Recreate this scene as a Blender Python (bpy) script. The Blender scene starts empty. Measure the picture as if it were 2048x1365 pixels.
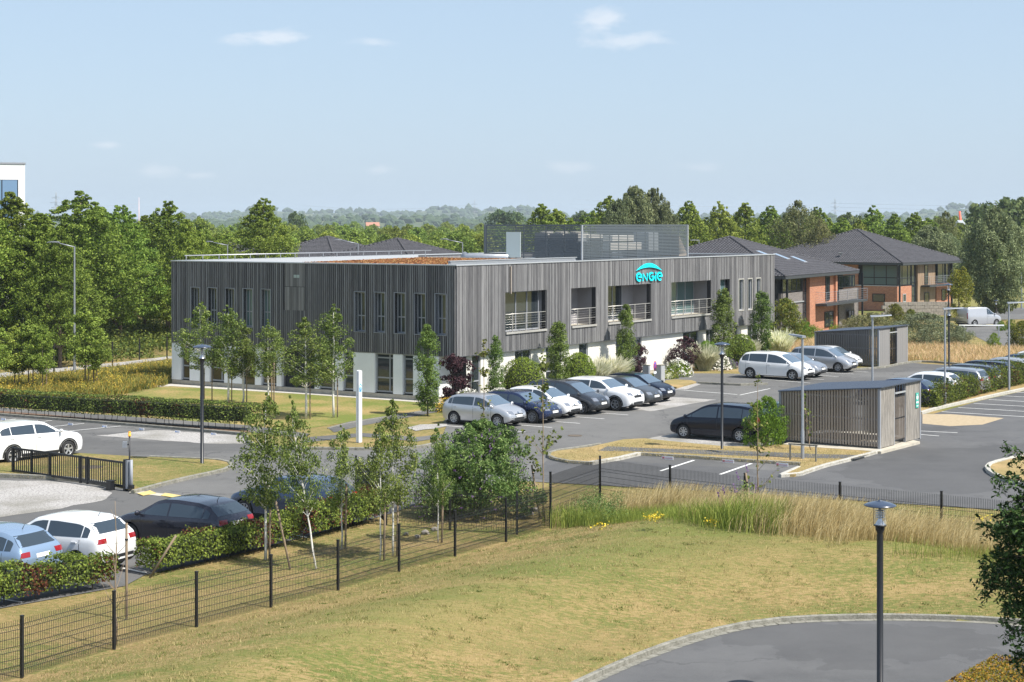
import bpy, bmesh, math, random
import numpy as np
from mathutils import Vector, Matrix, geometry
from mathutils.bvhtree import BVHTree
R = math.radians
HAZE = .00013
rnd = random.Random(7)
scene = bpy.context.scene
col = scene.collection

# ------------------------------------------------------------------ camera
F, H, HY, CX = 3500.0, 9.7, 448.0, 1024.0      # focal length and horizon in photo pixels, eye height in metres
cam = bpy.data.objects.new('camera', bpy.data.cameras.new('camera'))
col.objects.link(cam)
cam.location = (0, 0, H); cam.rotation_euler = (R(90), 0, 0)
cam.data.sensor_width = 36; cam.data.lens = 36 * F / 2048
cam.data.shift_y = -(682.5 - HY) / 2048
cam.data.clip_start = 0.5; cam.data.clip_end = 20000
scene.camera = cam

# ------------------------------------------------------------------ light
SUN_AZ, SUN_EL = R(-32.4), R(53)
sdir = Vector((math.cos(SUN_AZ) * math.cos(SUN_EL), math.sin(SUN_AZ) * math.cos(SUN_EL), math.sin(SUN_EL)))
sun = bpy.data.objects.new('sun', bpy.data.lights.new('sun', 'SUN'))
col.objects.link(sun)
sun.data.energy = 4.5; sun.data.angle = R(0.53); sun.data.color = (1, 0.95, 0.87)
sun.rotation_euler = sdir.to_track_quat('Z', 'Y').to_euler(); sun.location = (30, -20, 60)
scene.view_settings.view_transform = 'Standard'; scene.view_settings.look = 'None'
scene.view_settings.gamma = 1; scene.view_settings.use_curve_mapping = False
scene.view_settings.exposure = 0.76
w = bpy.data.worlds.new('World'); scene.world = w; w.use_nodes = True
nt = w.node_tree; N = nt.nodes; Lk = nt.links
bg = N['Background']; bg.inputs['Strength'].default_value = 0.086
sky = N.new('ShaderNodeTexSky'); sky.sky_type = 'NISHITA'; sky.sun_disc = False
sky.sun_elevation = SUN_EL; sky.sun_rotation = math.atan2(sdir.x, sdir.y)
sky.air_density = 1.0; sky.dust_density = 1.2; sky.ozone_density = 1.0; sky.altitude = 50
def mth(nt, op, a, b=None, c=None, clamp=False):
    n = nt.nodes.new('ShaderNodeMath'); n.operation = op; n.use_clamp = clamp
    for i, v in enumerate((a, b, c)):
        if v is None: continue
        if isinstance(v, (int, float)): n.inputs[i].default_value = v
        else: nt.links.new(v, n.inputs[i])
    return n.outputs[0]
tc = N.new('ShaderNodeTexCoord'); sp = N.new('ShaderNodeSeparateXYZ'); Lk.new(tc.outputs['Generated'], sp.inputs[0])
ysafe = mth(nt, 'MAXIMUM', sp.outputs[1], 0.02)
gx = mth(nt, 'DIVIDE', sp.outputs[0], ysafe); gz = mth(nt, 'DIVIDE', sp.outputs[2], ysafe)
cmb = N.new('ShaderNodeCombineXYZ'); Lk.new(gx, cmb.inputs[0]); Lk.new(gz, cmb.inputs[1])
mp = N.new('ShaderNodeMapping'); mp.inputs['Scale'].default_value = (42, 120, 1); Lk.new(cmb.outputs[0], mp.inputs[0])
nz = N.new('ShaderNodeTexNoise'); nz.inputs['Scale'].default_value = 1.0; nz.inputs['Detail'].default_value = 7; nz.inputs['Roughness'].default_value = .62
Lk.new(mp.outputs[0], nz.inputs['Vector'])
tot = None
for (cx_, cy_, rx, ry, st) in ((535, 75, 100, 18, .6), (1192, 40, 60, 28, .62), (1245, 80, 100, 22, .5), (752, 86, 60, 10, .4), (218, 290, 45, 10, .4), (318, 345, 60, 16, .3), (1130, 335, 70, 14, .3), (760, 340, 40, 12, .3), (1400, 335, 60, 12, .2), (400, 350, 50, 9, .3)):
    ex = mth(nt, 'DIVIDE', mth(nt, 'SUBTRACT', gx, (cx_ - CX) / F), rx / F)
    ez = mth(nt, 'DIVIDE', mth(nt, 'SUBTRACT', gz, (HY - cy_) / F), ry / F)
    d = mth(nt, 'SQRT', mth(nt, 'ADD', mth(nt, 'MULTIPLY', ex, ex), mth(nt, 'MULTIPLY', ez, ez)))
    f = mth(nt, 'SUBTRACT', 1.0, d)
    f = mth(nt, 'ADD', f, mth(nt, 'MULTIPLY', mth(nt, 'SUBTRACT', nz.outputs[0], 0.5), 3.2))
    f = mth(nt, 'MULTIPLY', f, 1.1, clamp=True)
    f = mth(nt, 'MULTIPLY', f, mth(nt, 'MULTIPLY', mth(nt, 'SUBTRACT', 1.7, d, clamp=True), st * .8))
    tot = f if tot is None else mth(nt, 'MAXIMUM', tot, f)
tot = mth(nt, 'MULTIPLY', tot, mth(nt, 'GREATER_THAN', sp.outputs[1], 0.05))
pale = N.new('ShaderNodeMix'); pale.data_type = 'RGBA'; Lk.new(mth(nt, 'MULTIPLY', mth(nt, 'SUBTRACT', 1.0, mth(nt, 'MULTIPLY', sp.outputs[2], .45), clamp=True), .70), pale.inputs['Factor'])
Lk.new(sky.outputs[0], pale.inputs['A']); pale.inputs['B'].default_value = (3.75, 4.9, 6.4, 1)
cm = N.new('ShaderNodeMix'); cm.data_type = 'RGBA'
Lk.new(tot, cm.inputs['Factor']); Lk.new(pale.outputs['Result'], cm.inputs['A']); cm.inputs['B'].default_value = (6.9, 7.0, 7.3, 1)
Lk.new(cm.outputs['Result'], bg.inputs['Color'])

# ------------------------------------------------------------------ object helpers
def G(px, py, z=0.0):
    "world point where the photo's pixel meets height z"
    d = F * (H - z) / (py - HY)
    return Vector(((px - CX) * d / F, d, z))
def AT(px, py, d):
    return Vector(((px - CX) * d / F, d, H - (py - HY) * d / F))
def tag(o, label=None, cat=None, group=None, kind=None):
    if label: o['label'] = label
    if cat: o['category'] = cat
    if group: o['group'] = group
    if kind: o['kind'] = kind
    return o
def E(name, loc=(0, 0, 0), rz=0.0, label=None, cat=None, group=None, kind=None):
    o = bpy.data.objects.new(name, None); o.location = loc; o.rotation_euler = (0, 0, rz)
    o.empty_display_size = .3
    col.objects.link(o); return tag(o, label, cat, group, kind)
def O(name, me, parent=None, loc=None, rz=None, mats=None, **kw):
    o = bpy.data.objects.new(name, me); col.objects.link(o)
    if parent is not None: o.parent = parent
    if loc is not None: o.location = loc
    if rz is not None: o.rotation_euler = (0, 0, rz)
    if mats and not len(me.materials):
        for m in mats: me.materials.append(m)
    return tag(o, **kw)
def kids(o): return [c for c in bpy.data.objects if c.parent == o]
KID = {}
def remember(root):
    "cache the tree under a finished thing, so that copying is quick"
    ch = {}
    for o in bpy.data.objects:
        if o.parent is not None: ch.setdefault(o.parent.name, []).append(o)
    KID[root.name] = ch
def dup(root, loc, rz=None, scale=None, label=None, group=None):
    if root.name not in KID: remember(root)
    ch = KID[root.name]
    def rec(o, par):
        c = o.copy(); col.objects.link(c); c.parent = par
        for k in ch.get(o.name, ()): rec(k, c)
        return c
    r = rec(root, None); r.location = loc
    if rz is not None: r.rotation_euler = (0, 0, rz)
    if scale is not None: r.scale = (scale,) * 3 if isinstance(scale, (int, float)) else scale
    if label: r['label'] = label
    if group: r['group'] = group
    return r

class MB:
    "collects simple shapes into one mesh"
    def __init__(s): s.v = []; s.f = []; s.m = []; s.sm = []
    def add(s, vs, fs, m=0, smooth=False):
        b = len(s.v); s.v += [tuple(v) for v in vs]
        for f in fs: s.f.append(tuple(i + b for i in f)); s.m.append(m); s.sm.append(smooth)
        return s
    def box(s, a, b, m=0, M=None):
        x0, y0, z0 = (min(a[i], b[i]) for i in range(3)); x1, y1, z1 = (max(a[i], b[i]) for i in range(3))
        vs = [(x0, y0, z0), (x1, y0, z0), (x1, y1, z0), (x0, y1, z0), (x0, y0, z1), (x1, y0, z1), (x1, y1, z1), (x0, y1, z1)]
        if M is not None: vs = [M @ Vector(v) for v in vs]
        return s.add(vs, [(0, 3, 2, 1), (4, 5, 6, 7), (0, 1, 5, 4), (1, 2, 6, 5), (2, 3, 7, 6), (3, 0, 4, 7)], m)
    def tube(s, pts, rad, n=6, m=0, smooth=True, cap=True):
        pts = [Vector(p) for p in pts]
        if not hasattr(rad, '__len__'): rad = [rad] * len(pts)
        vs = []; fs = []
        for i, p in enumerate(pts):
            t = (pts[min(i + 1, len(pts) - 1)] - pts[max(i - 1, 0)])
            t = t.normalized() if t.length > 1e-9 else Vector((0, 0, 1))
            u = t.cross(Vector((0, 0, 1))) if abs(t.z) < .95 else t.cross(Vector((1, 0, 0)))
            u.normalize(); w_ = t.cross(u)
            for k in range(n):
                a = 2 * math.pi * (k + .5) / n
                vs.append(p + (u * math.cos(a) + w_ * math.sin(a)) * rad[i])
        for i in range(len(pts) - 1):
            for k in range(n):
                a = i * n + k; b = i * n + (k + 1) % n
                fs.append((a, a + n, b + n, b))
        if cap: fs.append(tuple(range(n))); fs.append(tuple(range(len(vs) - 1, len(vs) - 1 - n, -1)))
        return s.add(vs, fs, m, smooth)
    def lathe(s, prof, c=(0, 0, 0), n=16, m=0, smooth=True, axis='z'):
        vs = []; fs = []
        for (r, z) in prof:
            for k in range(n):
                a = 2 * math.pi * k / n
                p = (r * math.cos(a), r * math.sin(a), z) if axis == 'z' else (r * math.cos(a), z, -r * math.sin(a))
                vs.append((p[0] + c[0], p[1] + c[1], p[2] + c[2]))
        for i in range(len(prof) - 1):
            for k in range(n):
                a = i * n + k; b = i * n + (k + 1) % n
                fs.append((a, b, b + n, a + n))
        return s.add(vs, fs, m, smooth)
    def prism(s, poly, z0, z1, m=0, bottom=False):
        n = len(poly)
        P = [Vector((p[0], p[1], 0)) for p in poly]
        if sum(P[i].x * P[(i + 1) % n].y - P[(i + 1) % n].x * P[i].y for i in range(n)) < 0: P.reverse()
        vs = [(p.x, p.y, z1) for p in P]
        tr = geometry.tessellate_polygon([P])
        fs = []
        for t in tr:
            a, b, c = (P[i] for i in t)
            cr = (b - a).cross(c - a).z
            if abs(cr) < 1e-9: continue
            fs.append(tuple(t) if cr > 0 else tuple(reversed(t)))
        s.add(vs, fs, m)
        if z0 < z1:
            vs = [(p.x, p.y, z1) for p in P] + [(p.x, p.y, z0) for p in P]
            s.add(vs, [(i, i + n, (i + 1) % n + n, (i + 1) % n) for i in range(n)], m)
        return s
    def mesh(s, name, mats=()):
        me = bpy.data.meshes.new(name); me.from_pydata(s.v, [], s.f)
        for m in mats: me.materials.append(m)
        me.polygons.foreach_set('material_index', s.m); me.polygons.foreach_set('use_smooth', s.sm)
        me.update(); return me
    def obj(s, name, mats, parent=None, loc=None, rz=None, **kw):
        return O(name, s.mesh(name, mats if isinstance(mats, (list, tuple)) else [mats]), parent, loc, rz, **kw)

def npmesh(name, V, nper, mats=()):
    "V (N*nper,3): N separate faces with nper corners"
    V = np.ascontiguousarray(V, dtype=np.float32).reshape(-1, 3); nv = len(V); nf = nv // nper
    me = bpy.data.meshes.new(name)
    me.vertices.add(nv); me.vertices.foreach_set('co', V.ravel())
    me.loops.add(nv); me.loops.foreach_set('vertex_index', np.arange(nv, dtype=np.int32))
    me.polygons.add(nf); me.polygons.foreach_set('loop_start', np.arange(0, nv, nper, dtype=np.int32))
    me.update(calc_edges=True)
    for m in mats: me.materials.append(m)
    return me

# ------------------------------------------------------------------ materials
MAT = {}
def M(name, c1, c2=None, scale=3.0, rough=.6, metal=0.0, spec=.4, bump=0.0, bscale=None, coat=0.0, coord='pos', c3=None, stretch=(1, 1, 1), detail=6, island=0.0, lo=.35, hi=.65, big=None, transl=0.0, emit=None, fine=None):
    if name in MAT: return MAT[name]
    m = bpy.data.materials.new(name); m.use_nodes = True; t = m.node_tree; n = t.nodes; l = t.links
    b = n['Principled BSDF']
    b.inputs['Roughness'].default_value = rough; b.inputs['Metallic'].default_value = metal
    b.inputs['Specular IOR Level'].default_value = spec
    b.inputs['Base Color'].default_value = (*c1, 1)
    if coat: b.inputs['Coat Weight'].default_value = coat; b.inputs['Coat Roughness'].default_value = .03
    geo = n.new('ShaderNodeNewGeometry'); vec = geo.outputs['Position']
    if coord == 'obj': tcn = n.new('ShaderNodeTexCoord'); vec = tcn.outputs['Object']
    mpn = n.new('ShaderNodeMapping'); mpn.inputs['Scale'].default_value = stretch; l.new(vec, mpn.inputs[0]); vec = mpn.outputs[0]
    colr = None
    if c2 is not None:
        nz = n.new('ShaderNodeTexNoise'); nz.inputs['Scale'].default_value = scale; nz.inputs['Detail'].default_value = detail; nz.inputs['Roughness'].default_value = .65
        l.new(vec, nz.inputs['Vector']); fac = nz.outputs[0]
        if fine:
            nf = n.new('ShaderNodeTexNoise'); nf.inputs['Scale'].default_value = fine[0]; nf.inputs['Detail'].default_value = 3
            l.new(vec, nf.inputs['Vector'])
            fac = mth(t, 'ADD', fac, mth(t, 'MULTIPLY', mth(t, 'SUBTRACT', nf.outputs[0], .5), fine[1]))
        if island:
            fac = mth(t, 'ADD', mth(t, 'MULTIPLY', fac, 1 - island), mth(t, 'MULTIPLY', geo.outputs['Random Per Island'], island))
        rp = n.new('ShaderNodeValToRGB'); l.new(fac, rp.inputs[0])
        rp.color_ramp.elements[0].position = lo; rp.color_ramp.elements[0].color = (*c1, 1)
        rp.color_ramp.elements[1].position = hi; rp.color_ramp.elements[1].color = (*c2, 1)
        if c3 is not None:
            e = rp.color_ramp.elements.new((lo + hi) / 2); e.color = (*c3, 1)
        colr = rp.outputs[0]
        if big:
            nb = n.new('ShaderNodeTexNoise'); nb.inputs['Scale'].default_value = big[0]; nb.inputs['Detail'].default_value = 4; l.new(vec, nb.inputs['Vector'])
            r2 = n.new('ShaderNodeValToRGB'); l.new(nb.outputs[0], r2.inputs[0])
            r2.color_ramp.elements[0].position = big[3] if len(big) > 3 else .4; r2.color_ramp.elements[1].position = big[4] if len(big) > 4 else .6
            mx = n.new('ShaderNodeMix'); mx.data_type = 'RGBA'; l.new(mth(t, 'MULTIPLY', r2.outputs[0], big[2]), mx.inputs['Factor']); l.new(colr, mx.inputs['A']); mx.inputs['B'].default_value = (*big[1], 1)
            colr = mx.outputs['Result']
        l.new(colr, b.inputs['Base Color'])
    if bump:
        bn = n.new('ShaderNodeTexNoise'); bn.inputs['Scale'].default_value = bscale or scale * 4; bn.inputs['Detail'].default_value = 5
        l.new(vec, bn.inputs['Vector'])
        bp = n.new('ShaderNodeBump'); bp.inputs['Strength'].default_value = bump; bp.inputs['Distance'].default_value = .05; l.new(bn.outputs[0], bp.inputs['Height']); l.new(bp.outputs[0], b.inputs['Normal'])
    if transl:
        tr = n.new('ShaderNodeBsdfTranslucent'); ms = n.new('ShaderNodeMixShader'); ms.inputs[0].default_value = transl
        if colr is not None: l.new(colr, tr.inputs[0])
        else: tr.inputs[0].default_value = (*c1, 1)
        out = n['Material Output']; l.new(b.outputs[0], ms.inputs[1]); l.new(tr.outputs[0], ms.inputs[2]); l.new(ms.outputs[0], out.inputs[0])
    if emit: b.inputs['Emission Color'].default_value = (*emit[0], 1); b.inputs['Emission Strength'].default_value = emit[1]
    m.diffuse_color = (*c1, 1)
    MAT[name] = m; return m
def leafvar(name, a, b_, scale, rough, **kw):
    new = name not in MAT; m = M(name, a, b_, scale, rough, **kw)
    if new:
        t = m.node_tree; n = t.nodes; l = t.links; b = n['Principled BSDF']; src = b.inputs['Base Color'].links[0].from_socket
        oi = n.new('ShaderNodeObjectInfo'); hs_ = n.new('ShaderNodeHueSaturation'); l.new(src, hs_.inputs['Color'])
        l.new(mth(t, 'ADD', mth(t, 'MULTIPLY', oi.outputs['Random'], .34), .84), hs_.inputs['Value'])
        l.new(mth(t, 'ADD', mth(t, 'MULTIPLY', mth(t, 'FRACT', mth(t, 'MULTIPLY', oi.outputs['Random'], 7.3)), .035), .478), hs_.inputs['Hue'])
        for k in list(src.links):
            if k.to_node != hs_: l.new(hs_.outputs[0], k.to_socket)
    return m
def leafM(name, a, b_, c=None, isl=.7, tr=.3, lo=.2, hi=.8, rough=.6, scale=.6):
    return leafvar(name, a, b_, scale, rough, spec=.15, c3=c, island=isl, transl=tr, lo=lo, hi=hi, detail=3)

asphalt = M('asphalt', (.104, .103, .101), (.148, .146, .141), .35, .9, spec=.25, bump=.3, bscale=60, big=(.09, (.165, .163, .158), .5), fine=(38, .7))
asphalt_new = M('asphalt_dark', (.082, .082, .084), (.116, .116, .116), .5, .85, spec=.3, bump=.3, bscale=70, fine=(45, .6), big=(.13, (.128, .128, .13), .45))
gravel = M('pale_gravel', (.12, .115, .11), (.50, .48, .46), 11, .95, bump=1.0, bscale=22, big=(.45, (.20, .19, .16), .75, .45, .7), lo=.25, hi=.62, fine=(30, .8))
white_paint = M('road_paint', (.72, .72, .70), (.5, .5, .48), 5, .7, lo=.45, hi=.8)
yellow_paint = M('yellow_paint', (.72, .52, .14), (.5, .4, .2), 6, .7)
lawn = M('dry_lawn', (.34, .25, .115), (.135, .16, .044), .28, .95, spec=.1, bump=1.0, bscale=26, lo=.34, hi=.62, big=(.10, (.30, .225, .10), .5, .45, .6), fine=(7, 1.0), c3=(.24, .20, .075), stretch=(.7, 1.6, 1))
lawn_green = M('green_lawn', (.34, .25, .11), (.15, .18, .045), .28, .95, spec=.1, bump=.6, bscale=26, lo=.35, hi=.6, fine=(8, .6))
straw_ground = M('straw_ground', (.42, .30, .15), (.26, .20, .09), 1.2, .95, spec=.1, bump=.8, bscale=25, fine=(14, .7), big=(.25, (.20, .19, .07), .45))
field = M('field', (.20, .19, .06), (.36, .28, .13), .02, .95, spec=.1, fine=(.5, .4), big=(.004, (.09, .13, .035), .7))
mulch = M('mulch', (.10, .06, .04), (.22, .14, .09), 6, .95, bump=1, bscale=20)
sand = M('sand_path', (.44, .35, .23), (.34, .27, .17), 5, .95, bump=.5, bscale=30)
kerb_m = M('concrete_kerb', (.27, .26, .225), (.16, .155, .125), 5, .85, bump=.4, bscale=30, fine=(25, .5))
kerb_w = M('pale_kerb', (.50, .48, .43), (.36, .35, .31), 5, .85, bump=.4, bscale=30)
bark = M('bark', (.10, .075, .055), (.2, .16, .12), 8, .9, bump=.8, bscale=30, coord='obj', stretch=(1, 1, .3))
birch_bark = M('birch_bark', (.10, .09, .08), (.66, .64, .60), 5, .8, coord='obj', stretch=(1, 1, 5), lo=.33, hi=.42)
wood_stake = M('stake_wood', (.30, .22, .14), (.20, .16, .12), 6, .85, coord='obj', stretch=(4, 4, .6))
def crackify(m, k=.62):
    t = m.node_tree; n = t.nodes; l = t.links; b = n['Principled BSDF']; src = b.inputs['Base Color'].links[0].from_socket
    geo = n.new('ShaderNodeNewGeometry'); nz = n.new('ShaderNodeTexNoise'); nz.inputs['Scale'].default_value = .9; nz.inputs['Detail'].default_value = 4; l.new(geo.outputs['Position'], nz.inputs['Vector'])
    ad = n.new('ShaderNodeVectorMath'); ad.operation = 'ADD'; sc_ = n.new('ShaderNodeVectorMath'); sc_.operation = 'SCALE'; sc_.inputs['Scale'].default_value = 2.2; l.new(nz.outputs['Color'], sc_.inputs[0]); l.new(geo.outputs['Position'], ad.inputs[0]); l.new(sc_.outputs[0], ad.inputs[1])
    vo = n.new('ShaderNodeTexVoronoi'); vo.feature = 'DISTANCE_TO_EDGE'; vo.inputs['Scale'].default_value = .13; l.new(ad.outputs[0], vo.inputs['Vector'])
    crack = mth(t, 'LESS_THAN', vo.outputs['Distance'], .0045)
    st = n.new('ShaderNodeTexNoise'); st.inputs['Scale'].default_value = 1.3; st.inputs['Detail'].default_value = 6; l.new(geo.outputs['Position'], st.inputs['Vector'])
    spot = mth(t, 'MULTIPLY', mth(t, 'SUBTRACT', st.outputs[0], .565, clamp=True), 3.2, clamp=True)
    vp = n.new('ShaderNodeTexVoronoi'); vp.inputs['Scale'].default_value = .11; l.new(ad.outputs[0], vp.inputs['Vector'])
    sx = n.new('ShaderNodeSeparateColor'); l.new(vp.outputs['Color'], sx.inputs[0])
    patch_ = mth(t, 'MULTIPLY', mth(t, 'GREATER_THAN', sx.outputs[0], .70), .30)
    f = mth(t, 'MAXIMUM', mth(t, 'MULTIPLY', crack, k), mth(t, 'MAXIMUM', mth(t, 'MULTIPLY', spot, .55), patch_))
    mx = n.new('ShaderNodeMix'); mx.data_type = 'RGBA'; l.new(f, mx.inputs['Factor']); l.new(src, mx.inputs['A']); mx.inputs['B'].default_value = (.05, .05, .052, 1); l.new(mx.outputs['Result'], b.inputs['Base Color'])
crackify(asphalt); crackify(asphalt_new, .35)
steel_black = M('black_steel', (.012, .013, .016), rough=.42, spec=.5)
steel_grey = M('grey_steel', (.42, .43, .45), rough=.4, metal=.6)
galv = M('galvanised', (.36, .38, .41), (.30, .32, .35), 4, rough=.45, metal=.5, coord='obj')
rubber = M('rubber', (.018, .018, .019), rough=.8)
plastic_dark = M('dark_plastic', (.02, .021, .023), rough=.55)
white_panel = M('white_panel', (.84, .86, .88), (.80, .82, .84), 2, .45, spec=.4)
concrete = M('concrete', (.50, .46, .38), (.38, .35, .29), 3, .9, bump=.4)
frame_grey = M('frame_grey', (.29, .305, .335), rough=.5)
dark_inside = M('dark_interior', (.03, .032, .036), rough=.9)
# ================================================================== GROUND
def poly(pts, z=0.0): return [G(x, y, z).xy for (x, y) in pts]
def sheet(name, pts, mat, z, kind='structure', world=False, **kw):
    P = pts if world else poly(pts)
    return MB().prism(P, z, z).obj(name, mat, kind=kind, **kw)
MB().prism([(-4200, -150), (4200, -150), (4200, 6000), (-4200, 6000)], -.03, -.03).obj('terrain', field, kind='structure')
MB().prism([(-60, 10), (75, 10), (90, 190), (-60, 190)], -.02, -.02).obj('grass_ground', lawn, kind='structure')
# car park
cp = [(-350, 800), (0, 832), (250, 851), (490, 870), (500, 893), (560, 897), (640, 899), (760, 900), (840, 897), (880, 885), (893, 852),
      (890, 838), (1260, 757), (1300, 748), (1400, 747), (1478, 748), (1560, 745), (1640, 741), (1760, 737), (1812, 725), (1850, 728), (1905, 731), (2150, 745),
      (2150, 762), (2048, 779), (1957, 799), (1869, 819), (1840, 828), (2300, 830), (2500, 1052), (2048, 1023), (1700, 1001), (1400, 982), (1110, 966), (1035, 962), (960, 975),
      (860, 998), (790, 1025), (700, 1050), (480, 1108), (290, 1150), (250, 1172), (0, 1217), (-400, 1300)]
sheet('car_park_asphalt', cp, asphalt, 0.0)
sheet('car_park_lane', [(1097, 918), (1280, 925), (1600, 945), (1700, 925), (1765, 905), (1840, 884), (1900, 862), (2000, 838), (2300, 832), (2500, 1050), (2048, 1022), (1700, 1000.5), (1400, 981.5), (1110, 965.5), (1060, 955)], asphalt_new, .004)
sheet('right_car_park', [(1840, 836), (1960, 802), (2050, 782), (2300, 770), (2300, 832), (2000, 838), (1900, 862), (1840, 884)], asphalt_new, .0045)
sheet('sandy_patch', [(1845, 829), (1900, 829), (2008, 837), (1965, 850), (1900, 853), (1845, 848)], sand, .008)
# gravel patches
def ragged(P, amp=.12, seed=1, step=.5):
    r = random.Random(seed); out = []
    for i in range(len(P)):
        a = Vector(P[i]); b = Vector(P[(i + 1) % len(P)]); n = max(1, int((b - a).length / step))
        for k in range(n):
            p = a.lerp(b, k / n); out.append(p + Vector((r.uniform(-amp, amp), r.uniform(-amp, amp))))
    return out
sheet('gravel_patch', ragged(poly([(195, 872), (310, 860), (490, 872), (489, 888), (415, 888), (330, 882)])), gravel, .006, world=True)
sheet('gravel_patch', ragged(poly([(-100, 960), (60, 962), (160, 967), (228, 985), (200, 1003), (90, 1022), (0, 1036), (-120, 1050)]), seed=2), gravel, .006, world=True)
sheet('gravel_patch', ragged(poly([(1235, 817), (1290, 800), (1345, 795), (1430, 800), (1302, 823)]), .1, 3), gravel, .006, world=True)
sheet('gravel_patch', ragged(poly([(1285, 880), (1320, 873), (1345, 868), (1520, 880), (1560, 890), (1500, 897), (1400, 893)]), .1, 4), gravel, .006, world=True)
sheet('gravel_patch', ragged(poly([(812, 856), (838, 850), (890, 848), (893, 853), (870, 858), (830, 862)]), .1, 5), gravel, .006, world=True)
sheet('cobbled_patch', poly([(1352, 778), (1392, 767), (1402, 769), (1372, 780)]), gravel, .010, world=True)
sheet('left_gravel_path', [(-60, 752), (60, 741), (150, 733), (250, 724), (345, 712), (345, 717), (250, 730), (150, 741), (60, 749), (-60, 762)], gravel, .0)
# lawns
sheet('office_lawn', [(230, 800), (300, 780), (335, 771), (600, 787), (900, 808), (897, 817), (659, 850), (560, 866), (500, 860), (350, 838)], lawn_green, -.010)
sheet('gravel_strip', [(255, 772.5), (344, 768), (600, 784), (885, 804), (900, 806), (900, 809), (600, 788), (344, 772.5), (260, 776)], M('pale_chippings', (.52, .49, .44), (.38, .36, .33), 6, .95), -.004)
sheet('footpath', [(655, 855), (700, 843), (800, 828), (897, 812), (897, 820), (820, 834), (720, 852), (668, 865)], asphalt, -.006)
sheet('footpath', [(620, 874), (724, 866), (835, 874), (890, 868), (890, 874), (835, 883), (724, 873), (600, 886)], asphalt, -.0055)
sheet('footpath', [(-200, 800), (0, 815), (200, 829), (500, 851), (620, 868), (610, 876), (480, 862), (200, 838), (0, 823), (-200, 808)], asphalt, -.0045)
sheet('mulch_strip', [(-200, 806), (0, 822), (250, 842), (500, 862), (492, 870), (250, 850), (0, 831), (-200, 815)], mulch, .0)
def stripe(a, b, wid=.1, z=.0145, mb=None, world=False):
    A = Vector(a) if world else G(*a).xy; B = Vector(b) if world else G(*b).xy
    n = (B - A).normalized(); p = Vector((-n.y, n.x)) * wid / 2
    mb.prism([A + p, B + p, B - p, A - p], z, z); return mb
def line(a, b, wid=.1, name='parking_line', mat=None, z=.0145):
    mb = MB(); stripe(a, b, wid, z, mb)
    mb.obj(name, mat or white_paint, kind='structure')
bdir = Vector((.549, .836)); adir = Vector((-.836, .549))
def line_dir(p, d, L0, wid=.1, z=.0145):
    A = G(*p).xy; mb = MB(); stripe(A, A + d.normalized() * L0, wid, z, mb, True); mb.obj('parking_line', white_paint, kind='structure')
for p in ((1050.6, 864.8), (1104, 856), (1159.8, 847.7), (1208.6, 838.7), (1256.2, 830.8)): line_dir(p, adir, 5.0)
line((1340, 779), (1475, 790), .12); line((1480, 791), (1540, 778), .1)
line((1500, 757), (1620, 767), .1)
for p in ((1648, 760), (1678, 754), (1707, 749), (1737, 745)): line_dir(p, adir, 4.6)
for a, b in (((1321, 943), (1388, 921.5)), ((1440, 950), (1503, 928))): line(a, b, .13)
for a, b in (((0, 842), (32, 839)), ((62, 846.5), (104, 842)), ((94, 855), (168, 848)), ((128, 864), (242, 853))): line(a, b, .1)
for (x, y) in ((1915, 866.5), (1878, 873)): line((1832, y - 4), (x, y), .11)
for i in range(11):
    P0 = G(1868, 826).xy + Vector((.0, .0)) + bdir * (2.5 * i + .6); 
    mb = MB(); stripe(P0 - adir * .2, P0 - adir * 5.2, .12, .0145, mb, True); mb.obj('parking_line', white_paint, kind='structure')
for a, b in (((-20, 1195), (45, 1206)), ((235, 1135), (292, 1147)), ((560, 1066), (615, 1076))): line(a, b, .1)
for (a, b, c_, d) in (((275, 989), (300, 983), (312, 988), (286, 993)), ((322, 993), (330, 988), (362, 993), (352, 998))):
    MB().prism(poly([a, b, c_, d]), .02, .035).obj('speed_bump', yellow_paint, kind='structure')
MB().prism(poly([(262, 981), (500, 1008), (480, 1012), (258, 986)]), .004, .0165).obj('gate_track', concrete, kind='structure')
# raised grass islands
ISL = {
 'i1': [(-150, 905), (0, 905), (110, 913), (150, 910), (265, 917), (430, 924), (455, 928), (464, 934), (458, 940), (430, 947), (350, 964), (268, 986), (258, 981), (165, 962), (0, 953), (-150, 940)],
 'i2': [(1096, 914), (1104, 907), (1180, 898), (1200, 893), (1245, 883), (1290, 881), (1345, 887), (1440, 896), (1500, 898), (1560, 893), (1600, 896), (1760, 905), (1700, 921), (1640, 936), (1592, 955), (1566, 954), (1595, 939), (1600, 931), (1480, 924), (1380, 917), (1278, 911), (1230, 921), (1180, 929), (1130, 926), (1100, 918)],
 'i3': [(1973, 942), (1980, 933), (2010, 925), (2050, 915), (2200, 900), (2300, 990), (2100, 985), (2048, 976), (2010, 963), (1985, 952)],
 'i4': [(1318, 775), (1330, 764), (1350, 762), (1385, 764), (1395, 767), (1355, 778)],
}
def inset(P, d):
    n = len(P); P = [Vector(p) for p in P]; A = sum(P[i].x * P[(i + 1) % n].y - P[(i + 1) % n].x * P[i].y for i in range(n)); s_ = 1 if A > 0 else -1; out = []
    for i in range(n):
        t = (P[(i + 1) % n] - P[i - 1]).normalized(); out.append(P[i] + Vector((-t.y, t.x)) * d * s_)
    return out
for k, p in ISL.items():
    MB().prism(inset(poly(p), .07), 0, .1).obj('grass_island', straw_ground if k in ('i2', 'i4', 'i3') else lawn, kind='structure')
MB().prism(ragged(poly([(1380, 741), (1500, 744), (1500, 700), (1400, 700), (1360, 712), (1340, 744)]), .1, 2), -.018, -.008).obj('planting_bed', straw_ground, kind='structure')
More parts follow.
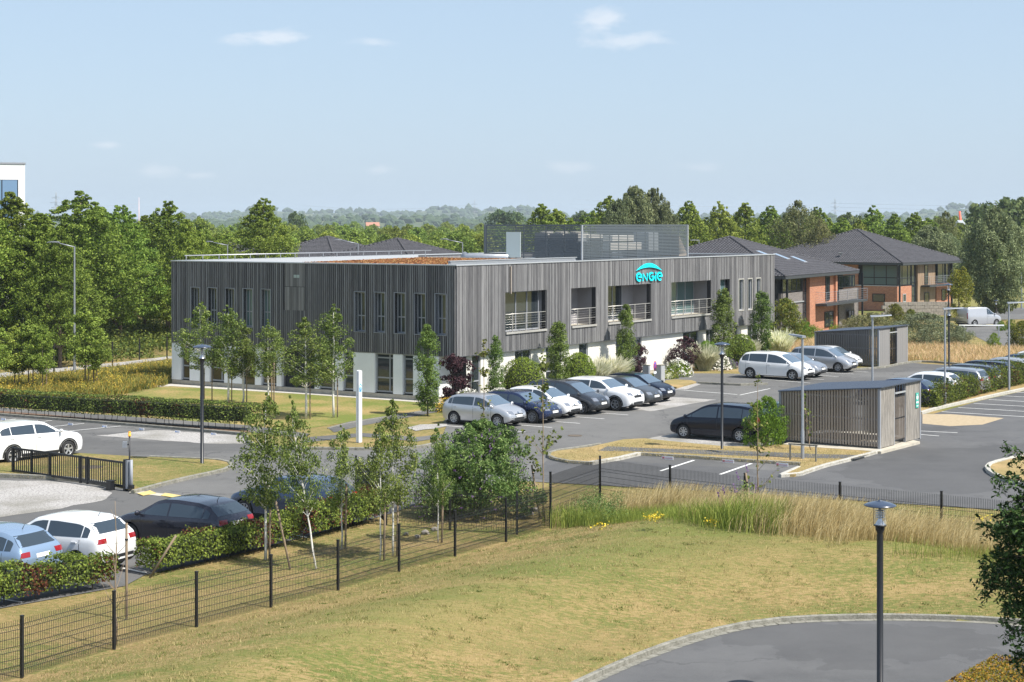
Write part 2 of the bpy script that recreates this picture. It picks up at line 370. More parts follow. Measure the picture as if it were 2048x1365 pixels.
MB().prism(poly([(1196, 902), (1215, 893), (1300, 897), (1500, 903), (1640, 909), (1735, 911), (1712, 918), (1640, 917), (1480, 912), (1300, 904)], .1), .1, .106).obj('footpath', asphalt_new, kind='structure')
MB().prism(poly([(1565, 889), (1600, 893), (1762, 904), (1840, 884), (1740, 862), (1650, 866)], .1), 0, .11).obj('shelter_slab', concrete, kind='structure')
def chaikin(P, it=2):
    for _ in range(it):
        Q = [P[0]]
        for a, b in zip(P[:-1], P[1:]): Q += [a * .75 + b * .25, a * .25 + b * .75]
        P = Q + [P[-1]]
    return P
stone_me = {}
def kerb_stone_mesh(L_, wd, h, mat):
    k = (round(L_, 2), wd, h, mat.name)
    if k not in stone_me:
        c = .015; a = L_ / 2 - .006; y = wd / 2
        prof = [(-y, -.06), (-y, h - c), (-y + c, h), (y - c, h), (y, h - c), (y, -.06)]
        vs = [(-a, p[0], p[1]) for p in prof] + [(a, p[0], p[1]) for p in prof]
        fs = [(i, i + 6, (i + 1) % 6 + 6, (i + 1) % 6) for i in range(6)] + [tuple(range(6)), tuple(range(11, 5, -1))]
        mb = MB(); mb.add(vs, fs); stone_me[k] = mb.mesh('kerb_stone', [mat])
    return stone_me[k]
def kerb(pts, mat=kerb_m, wd=.15, h=.13, L_=1.0, smooth=1, step_jit=.003):
    P = chaikin([G(*p).xy for p in pts], smooth)
    root = E('kerb', (P[0].x, P[0].y, 0), kind='structure')
    ln = [0]
    for a, b in zip(P[:-1], P[1:]): ln.append(ln[-1] + (b - a).length)
    def at(s):
        for i in range(len(P) - 1):
            if s <= ln[i + 1] or i == len(P) - 2:
                t = (s - ln[i]) / max(ln[i + 1] - ln[i], 1e-6); return P[i].lerp(P[i + 1], t)
    n = max(1, round(ln[-1] / L_)); Ls = ln[-1] / n
    me = kerb_stone_mesh(Ls, wd, h, mat)
    for i in range(n):
        a = at(i * Ls); b = at((i + 1) * Ls); c_ = (a + b) / 2 - P[0]
        o = O('kerb_stone', me, root, (c_.x, c_.y, rnd.uniform(-step_jit, step_jit)), math.atan2(b.y - a.y, b.x - a.x))
    return root
kerb([(-120, 822), (0, 832), (250, 851), (490, 871)])
kerb([(490, 871), (500, 892), (560, 898), (640, 900), (760, 901), (840, 898), (885, 886)], h=.12)
kerb([(890, 846), (980, 826)], h=.12)
kerb([(265, 988), (350, 965), (430, 948), (458, 941), (466, 934), (455, 927), (430, 923), (300, 918)], wd=.16)
kerb([(-60, 955), (0, 955), (165, 963), (226, 976)], h=.16)
kerb([(1200, 892), (1140, 902), (1104, 906), (1095, 913), (1100, 919), (1130, 927), (1180, 930)], h=.13)
kerb([(1180, 930), (1230, 922), (1278, 911)], mat=kerb_w, wd=.25, smooth=0)
kerb([(1278, 911), (1380, 917), (1480, 924), (1600, 931)], smooth=0)
kerb([(1563, 955), (1590, 956), (1640, 937), (1700, 922), (1762, 905)], mat=kerb_w, wd=.18, smooth=1)
kerb([(1563, 954), (1598, 939)], mat=kerb_w, smooth=0)
kerb([(2060, 913), (2010, 924), (1980, 932), (1972, 941), (1985, 952), (2010, 963), (2060, 977)], mat=kerb_w, wd=.2, h=.15)
kerb([(1841, 829), (1869, 820), (1957, 800), (2048, 780), (2120, 766)], mat=kerb_w, wd=.18)
kerb([(1396, 768), (1420, 769), (1475, 772), (1535, 770)], smooth=0)
kerb([(1632, 743), (1758, 739), (1812, 727), (1850, 724), (1905, 729), (1990, 735)], smooth=1)
kerb([(655, 857), (700, 845), (800, 830), (897, 814)], h=.02, wd=.06)
MB().prism(poly([(1835, 832), (1869, 819), (1957, 799), (2048, 779), (2150, 758), (2150, 735), (2040, 752), (1940, 775), (1835, 800)]), -.01, .08).obj('hedge_strip', straw_ground, kind='structure')
# number plates on the kerbs
plate_m = M('plate_white', (.72, .72, .74), rough=.5); plate_b = M('plate_blue', (.35, .45, .7), rough=.5); plate_r = M('plate_red', (.6, .2, .22), rough=.5)
def bay_plate(px, py, ang, lab, wide=.45, tint=plate_b, hgt=.13):
    p = G(px, py, .1); o = E('bay_plate', (p.x, p.y, .02), ang, label=lab, cat='bay sign', group='small bay plates fixed to the kerbs')
    MB().box((-wide / 2, -.012, 0), (wide / 2, .012, hgt)).obj('plate', plate_m, o)
    MB().box((-wide / 2 + .02, -.016, .02), (-wide / 2 + .12, -.0125, hgt - .02)).box((-wide / 2 + .14, -.016, hgt * .35), (wide / 2 - .03, -.0125, hgt * .5)).obj('print', tint, o, kind='stuff')
names = ['far left', 'second from left', 'third from left', 'fourth from left', 'fifth from left', 'sixth from left', 'rightmost']
for i, (x, y) in enumerate(((7, 836.5), (71, 841), (141, 846.5), (209, 851), (283, 856.5), (355, 861.5), (427, 866))):
    bay_plate(x, y + 1, R(-30.5), f'small white and blue bay plate below the clipped hedge, {names[i]} of seven', .3, plate_b, .1)
for i, (x, y) in enumerate(((1335, 915.5), (1456, 922), (1564, 929))):
    bay_plate(x, y, R(-33), f'long white and red bay plate on the kerb, {["left", "middle", "right"][i]} of three', .52, plate_r)

iron = M('cast_iron', (.09, .075, .06), (.16, .12, .08), 8, .7)
for (x, y, r_, lab) in ((1385, 972, .38, 'round rusty manhole cover on the road behind the right hand fence'), (1150, 872, .33, 'manhole cover on the lane in front of the parked row'), (180, 940, .5, 'manhole cover in the grass island behind the gate'), (850, 985, .33, 'manhole cover on the road behind the butterfly bush')):
    p = G(x, y); o = E('manhole_cover', (p.x, p.y, .1 if x == 180 else .004), label=lab, cat='manhole cover'); m_ = MB(); m_.lathe([(r_, .0), (r_, .012), (r_ * .88, .012), (r_ * .88, .008), (.001, .008)], n=22, smooth=False); m_.obj('cover', iron, o)
# ---- foreground road and lawn mound
arc_px = [(1020, 1440), (1160, 1367), (1250, 1327), (1330, 1295), (1430, 1264), (1530, 1245), (1650, 1238), (1800, 1236), (1960, 1241), (2048, 1248), (2300, 1275)]
arc = chaikin([G(*p).xy for p in arc_px], 2)
MB().prism([(p.x, p.y) for p in arc] + [(40, 14), (-10, 14)], -.006, -.006).obj('foreground_road', asphalt_new, kind='structure')
kerb(arc_px, h=.11, wd=.13, smooth=2)
gut = [p + Vector((0.02, -.22)) for p in arc]
gm = MB()
for i in range(len(arc) - 1):
    a, b = arc[i], arc[i + 1]; n = Vector(((b - a).y, -(b - a).x)).normalized()
    gm.add([(a.x + n.x * .08, a.y + n.y * .08, .001), (b.x + n.x * .08, b.y + n.y * .08, .001), (b.x + n.x * .28, b.y + n.y * .28, .001), (a.x + n.x * .22, a.y + n.y * .28, .001)], [(0, 3, 2, 1)])
gm.obj('gutter_strip', kerb_m, kind='structure')
FL = [(-330, 1452), (-140, 1412), (44, 1355), (228, 1298), (393, 1253), (542, 1214), (676, 1180), (798, 1143), (910, 1112), (1012, 1083), (1101, 1056)]
FL = [(-330, 1470), (-140, 1410)] + FL[2:]
FR = [(1101, 1056), (1200, 1002), (1340, 1024), (1490, 1043), (1680, 1064), (1883, 1086), (2100, 1110)]
edge_f = [G(*p).xy for p in FL] + [G(*p).xy for p in FR[2:]]
def seg_dist(P, L_):
    best = np.full(len(P), 1e9)
    for a, b in zip(L_[:-1], L_[1:]):
        a = np.array(a); b = np.array(b); ab = b - a
        t = np.clip(((P - a) @ ab) / (ab @ ab), 0, 1)[:, None]
        best = np.minimum(best, np.linalg.norm(P - a - t * ab, axis=1))
    return best
def inside(P, poly_):
    c = np.zeros(len(P), bool); n = len(poly_)
    for i in range(n):
        x0, y0 = poly_[i]; x1, y1 = poly_[(i + 1) % n]
        m = ((y0 > P[:, 1]) != (y1 > P[:, 1])) & (P[:, 0] < (x1 - x0) * (P[:, 1] - y0) / (y1 - y0 + 1e-12) + x0)
        c ^= m
    return c
mound_poly = [tuple(p) for p in edge_f] + [(30.0, 45.0)] + [tuple(p) for p in reversed(arc)] + [(-22.0, 24.0)]
def sst(x): x = np.clip(x, 0, 1); return x * x * (3 - 2 * x)
def wob(P, s, ph=0.): return np.sin(P[:, 0] * s + ph) * np.cos(P[:, 1] * s * 1.3 + ph * 2) + .5 * np.sin(P[:, 0] * s * 2.3 + 1 + ph) * np.sin(P[:, 1] * s * 1.9 + 2)
def mound_z(P):
    P = np.asarray(P, float).reshape(-1, 2)
    df = seg_dist(P, edge_f); dk = seg_dist(P, arc)
    ins = inside(P, mound_poly)
    z = -.02 + .11 * sst(df / 1.2) + .8 * sst(df / 6) * sst(dk / 6) + .05 * wob(P, .55) * sst(df / 2) * sst(dk / 2)
    return np.where(ins, z, -.12)
xs = np.arange(-24, 32, .35); ys = np.arange(24, 66, .35)
XX, YY = np.meshgrid(xs, ys); PP = np.stack([XX.ravel(), YY.ravel()], 1); ZZ = mound_z(PP)
idx = np.arange(len(PP)).reshape(XX.shape)
fq = np.stack([idx[:-1, :-1], idx[:-1, 1:], idx[1:, 1:], idx[1:, :-1]], -1).reshape(-1, 4)
fq = fq[(ZZ[fq] > -.1).any(1)]
me = bpy.data.meshes.new('lawn_mound'); me.from_pydata(np.column_stack([PP, ZZ]).tolist(), [], fq.tolist()); me.polygons.foreach_set('use_smooth', [True] * len(fq)); 
att = me.attributes.new('lush', 'FLOAT', 'POINT'); att.data.foreach_set('value', (sst((seg_dist(PP, arc) - 1.5) / 5) * sst((seg_dist(PP, edge_f) - 1.5) / 4)).astype(np.float32))
lawn_mix = lawn.copy(); lawn_mix.name = 'mown_lawn'; t = lawn_mix.node_tree; b = t.nodes['Principled BSDF']; src = b.inputs['Base Color'].links[0].from_socket
an = t.nodes.new('ShaderNodeAttribute'); an.attribute_name = 'lush'; nzm = t.nodes.new('ShaderNodeTexNoise'); nzm.inputs['Scale'].default_value = .45; nzm.inputs['Detail'].default_value = 7; gm2 = t.nodes.new('ShaderNodeNewGeometry'); mpm = t.nodes.new('ShaderNodeMapping'); mpm.inputs['Rotation'].default_value = (0, 0, R(-58)); mpm.inputs['Scale'].default_value = (.35, 1.9, 1); t.links.new(gm2.outputs['Position'], mpm.inputs[0]); t.links.new(mpm.outputs[0], nzm.inputs['Vector'])
mxm = t.nodes.new('ShaderNodeMix'); mxm.data_type = 'RGBA'; t.links.new(mth(t, 'MULTIPLY', mth(t, 'MULTIPLY', an.outputs['Fac'], .95), mth(t, 'MULTIPLY', mth(t, 'SUBTRACT', nzm.outputs[0], .33, clamp=True), 3.4, clamp=True)), mxm.inputs['Factor']); t.links.new(src, mxm.inputs['A']); mxm.inputs['B'].default_value = (.165, .185, .052, 1); t.links.new(mxm.outputs['Result'], b.inputs['Base Color'])
me.materials.append(lawn_mix)
O('lawn_mound', me, kind='structure')

# ---- far hills
hill_m = M('far_hill', (.05, .08, .035), (.12, .13, .05), .01, .95)
def ridge(y, amp, base, seed, x0=-1500, x1=1500):
    r = random.Random(seed); n = 90; vs = []; ph = [r.uniform(0, 6) for _ in range(4)]
    top = []
    for i in range(n + 1):
        x = x0 + (x1 - x0) * i / n
        z = base + amp * (.5 + .3 * math.sin(x * .004 + ph[0]) + .2 * math.sin(x * .011 + ph[1]) + .1 * math.sin(x * .03 + ph[2]))
        top.append((x, z)); vs += [(x, y - 350, -.02), (x, y, z), (x, y + 500, -.02)]
    fs = []
    for i in range(n): a = i * 3; fs += [(a, a + 3, a + 4, a + 1), (a + 1, a + 4, a + 5, a + 2)]
    mb = MB(); mb.add(vs, fs, 0, True); mb.obj('hill', hill_m, kind='structure'); return top
top1 = ridge(2300, 11, 5, 3, -900, 900); top2 = ridge(4200, 34, 12, 9, -1900, 1900)
# ================================================================== PLANTS
def unit(v): return v / np.maximum(np.linalg.norm(v, axis=1, keepdims=True), 1e-9)
def leaf_verts(P, Nrm, size, g, aspect=.6, jit=.5):
    "one diamond-shaped leaf per point"
    n = len(P); Nn = unit(Nrm + g.normal(0, jit, (n, 3)))
    A = unit(np.cross(Nn, unit(g.normal(0, 1, (n, 3))))); B = np.cross(Nn, A)
    s = (size * g.uniform(.65, 1.3, n))[:, None]
    a = A * s * .5; b = B * s * .5 * aspect; bend = Nn * s * .08
    V = np.empty((n, 4, 3)); V[:, 0] = P - a; V[:, 1] = P + b + bend; V[:, 2] = P + a; V[:, 3] = P - b + bend
    return V
def sph(g, n): return unit(g.normal(0, 1, (n, 3)))
def clump_leaves(C, Rr, per, size, g, squash=.75, up=.35, aspect=.6, jit=.55, droop=0.0):
    k = len(C); idx_ = np.repeat(np.arange(k), per); d = sph(g, len(idx_)); rr = g.uniform(.35, 1, len(idx_)) ** .5
    off = d * (Rr[idx_] * rr)[:, None]; off[:, 2] *= squash
    off[:, 2] -= droop * (off[:, 0] ** 2 + off[:, 1] ** 2) / np.maximum(Rr[idx_], .01)
    P = C[idx_] + off; Nn = d * .7; Nn[:, 2] += up
    return leaf_verts(P, Nn, size, g, aspect, jit)
def crown_clumps(g, env, z0, z1, Rmax, n, rc, fill=.35, spread=1.0, lean=0):
    "clump centres through the crown's volume, most of them near its outside"
    ts = np.array([e[0] for e in env]); rs = np.array([e[1] for e in env])
    tt = g.uniform(0, 1, n * 3); wgt = np.interp(tt, ts, rs) + .12; tt = tt[g.uniform(0, 1, n * 3) < wgt / wgt.max()][:n]
    m = len(tt); a = g.uniform(0, 2 * math.pi, m)
    nt_ = max(4, n // 12); tt[:nt_] = g.uniform(.72, 1.0, nt_)
    lobes = 1 + .16 * np.sin(a * 3 + tt * 7 + g.uniform(0, 6)) + .1 * np.sin(a * 5 - tt * 11)
    rad = np.interp(tt, ts, rs) * Rmax * lobes * np.where(g.uniform(0, 1, m) < fill, g.uniform(.1, .75, m), g.uniform(.75, 1.05, m) * spread)
    C = np.stack([rad * np.cos(a), rad * np.sin(a), z0 + (z1 - z0) * tt], 1)
    R_ = rc * g.uniform(.55, 1.25, m) * np.clip(np.interp(tt, ts, rs) * 1.15 + .12, .22, 1)
    return C, R_
def limbs(mb, C, h_trunk, ztop, r0, g, n=14, m=0, lean=(0, 0)):
    pts = []; nn = 8
    for i in range(nn + 1):
        t = i / nn; pts.append((lean[0] * t + g.normal(0, .02) * (i > 0), lean[1] * t + g.normal(0, .02) * (i > 0), ztop * t))
    mb.tube(pts, [max(r0 * (1 - .85 * i / nn), .008) for i in range(nn + 1)], 7, m)
    sel = g.permutation(len(C))[:n]
    for i in sel:
        c = C[i]; zb = max(h_trunk * .9, c[2] - .75 * math.hypot(c[0], c[1]) - .1); zb = min(zb, ztop * .92); t = zb / ztop
        st = (lean[0] * t, lean[1] * t, zb); mid = ((st[0] + c[0]) * .5, (st[1] + c[1]) * .5, (zb + c[2]) * .5 + .05 * abs(c[0]))
        rb = max(r0 * (1 - .85 * t) * .5, .006)
        mb.tube([st, mid, tuple(c)], [rb, rb * .6, rb * .25], 4, m, cap=False)
TREEK = {}
def make_tree(key, env, z0, z1, Rmax, nclump, rc, per, leaf, lm, bm, r0, seed, aspect=.6, fill=.35, squash=.75, nl=14, droop=0.0, up=.35, jit=.55, extra=None, name='tree'):
    g = np.random.default_rng(seed)
    C, R_ = crown_clumps(g, env, z0, z1, Rmax, nclump, rc, fill)
    V = clump_leaves(C, R_, per, leaf, g, squash, up, aspect, jit, droop)
    if extra is not None: V = np.concatenate([V, extra(g)])
    cme = npmesh('crown', V.reshape(-1, 3), 4, [lm])
    mb = MB(); limbs(mb, C, z0, z1 * .93, r0, g, nl); tme = mb.mesh('trunk', [bm])
    TREEK.setdefault(key, []).append((cme, tme, z1)); return cme, tme
def plant(key, p, label, cat, height=None, rz=None, group=None, name='tree', sx=1.0, var=None, z=0.0, crown='crown', trunk='trunk'):
    lst = TREEK[key]; c, t, h = lst[rnd.randrange(len(lst)) if var is None else var % len(lst)]
    s = (height / h) if height else 1.0
    o = E(name, (p[0], p[1], z), rnd.uniform(0, 6.28) if rz is None else rz, label=label, cat=cat, group=group)
    o.scale = (s * sx, s * sx, s)
    O(crown, c, o); O(trunk, t, o); return o

g_dark = leafM('leaf_dark_green', (.075, .125, .018), (.30, .39, .07), (.155, .235, .036))
g_back = leafM('leaf_back_green', (.09, .14, .02), (.33, .41, .08), (.18, .255, .042))
g_birch = leafM('leaf_birch', (.065, .11, .02), (.30, .36, .10), (.13, .19, .04))
g_young = leafM('leaf_young', (0.066, 0.099, 0.020), (0.220, 0.242, 0.066), (0.121, 0.154, 0.033))
g_oak = leafM('leaf_column_oak', (0.068, 0.120, 0.027), (0.240, 0.330, 0.083), (0.120, 0.195, 0.039))
g_yel = leafM('leaf_yellow_green', (0.090, 0.130, 0.015), (0.260, 0.260, 0.030), (0.150, 0.180, 0.020))
g_willow = leafM('leaf_willow', (0.088, 0.121, 0.055), (0.297, 0.341, 0.176), (0.176, 0.215, 0.099))
g_willow_y = leafM('leaf_willow_yellow', (0.090, 0.110, 0.035), (0.270, 0.270, 0.120), (0.160, 0.180, 0.065))
g_hedge = leafM('leaf_hedge', (0.062, 0.100, 0.018), (0.250, 0.325, 0.056), (0.138, 0.194, 0.033))
g_hedge_d = leafM('leaf_clipped_hedge', (0.043, 0.070, 0.020), (0.246, 0.319, 0.065), (0.102, 0.145, 0.032))
g_copper = leafM('leaf_copper', (0.050, 0.022, 0.012), (0.160, 0.070, 0.030), (0.090, 0.040, 0.020))
g_purple = leafM('leaf_purple', (0.029, 0.013, 0.018), (0.111, 0.052, 0.065), (0.058, 0.026, 0.035))
g_ball = leafM('leaf_ball', (0.075, 0.144, 0.015), (0.250, 0.362, 0.044), (0.150, 0.237, 0.025))
g_white = leafM('leaf_cream', (.5, .52, .32), (.84, .83, .66), (.72, .72, .52), tr=.5)
g_flow_w = leafM('petal_white', (0.600, 0.580, 0.520), (0.800, 0.780, 0.720), (0.700, 0.680, 0.620), tr=.1)
g_flow_p = leafM('petal_violet', (0.100, 0.050, 0.160), (0.260, 0.160, 0.340), (0.180, 0.100, 0.250))
g_flow_y = leafM('petal_yellow', (0.620, 0.420, 0.030), (0.750, 0.580, 0.080), (0.700, 0.500, 0.050), tr=.1)
g_budd = leafM('leaf_buddleja', (.055, .11, .025), (.26, .35, .12), (.11, .19, .045))
g_olive = leafM('leaf_silver', (0.100, 0.130, 0.060), (0.300, 0.330, 0.200), (0.180, 0.220, 0.120))
g_yew = leafM('leaf_yew', (.012, .028, .008), (.10, .16, .045), (.03, .055, .015), tr=.2)
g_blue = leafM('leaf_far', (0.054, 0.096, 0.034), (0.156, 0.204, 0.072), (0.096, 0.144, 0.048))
g_straw = leafM('blade_straw', (0.400, 0.300, 0.130), (0.720, 0.600, 0.340), (0.580, 0.460, 0.230), tr=.4)
g_blade = leafM('blade_green', (.12, .17, .03), (.38, .42, .10), (.23, .29, .06), tr=.4)
g_mead = leafM('leaf_meadow', (0.090, 0.120, 0.030), (0.400, 0.300, 0.060), (0.200, 0.220, 0.050))
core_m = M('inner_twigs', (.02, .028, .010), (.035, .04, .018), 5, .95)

EN_CONE = [(0, .4), (.08, .82), (.22, 1), (.42, .95), (.62, .76), (.78, .52), (.9, .30), (1, .08)]
EN_OVAL = [(0, .3), (.15, .75), (.4, 1), (.65, .9), (.85, .6), (1, .12)]
EN_COL = [(0, .45), (.12, .85), (.35, 1), (.6, .92), (.8, .72), (.93, .45), (1, .2)]
EN_DOME = [(0, .9), (.25, 1), (.5, .93), (.75, .7), (.9, .45), (1, .12)]
EN_BIRCH = [(0, .5), (.15, .85), (.4, 1), (.65, .75), (.85, .42), (1, .08)]
for i in range(4): make_tree('pear', EN_CONE, 1.9, 12.0, 3.9, 760, .54, 52, .195, g_dark, bark, .22, 10 + i, aspect=.55, nl=22, squash=.6)
for i in range(3): make_tree('back', EN_CONE, 1.6, 12.0, 3.6, 480, .62, 46, .25, g_back, bark, .2, 20 + i, nl=10)
for i in range(4): make_tree('round', EN_OVAL, 1.0, 10.0, 4.2, 95, 1.5, 105, .42, g_back, bark, .22, 30 + i, nl=6)
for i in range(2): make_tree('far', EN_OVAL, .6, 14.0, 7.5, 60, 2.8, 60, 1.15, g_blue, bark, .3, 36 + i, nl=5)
for i in range(2): make_tree('willow', EN_OVAL, .8, 12.0, 4.2, 440, .72, 100, .30, g_willow, bark, .25, 40 + i, aspect=.42, squash=1.1, droop=.15, nl=8)
for i in range(1): make_tree('willow_y', EN_OVAL, .8, 12.0, 4.0, 150, 1.1, 90, .36, g_willow_y, bark, .25, 44 + i, aspect=.3, squash=1.1, nl=10)
for i in range(5): make_tree('birch', EN_BIRCH, 1.75, 5.2, 1.02, 95, .31, 72, .078, g_birch, birch_bark, .055, 50 + i, aspect=.75, fill=.5, nl=30, squash=.9)
for i in range(3): make_tree('oakcol', EN_COL, .35, 5.2, .58, 150, .25, 95, .085, g_oak, bark, .05, 60 + i, aspect=.6, fill=.4, squash=1.2)
make_tree('yelcol', EN_COL, .3, 6.0, .95, 90, .38, 80, .13, g_yel, bark, .07, 64, aspect=.6, fill=.4, squash=1.2)
for i in range(2): make_tree('young', EN_BIRCH, 1.5, 5.0, 1.15, 90, .38, 90, .11, g_back, bark, .05, 66 + i, aspect=.7, fill=.5, nl=16)
for i in range(3): make_tree('dome', EN_DOME, .1, 2.0, 1.5, 110, .36, 75, .10, g_ball, bark, .04, 70 + i, fill=.3, nl=5)
make_tree('dome_silver', EN_DOME, .1, 2.2, 1.9, 150, .42, 80, .12, g_olive, bark, .04, 74, aspect=.35, nl=5)
make_tree('dome_cream', EN_DOME, .1, 2.2, 1.9, 150, .42, 80, .12, leafM('leaf_cream_green', (.12, .13, .04), (.38, .36, .2), (.24, .24, .1)), bark, .04, 75, aspect=.4, nl=5)
for i in range(2): make_tree('purple', EN_OVAL, .3, 3.0, 1.05, 60, .35, 62, .12, g_purple, bark, .05, 76 + i, aspect=.8, fill=.45, nl=20)
make_tree('yshrub', EN_DOME, .15, 3.2, 1.6, 150, .40, 85, .12, leafM('leaf_autumn', (.08, .11, .018), (.30, .27, .05), (.15, .19, .03)), bark, .05, 79, nl=5)

# ---- ball shrubs: tight clipped domes
def ball(p, rx, h, label, seed=1, group='clipped round shrubs beside the wooden facade', mat=None, leaf=.085, n=5200):
    g = np.random.default_rng(seed); o = E('round_shrub', (p[0], p[1], 0), label=label, cat='shrub', group=group)
    d = sph(g, n); d[:, 2] = np.abs(d[:, 2]) * 1.0; lump = 1 + .05 * np.sin(d[:, 0] * 9 + seed) * np.cos(d[:, 2] * 8) + g.normal(0, .03, n)
    P = d * np.array([rx, rx, h * .62]) * lump[:, None]; P[:, 2] += h * .36
    low = g.uniform(0, 1, n) < .25; P[low, 2] = g.uniform(.05, h * .4, low.sum())
    P[low, :2] = unit(P[low, :2] + 1e-6) * rx * g.uniform(.9, 1.0, (low.sum(), 1))
    O('foliage', npmesh('foliage', leaf_verts(P, d * 1.0, leaf, g, .6, .45), 4, [mat or g_ball]), o)
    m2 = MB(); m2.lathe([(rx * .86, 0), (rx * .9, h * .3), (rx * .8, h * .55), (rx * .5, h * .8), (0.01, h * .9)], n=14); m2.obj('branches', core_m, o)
    return o
# ---- hedges
def hedge(line_px, width, hgt, label, seed, name='hedge', leaf=.085, dens=330, z0=.25, mat=g_hedge, world=None, jag=.06, copper=.12, base=0.0, stems=True, wavy=.08):
    g = np.random.default_rng(seed); P = [G(*p).xy for p in line_px] if world is None else [Vector(p) for p in world]
    root = E(name, (P[0].x, P[0].y, base), label=label, cat='hedge'); P0 = P[0]
    pts = []; nr = []; stem = MB(); core = MB()
    H_ = hgt if hasattr(hgt, '__len__') else [hgt] * len(P)
    for si, (a, b) in enumerate(zip(P[:-1], P[1:])):
        hgt = H_[si]; L_ = (b - a).length; t = (b - a).normalized(); nrm = Vector((-t.y, t.x))
        for (e_, sg_) in ((a, -1), (b, 1)):
            if (e_ == P[0] and sg_ < 0) or (e_ == P[-1] and sg_ > 0):
                m_ = int(width * (hgt - z0) * dens * 1.3); yy = g.uniform(-width / 2, width / 2, m_); zz = g.uniform(z0, hgt, m_); oo = g.uniform(-.25, .08, m_) * sg_ * -1 * -1
                pts.append(np.stack([e_.x - P0.x + t.x * oo + nrm.x * yy, e_.y - P0.y + t.y * oo + nrm.y * yy, zz], 1)); nr.append(np.tile([t.x * sg_, t.y * sg_, .3], (m_, 1)))
        area = L_ * (2 * (hgt - z0) + width); n = int(area * dens)
        s = g.uniform(0, L_, n); q = g.uniform(0, 2 * (hgt - z0) + width, n); hh = hgt - z0
        wv = 1 + wavy * np.sin(s * 1.7 + seed) + wavy * .7 * np.sin(s * 4.1) + wavy * .5 * np.sin(s * 9.3 + 2)
        y = np.where(q < hh, -width / 2, np.where(q < 2 * hh, width / 2, q - 2 * hh - width / 2)); z = np.where(q < hh, z0 + q, np.where(q < 2 * hh, z0 + q - hh, hgt))
        ny = np.where(q < hh, -1., np.where(q < 2 * hh, 1., 0.)); nz_ = np.where(q < 2 * hh, .25, 1.)
        bulge = 1 + .10 * np.sin(s * 2.9 + z * 3) + g.normal(0, jag, n)
        taper = np.where(z < z0 + .25, .8 + .2 * (z - z0) / .25, 1.0)
        inner = np.where(g.uniform(0, 1, n) < .25, g.uniform(.7, .95, n), 1.)
        y = y * bulge * taper * inner; z = z0 + (z - z0) * wv * (1 + g.normal(0, jag * .5, n)) ; z = np.where(q < 2 * hh, z + .0, z)
        X = a.x - P0.x + t.x * s + nrm.x * y; Y = a.y - P0.y + t.y * s + nrm.y * y
        pts.append(np.stack([X, Y, z], 1)); nr.append(np.stack([nrm.x * ny, nrm.y * ny, nz_], 1))
        ca, cb = a - P0 + t * (.45 if a == P[0] else 0), b - P0 - t * (.45 if b == P[-1] else 0); o_ = nrm * width * .36
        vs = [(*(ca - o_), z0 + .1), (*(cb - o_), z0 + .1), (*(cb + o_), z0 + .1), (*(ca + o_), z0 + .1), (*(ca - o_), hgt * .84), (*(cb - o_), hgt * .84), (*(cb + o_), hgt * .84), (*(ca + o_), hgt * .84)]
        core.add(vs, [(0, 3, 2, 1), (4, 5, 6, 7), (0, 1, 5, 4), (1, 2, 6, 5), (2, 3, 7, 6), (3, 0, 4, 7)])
        for k in range(int(L_ / .42)):
            p = a - P0 + t * (.2 + k * .42 + g.uniform(-.08, .08)) + nrm * g.uniform(-.15, .15) * width
            stem.tube([(p.x, p.y, 0), (p.x + g.normal(0, .04), p.y + g.normal(0, .04), z0 + .2)], [.018, .012], 4)
    pts = np.concatenate(pts); nr = np.concatenate(nr)
    cop = (np.sin(pts[:, 0] * 1.9 + seed) * np.sin(pts[:, 1] * 2.3) + g.normal(0, .35, len(pts))) > (1 - copper * 3)
    V = leaf_verts(pts, nr, leaf, g, .7, .6)
    O('foliage', npmesh('foliage', V[~cop].reshape(-1, 3), 4, [mat]), root)
    if cop.any(): O('foliage', npmesh('foliage', V[cop].reshape(-1, 3), 4, [g_copper]), root, label='copper brown leaves in the hedge')
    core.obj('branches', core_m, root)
    if stems: stem.obj('stems', bark, root, kind='stuff')
    return root
# ---- blades of grass: three-vertex tip on a bent quad
def blades(P, h, g, wid=.012, lean=.35, dirn=None):
    n = len(P); a = g.uniform(0, 2 * math.pi, n) if dirn is None else dirn + g.normal(0, .5, n)
    d = np.stack([np.cos(a), np.sin(a), np.zeros(n)], 1); f = g.uniform(0, 2 * math.pi, n)
    wv = np.stack([np.cos(f), np.sin(f), np.zeros(n)], 1) * (wid * g.uniform(.6, 1.4, n))[:, None] * .5
    hh = (h * g.uniform(.55, 1.1, n))[:, None]; ln = (lean * g.uniform(.2, 1.3, n))[:, None]
    mid = P + d * hh * ln * .35; mid[:, 2] += hh[:, 0] * .55; top = P + d * hh * ln; top[:, 2] += hh[:, 0] * (1 - .3 * ln[:, 0])
    V = np.empty((n, 2, 4, 3)); V[:, 0, 0] = P - wv; V[:, 0, 1] = P + wv; V[:, 0, 2] = mid + wv * .8; V[:, 0, 3] = mid - wv * .8
    V[:, 1, 0] = mid - wv * .8; V[:, 1, 1] = mid + wv * .8; V[:, 1, 2] = top + wv * .25; V[:, 1, 3] = top - wv * .25
    return V
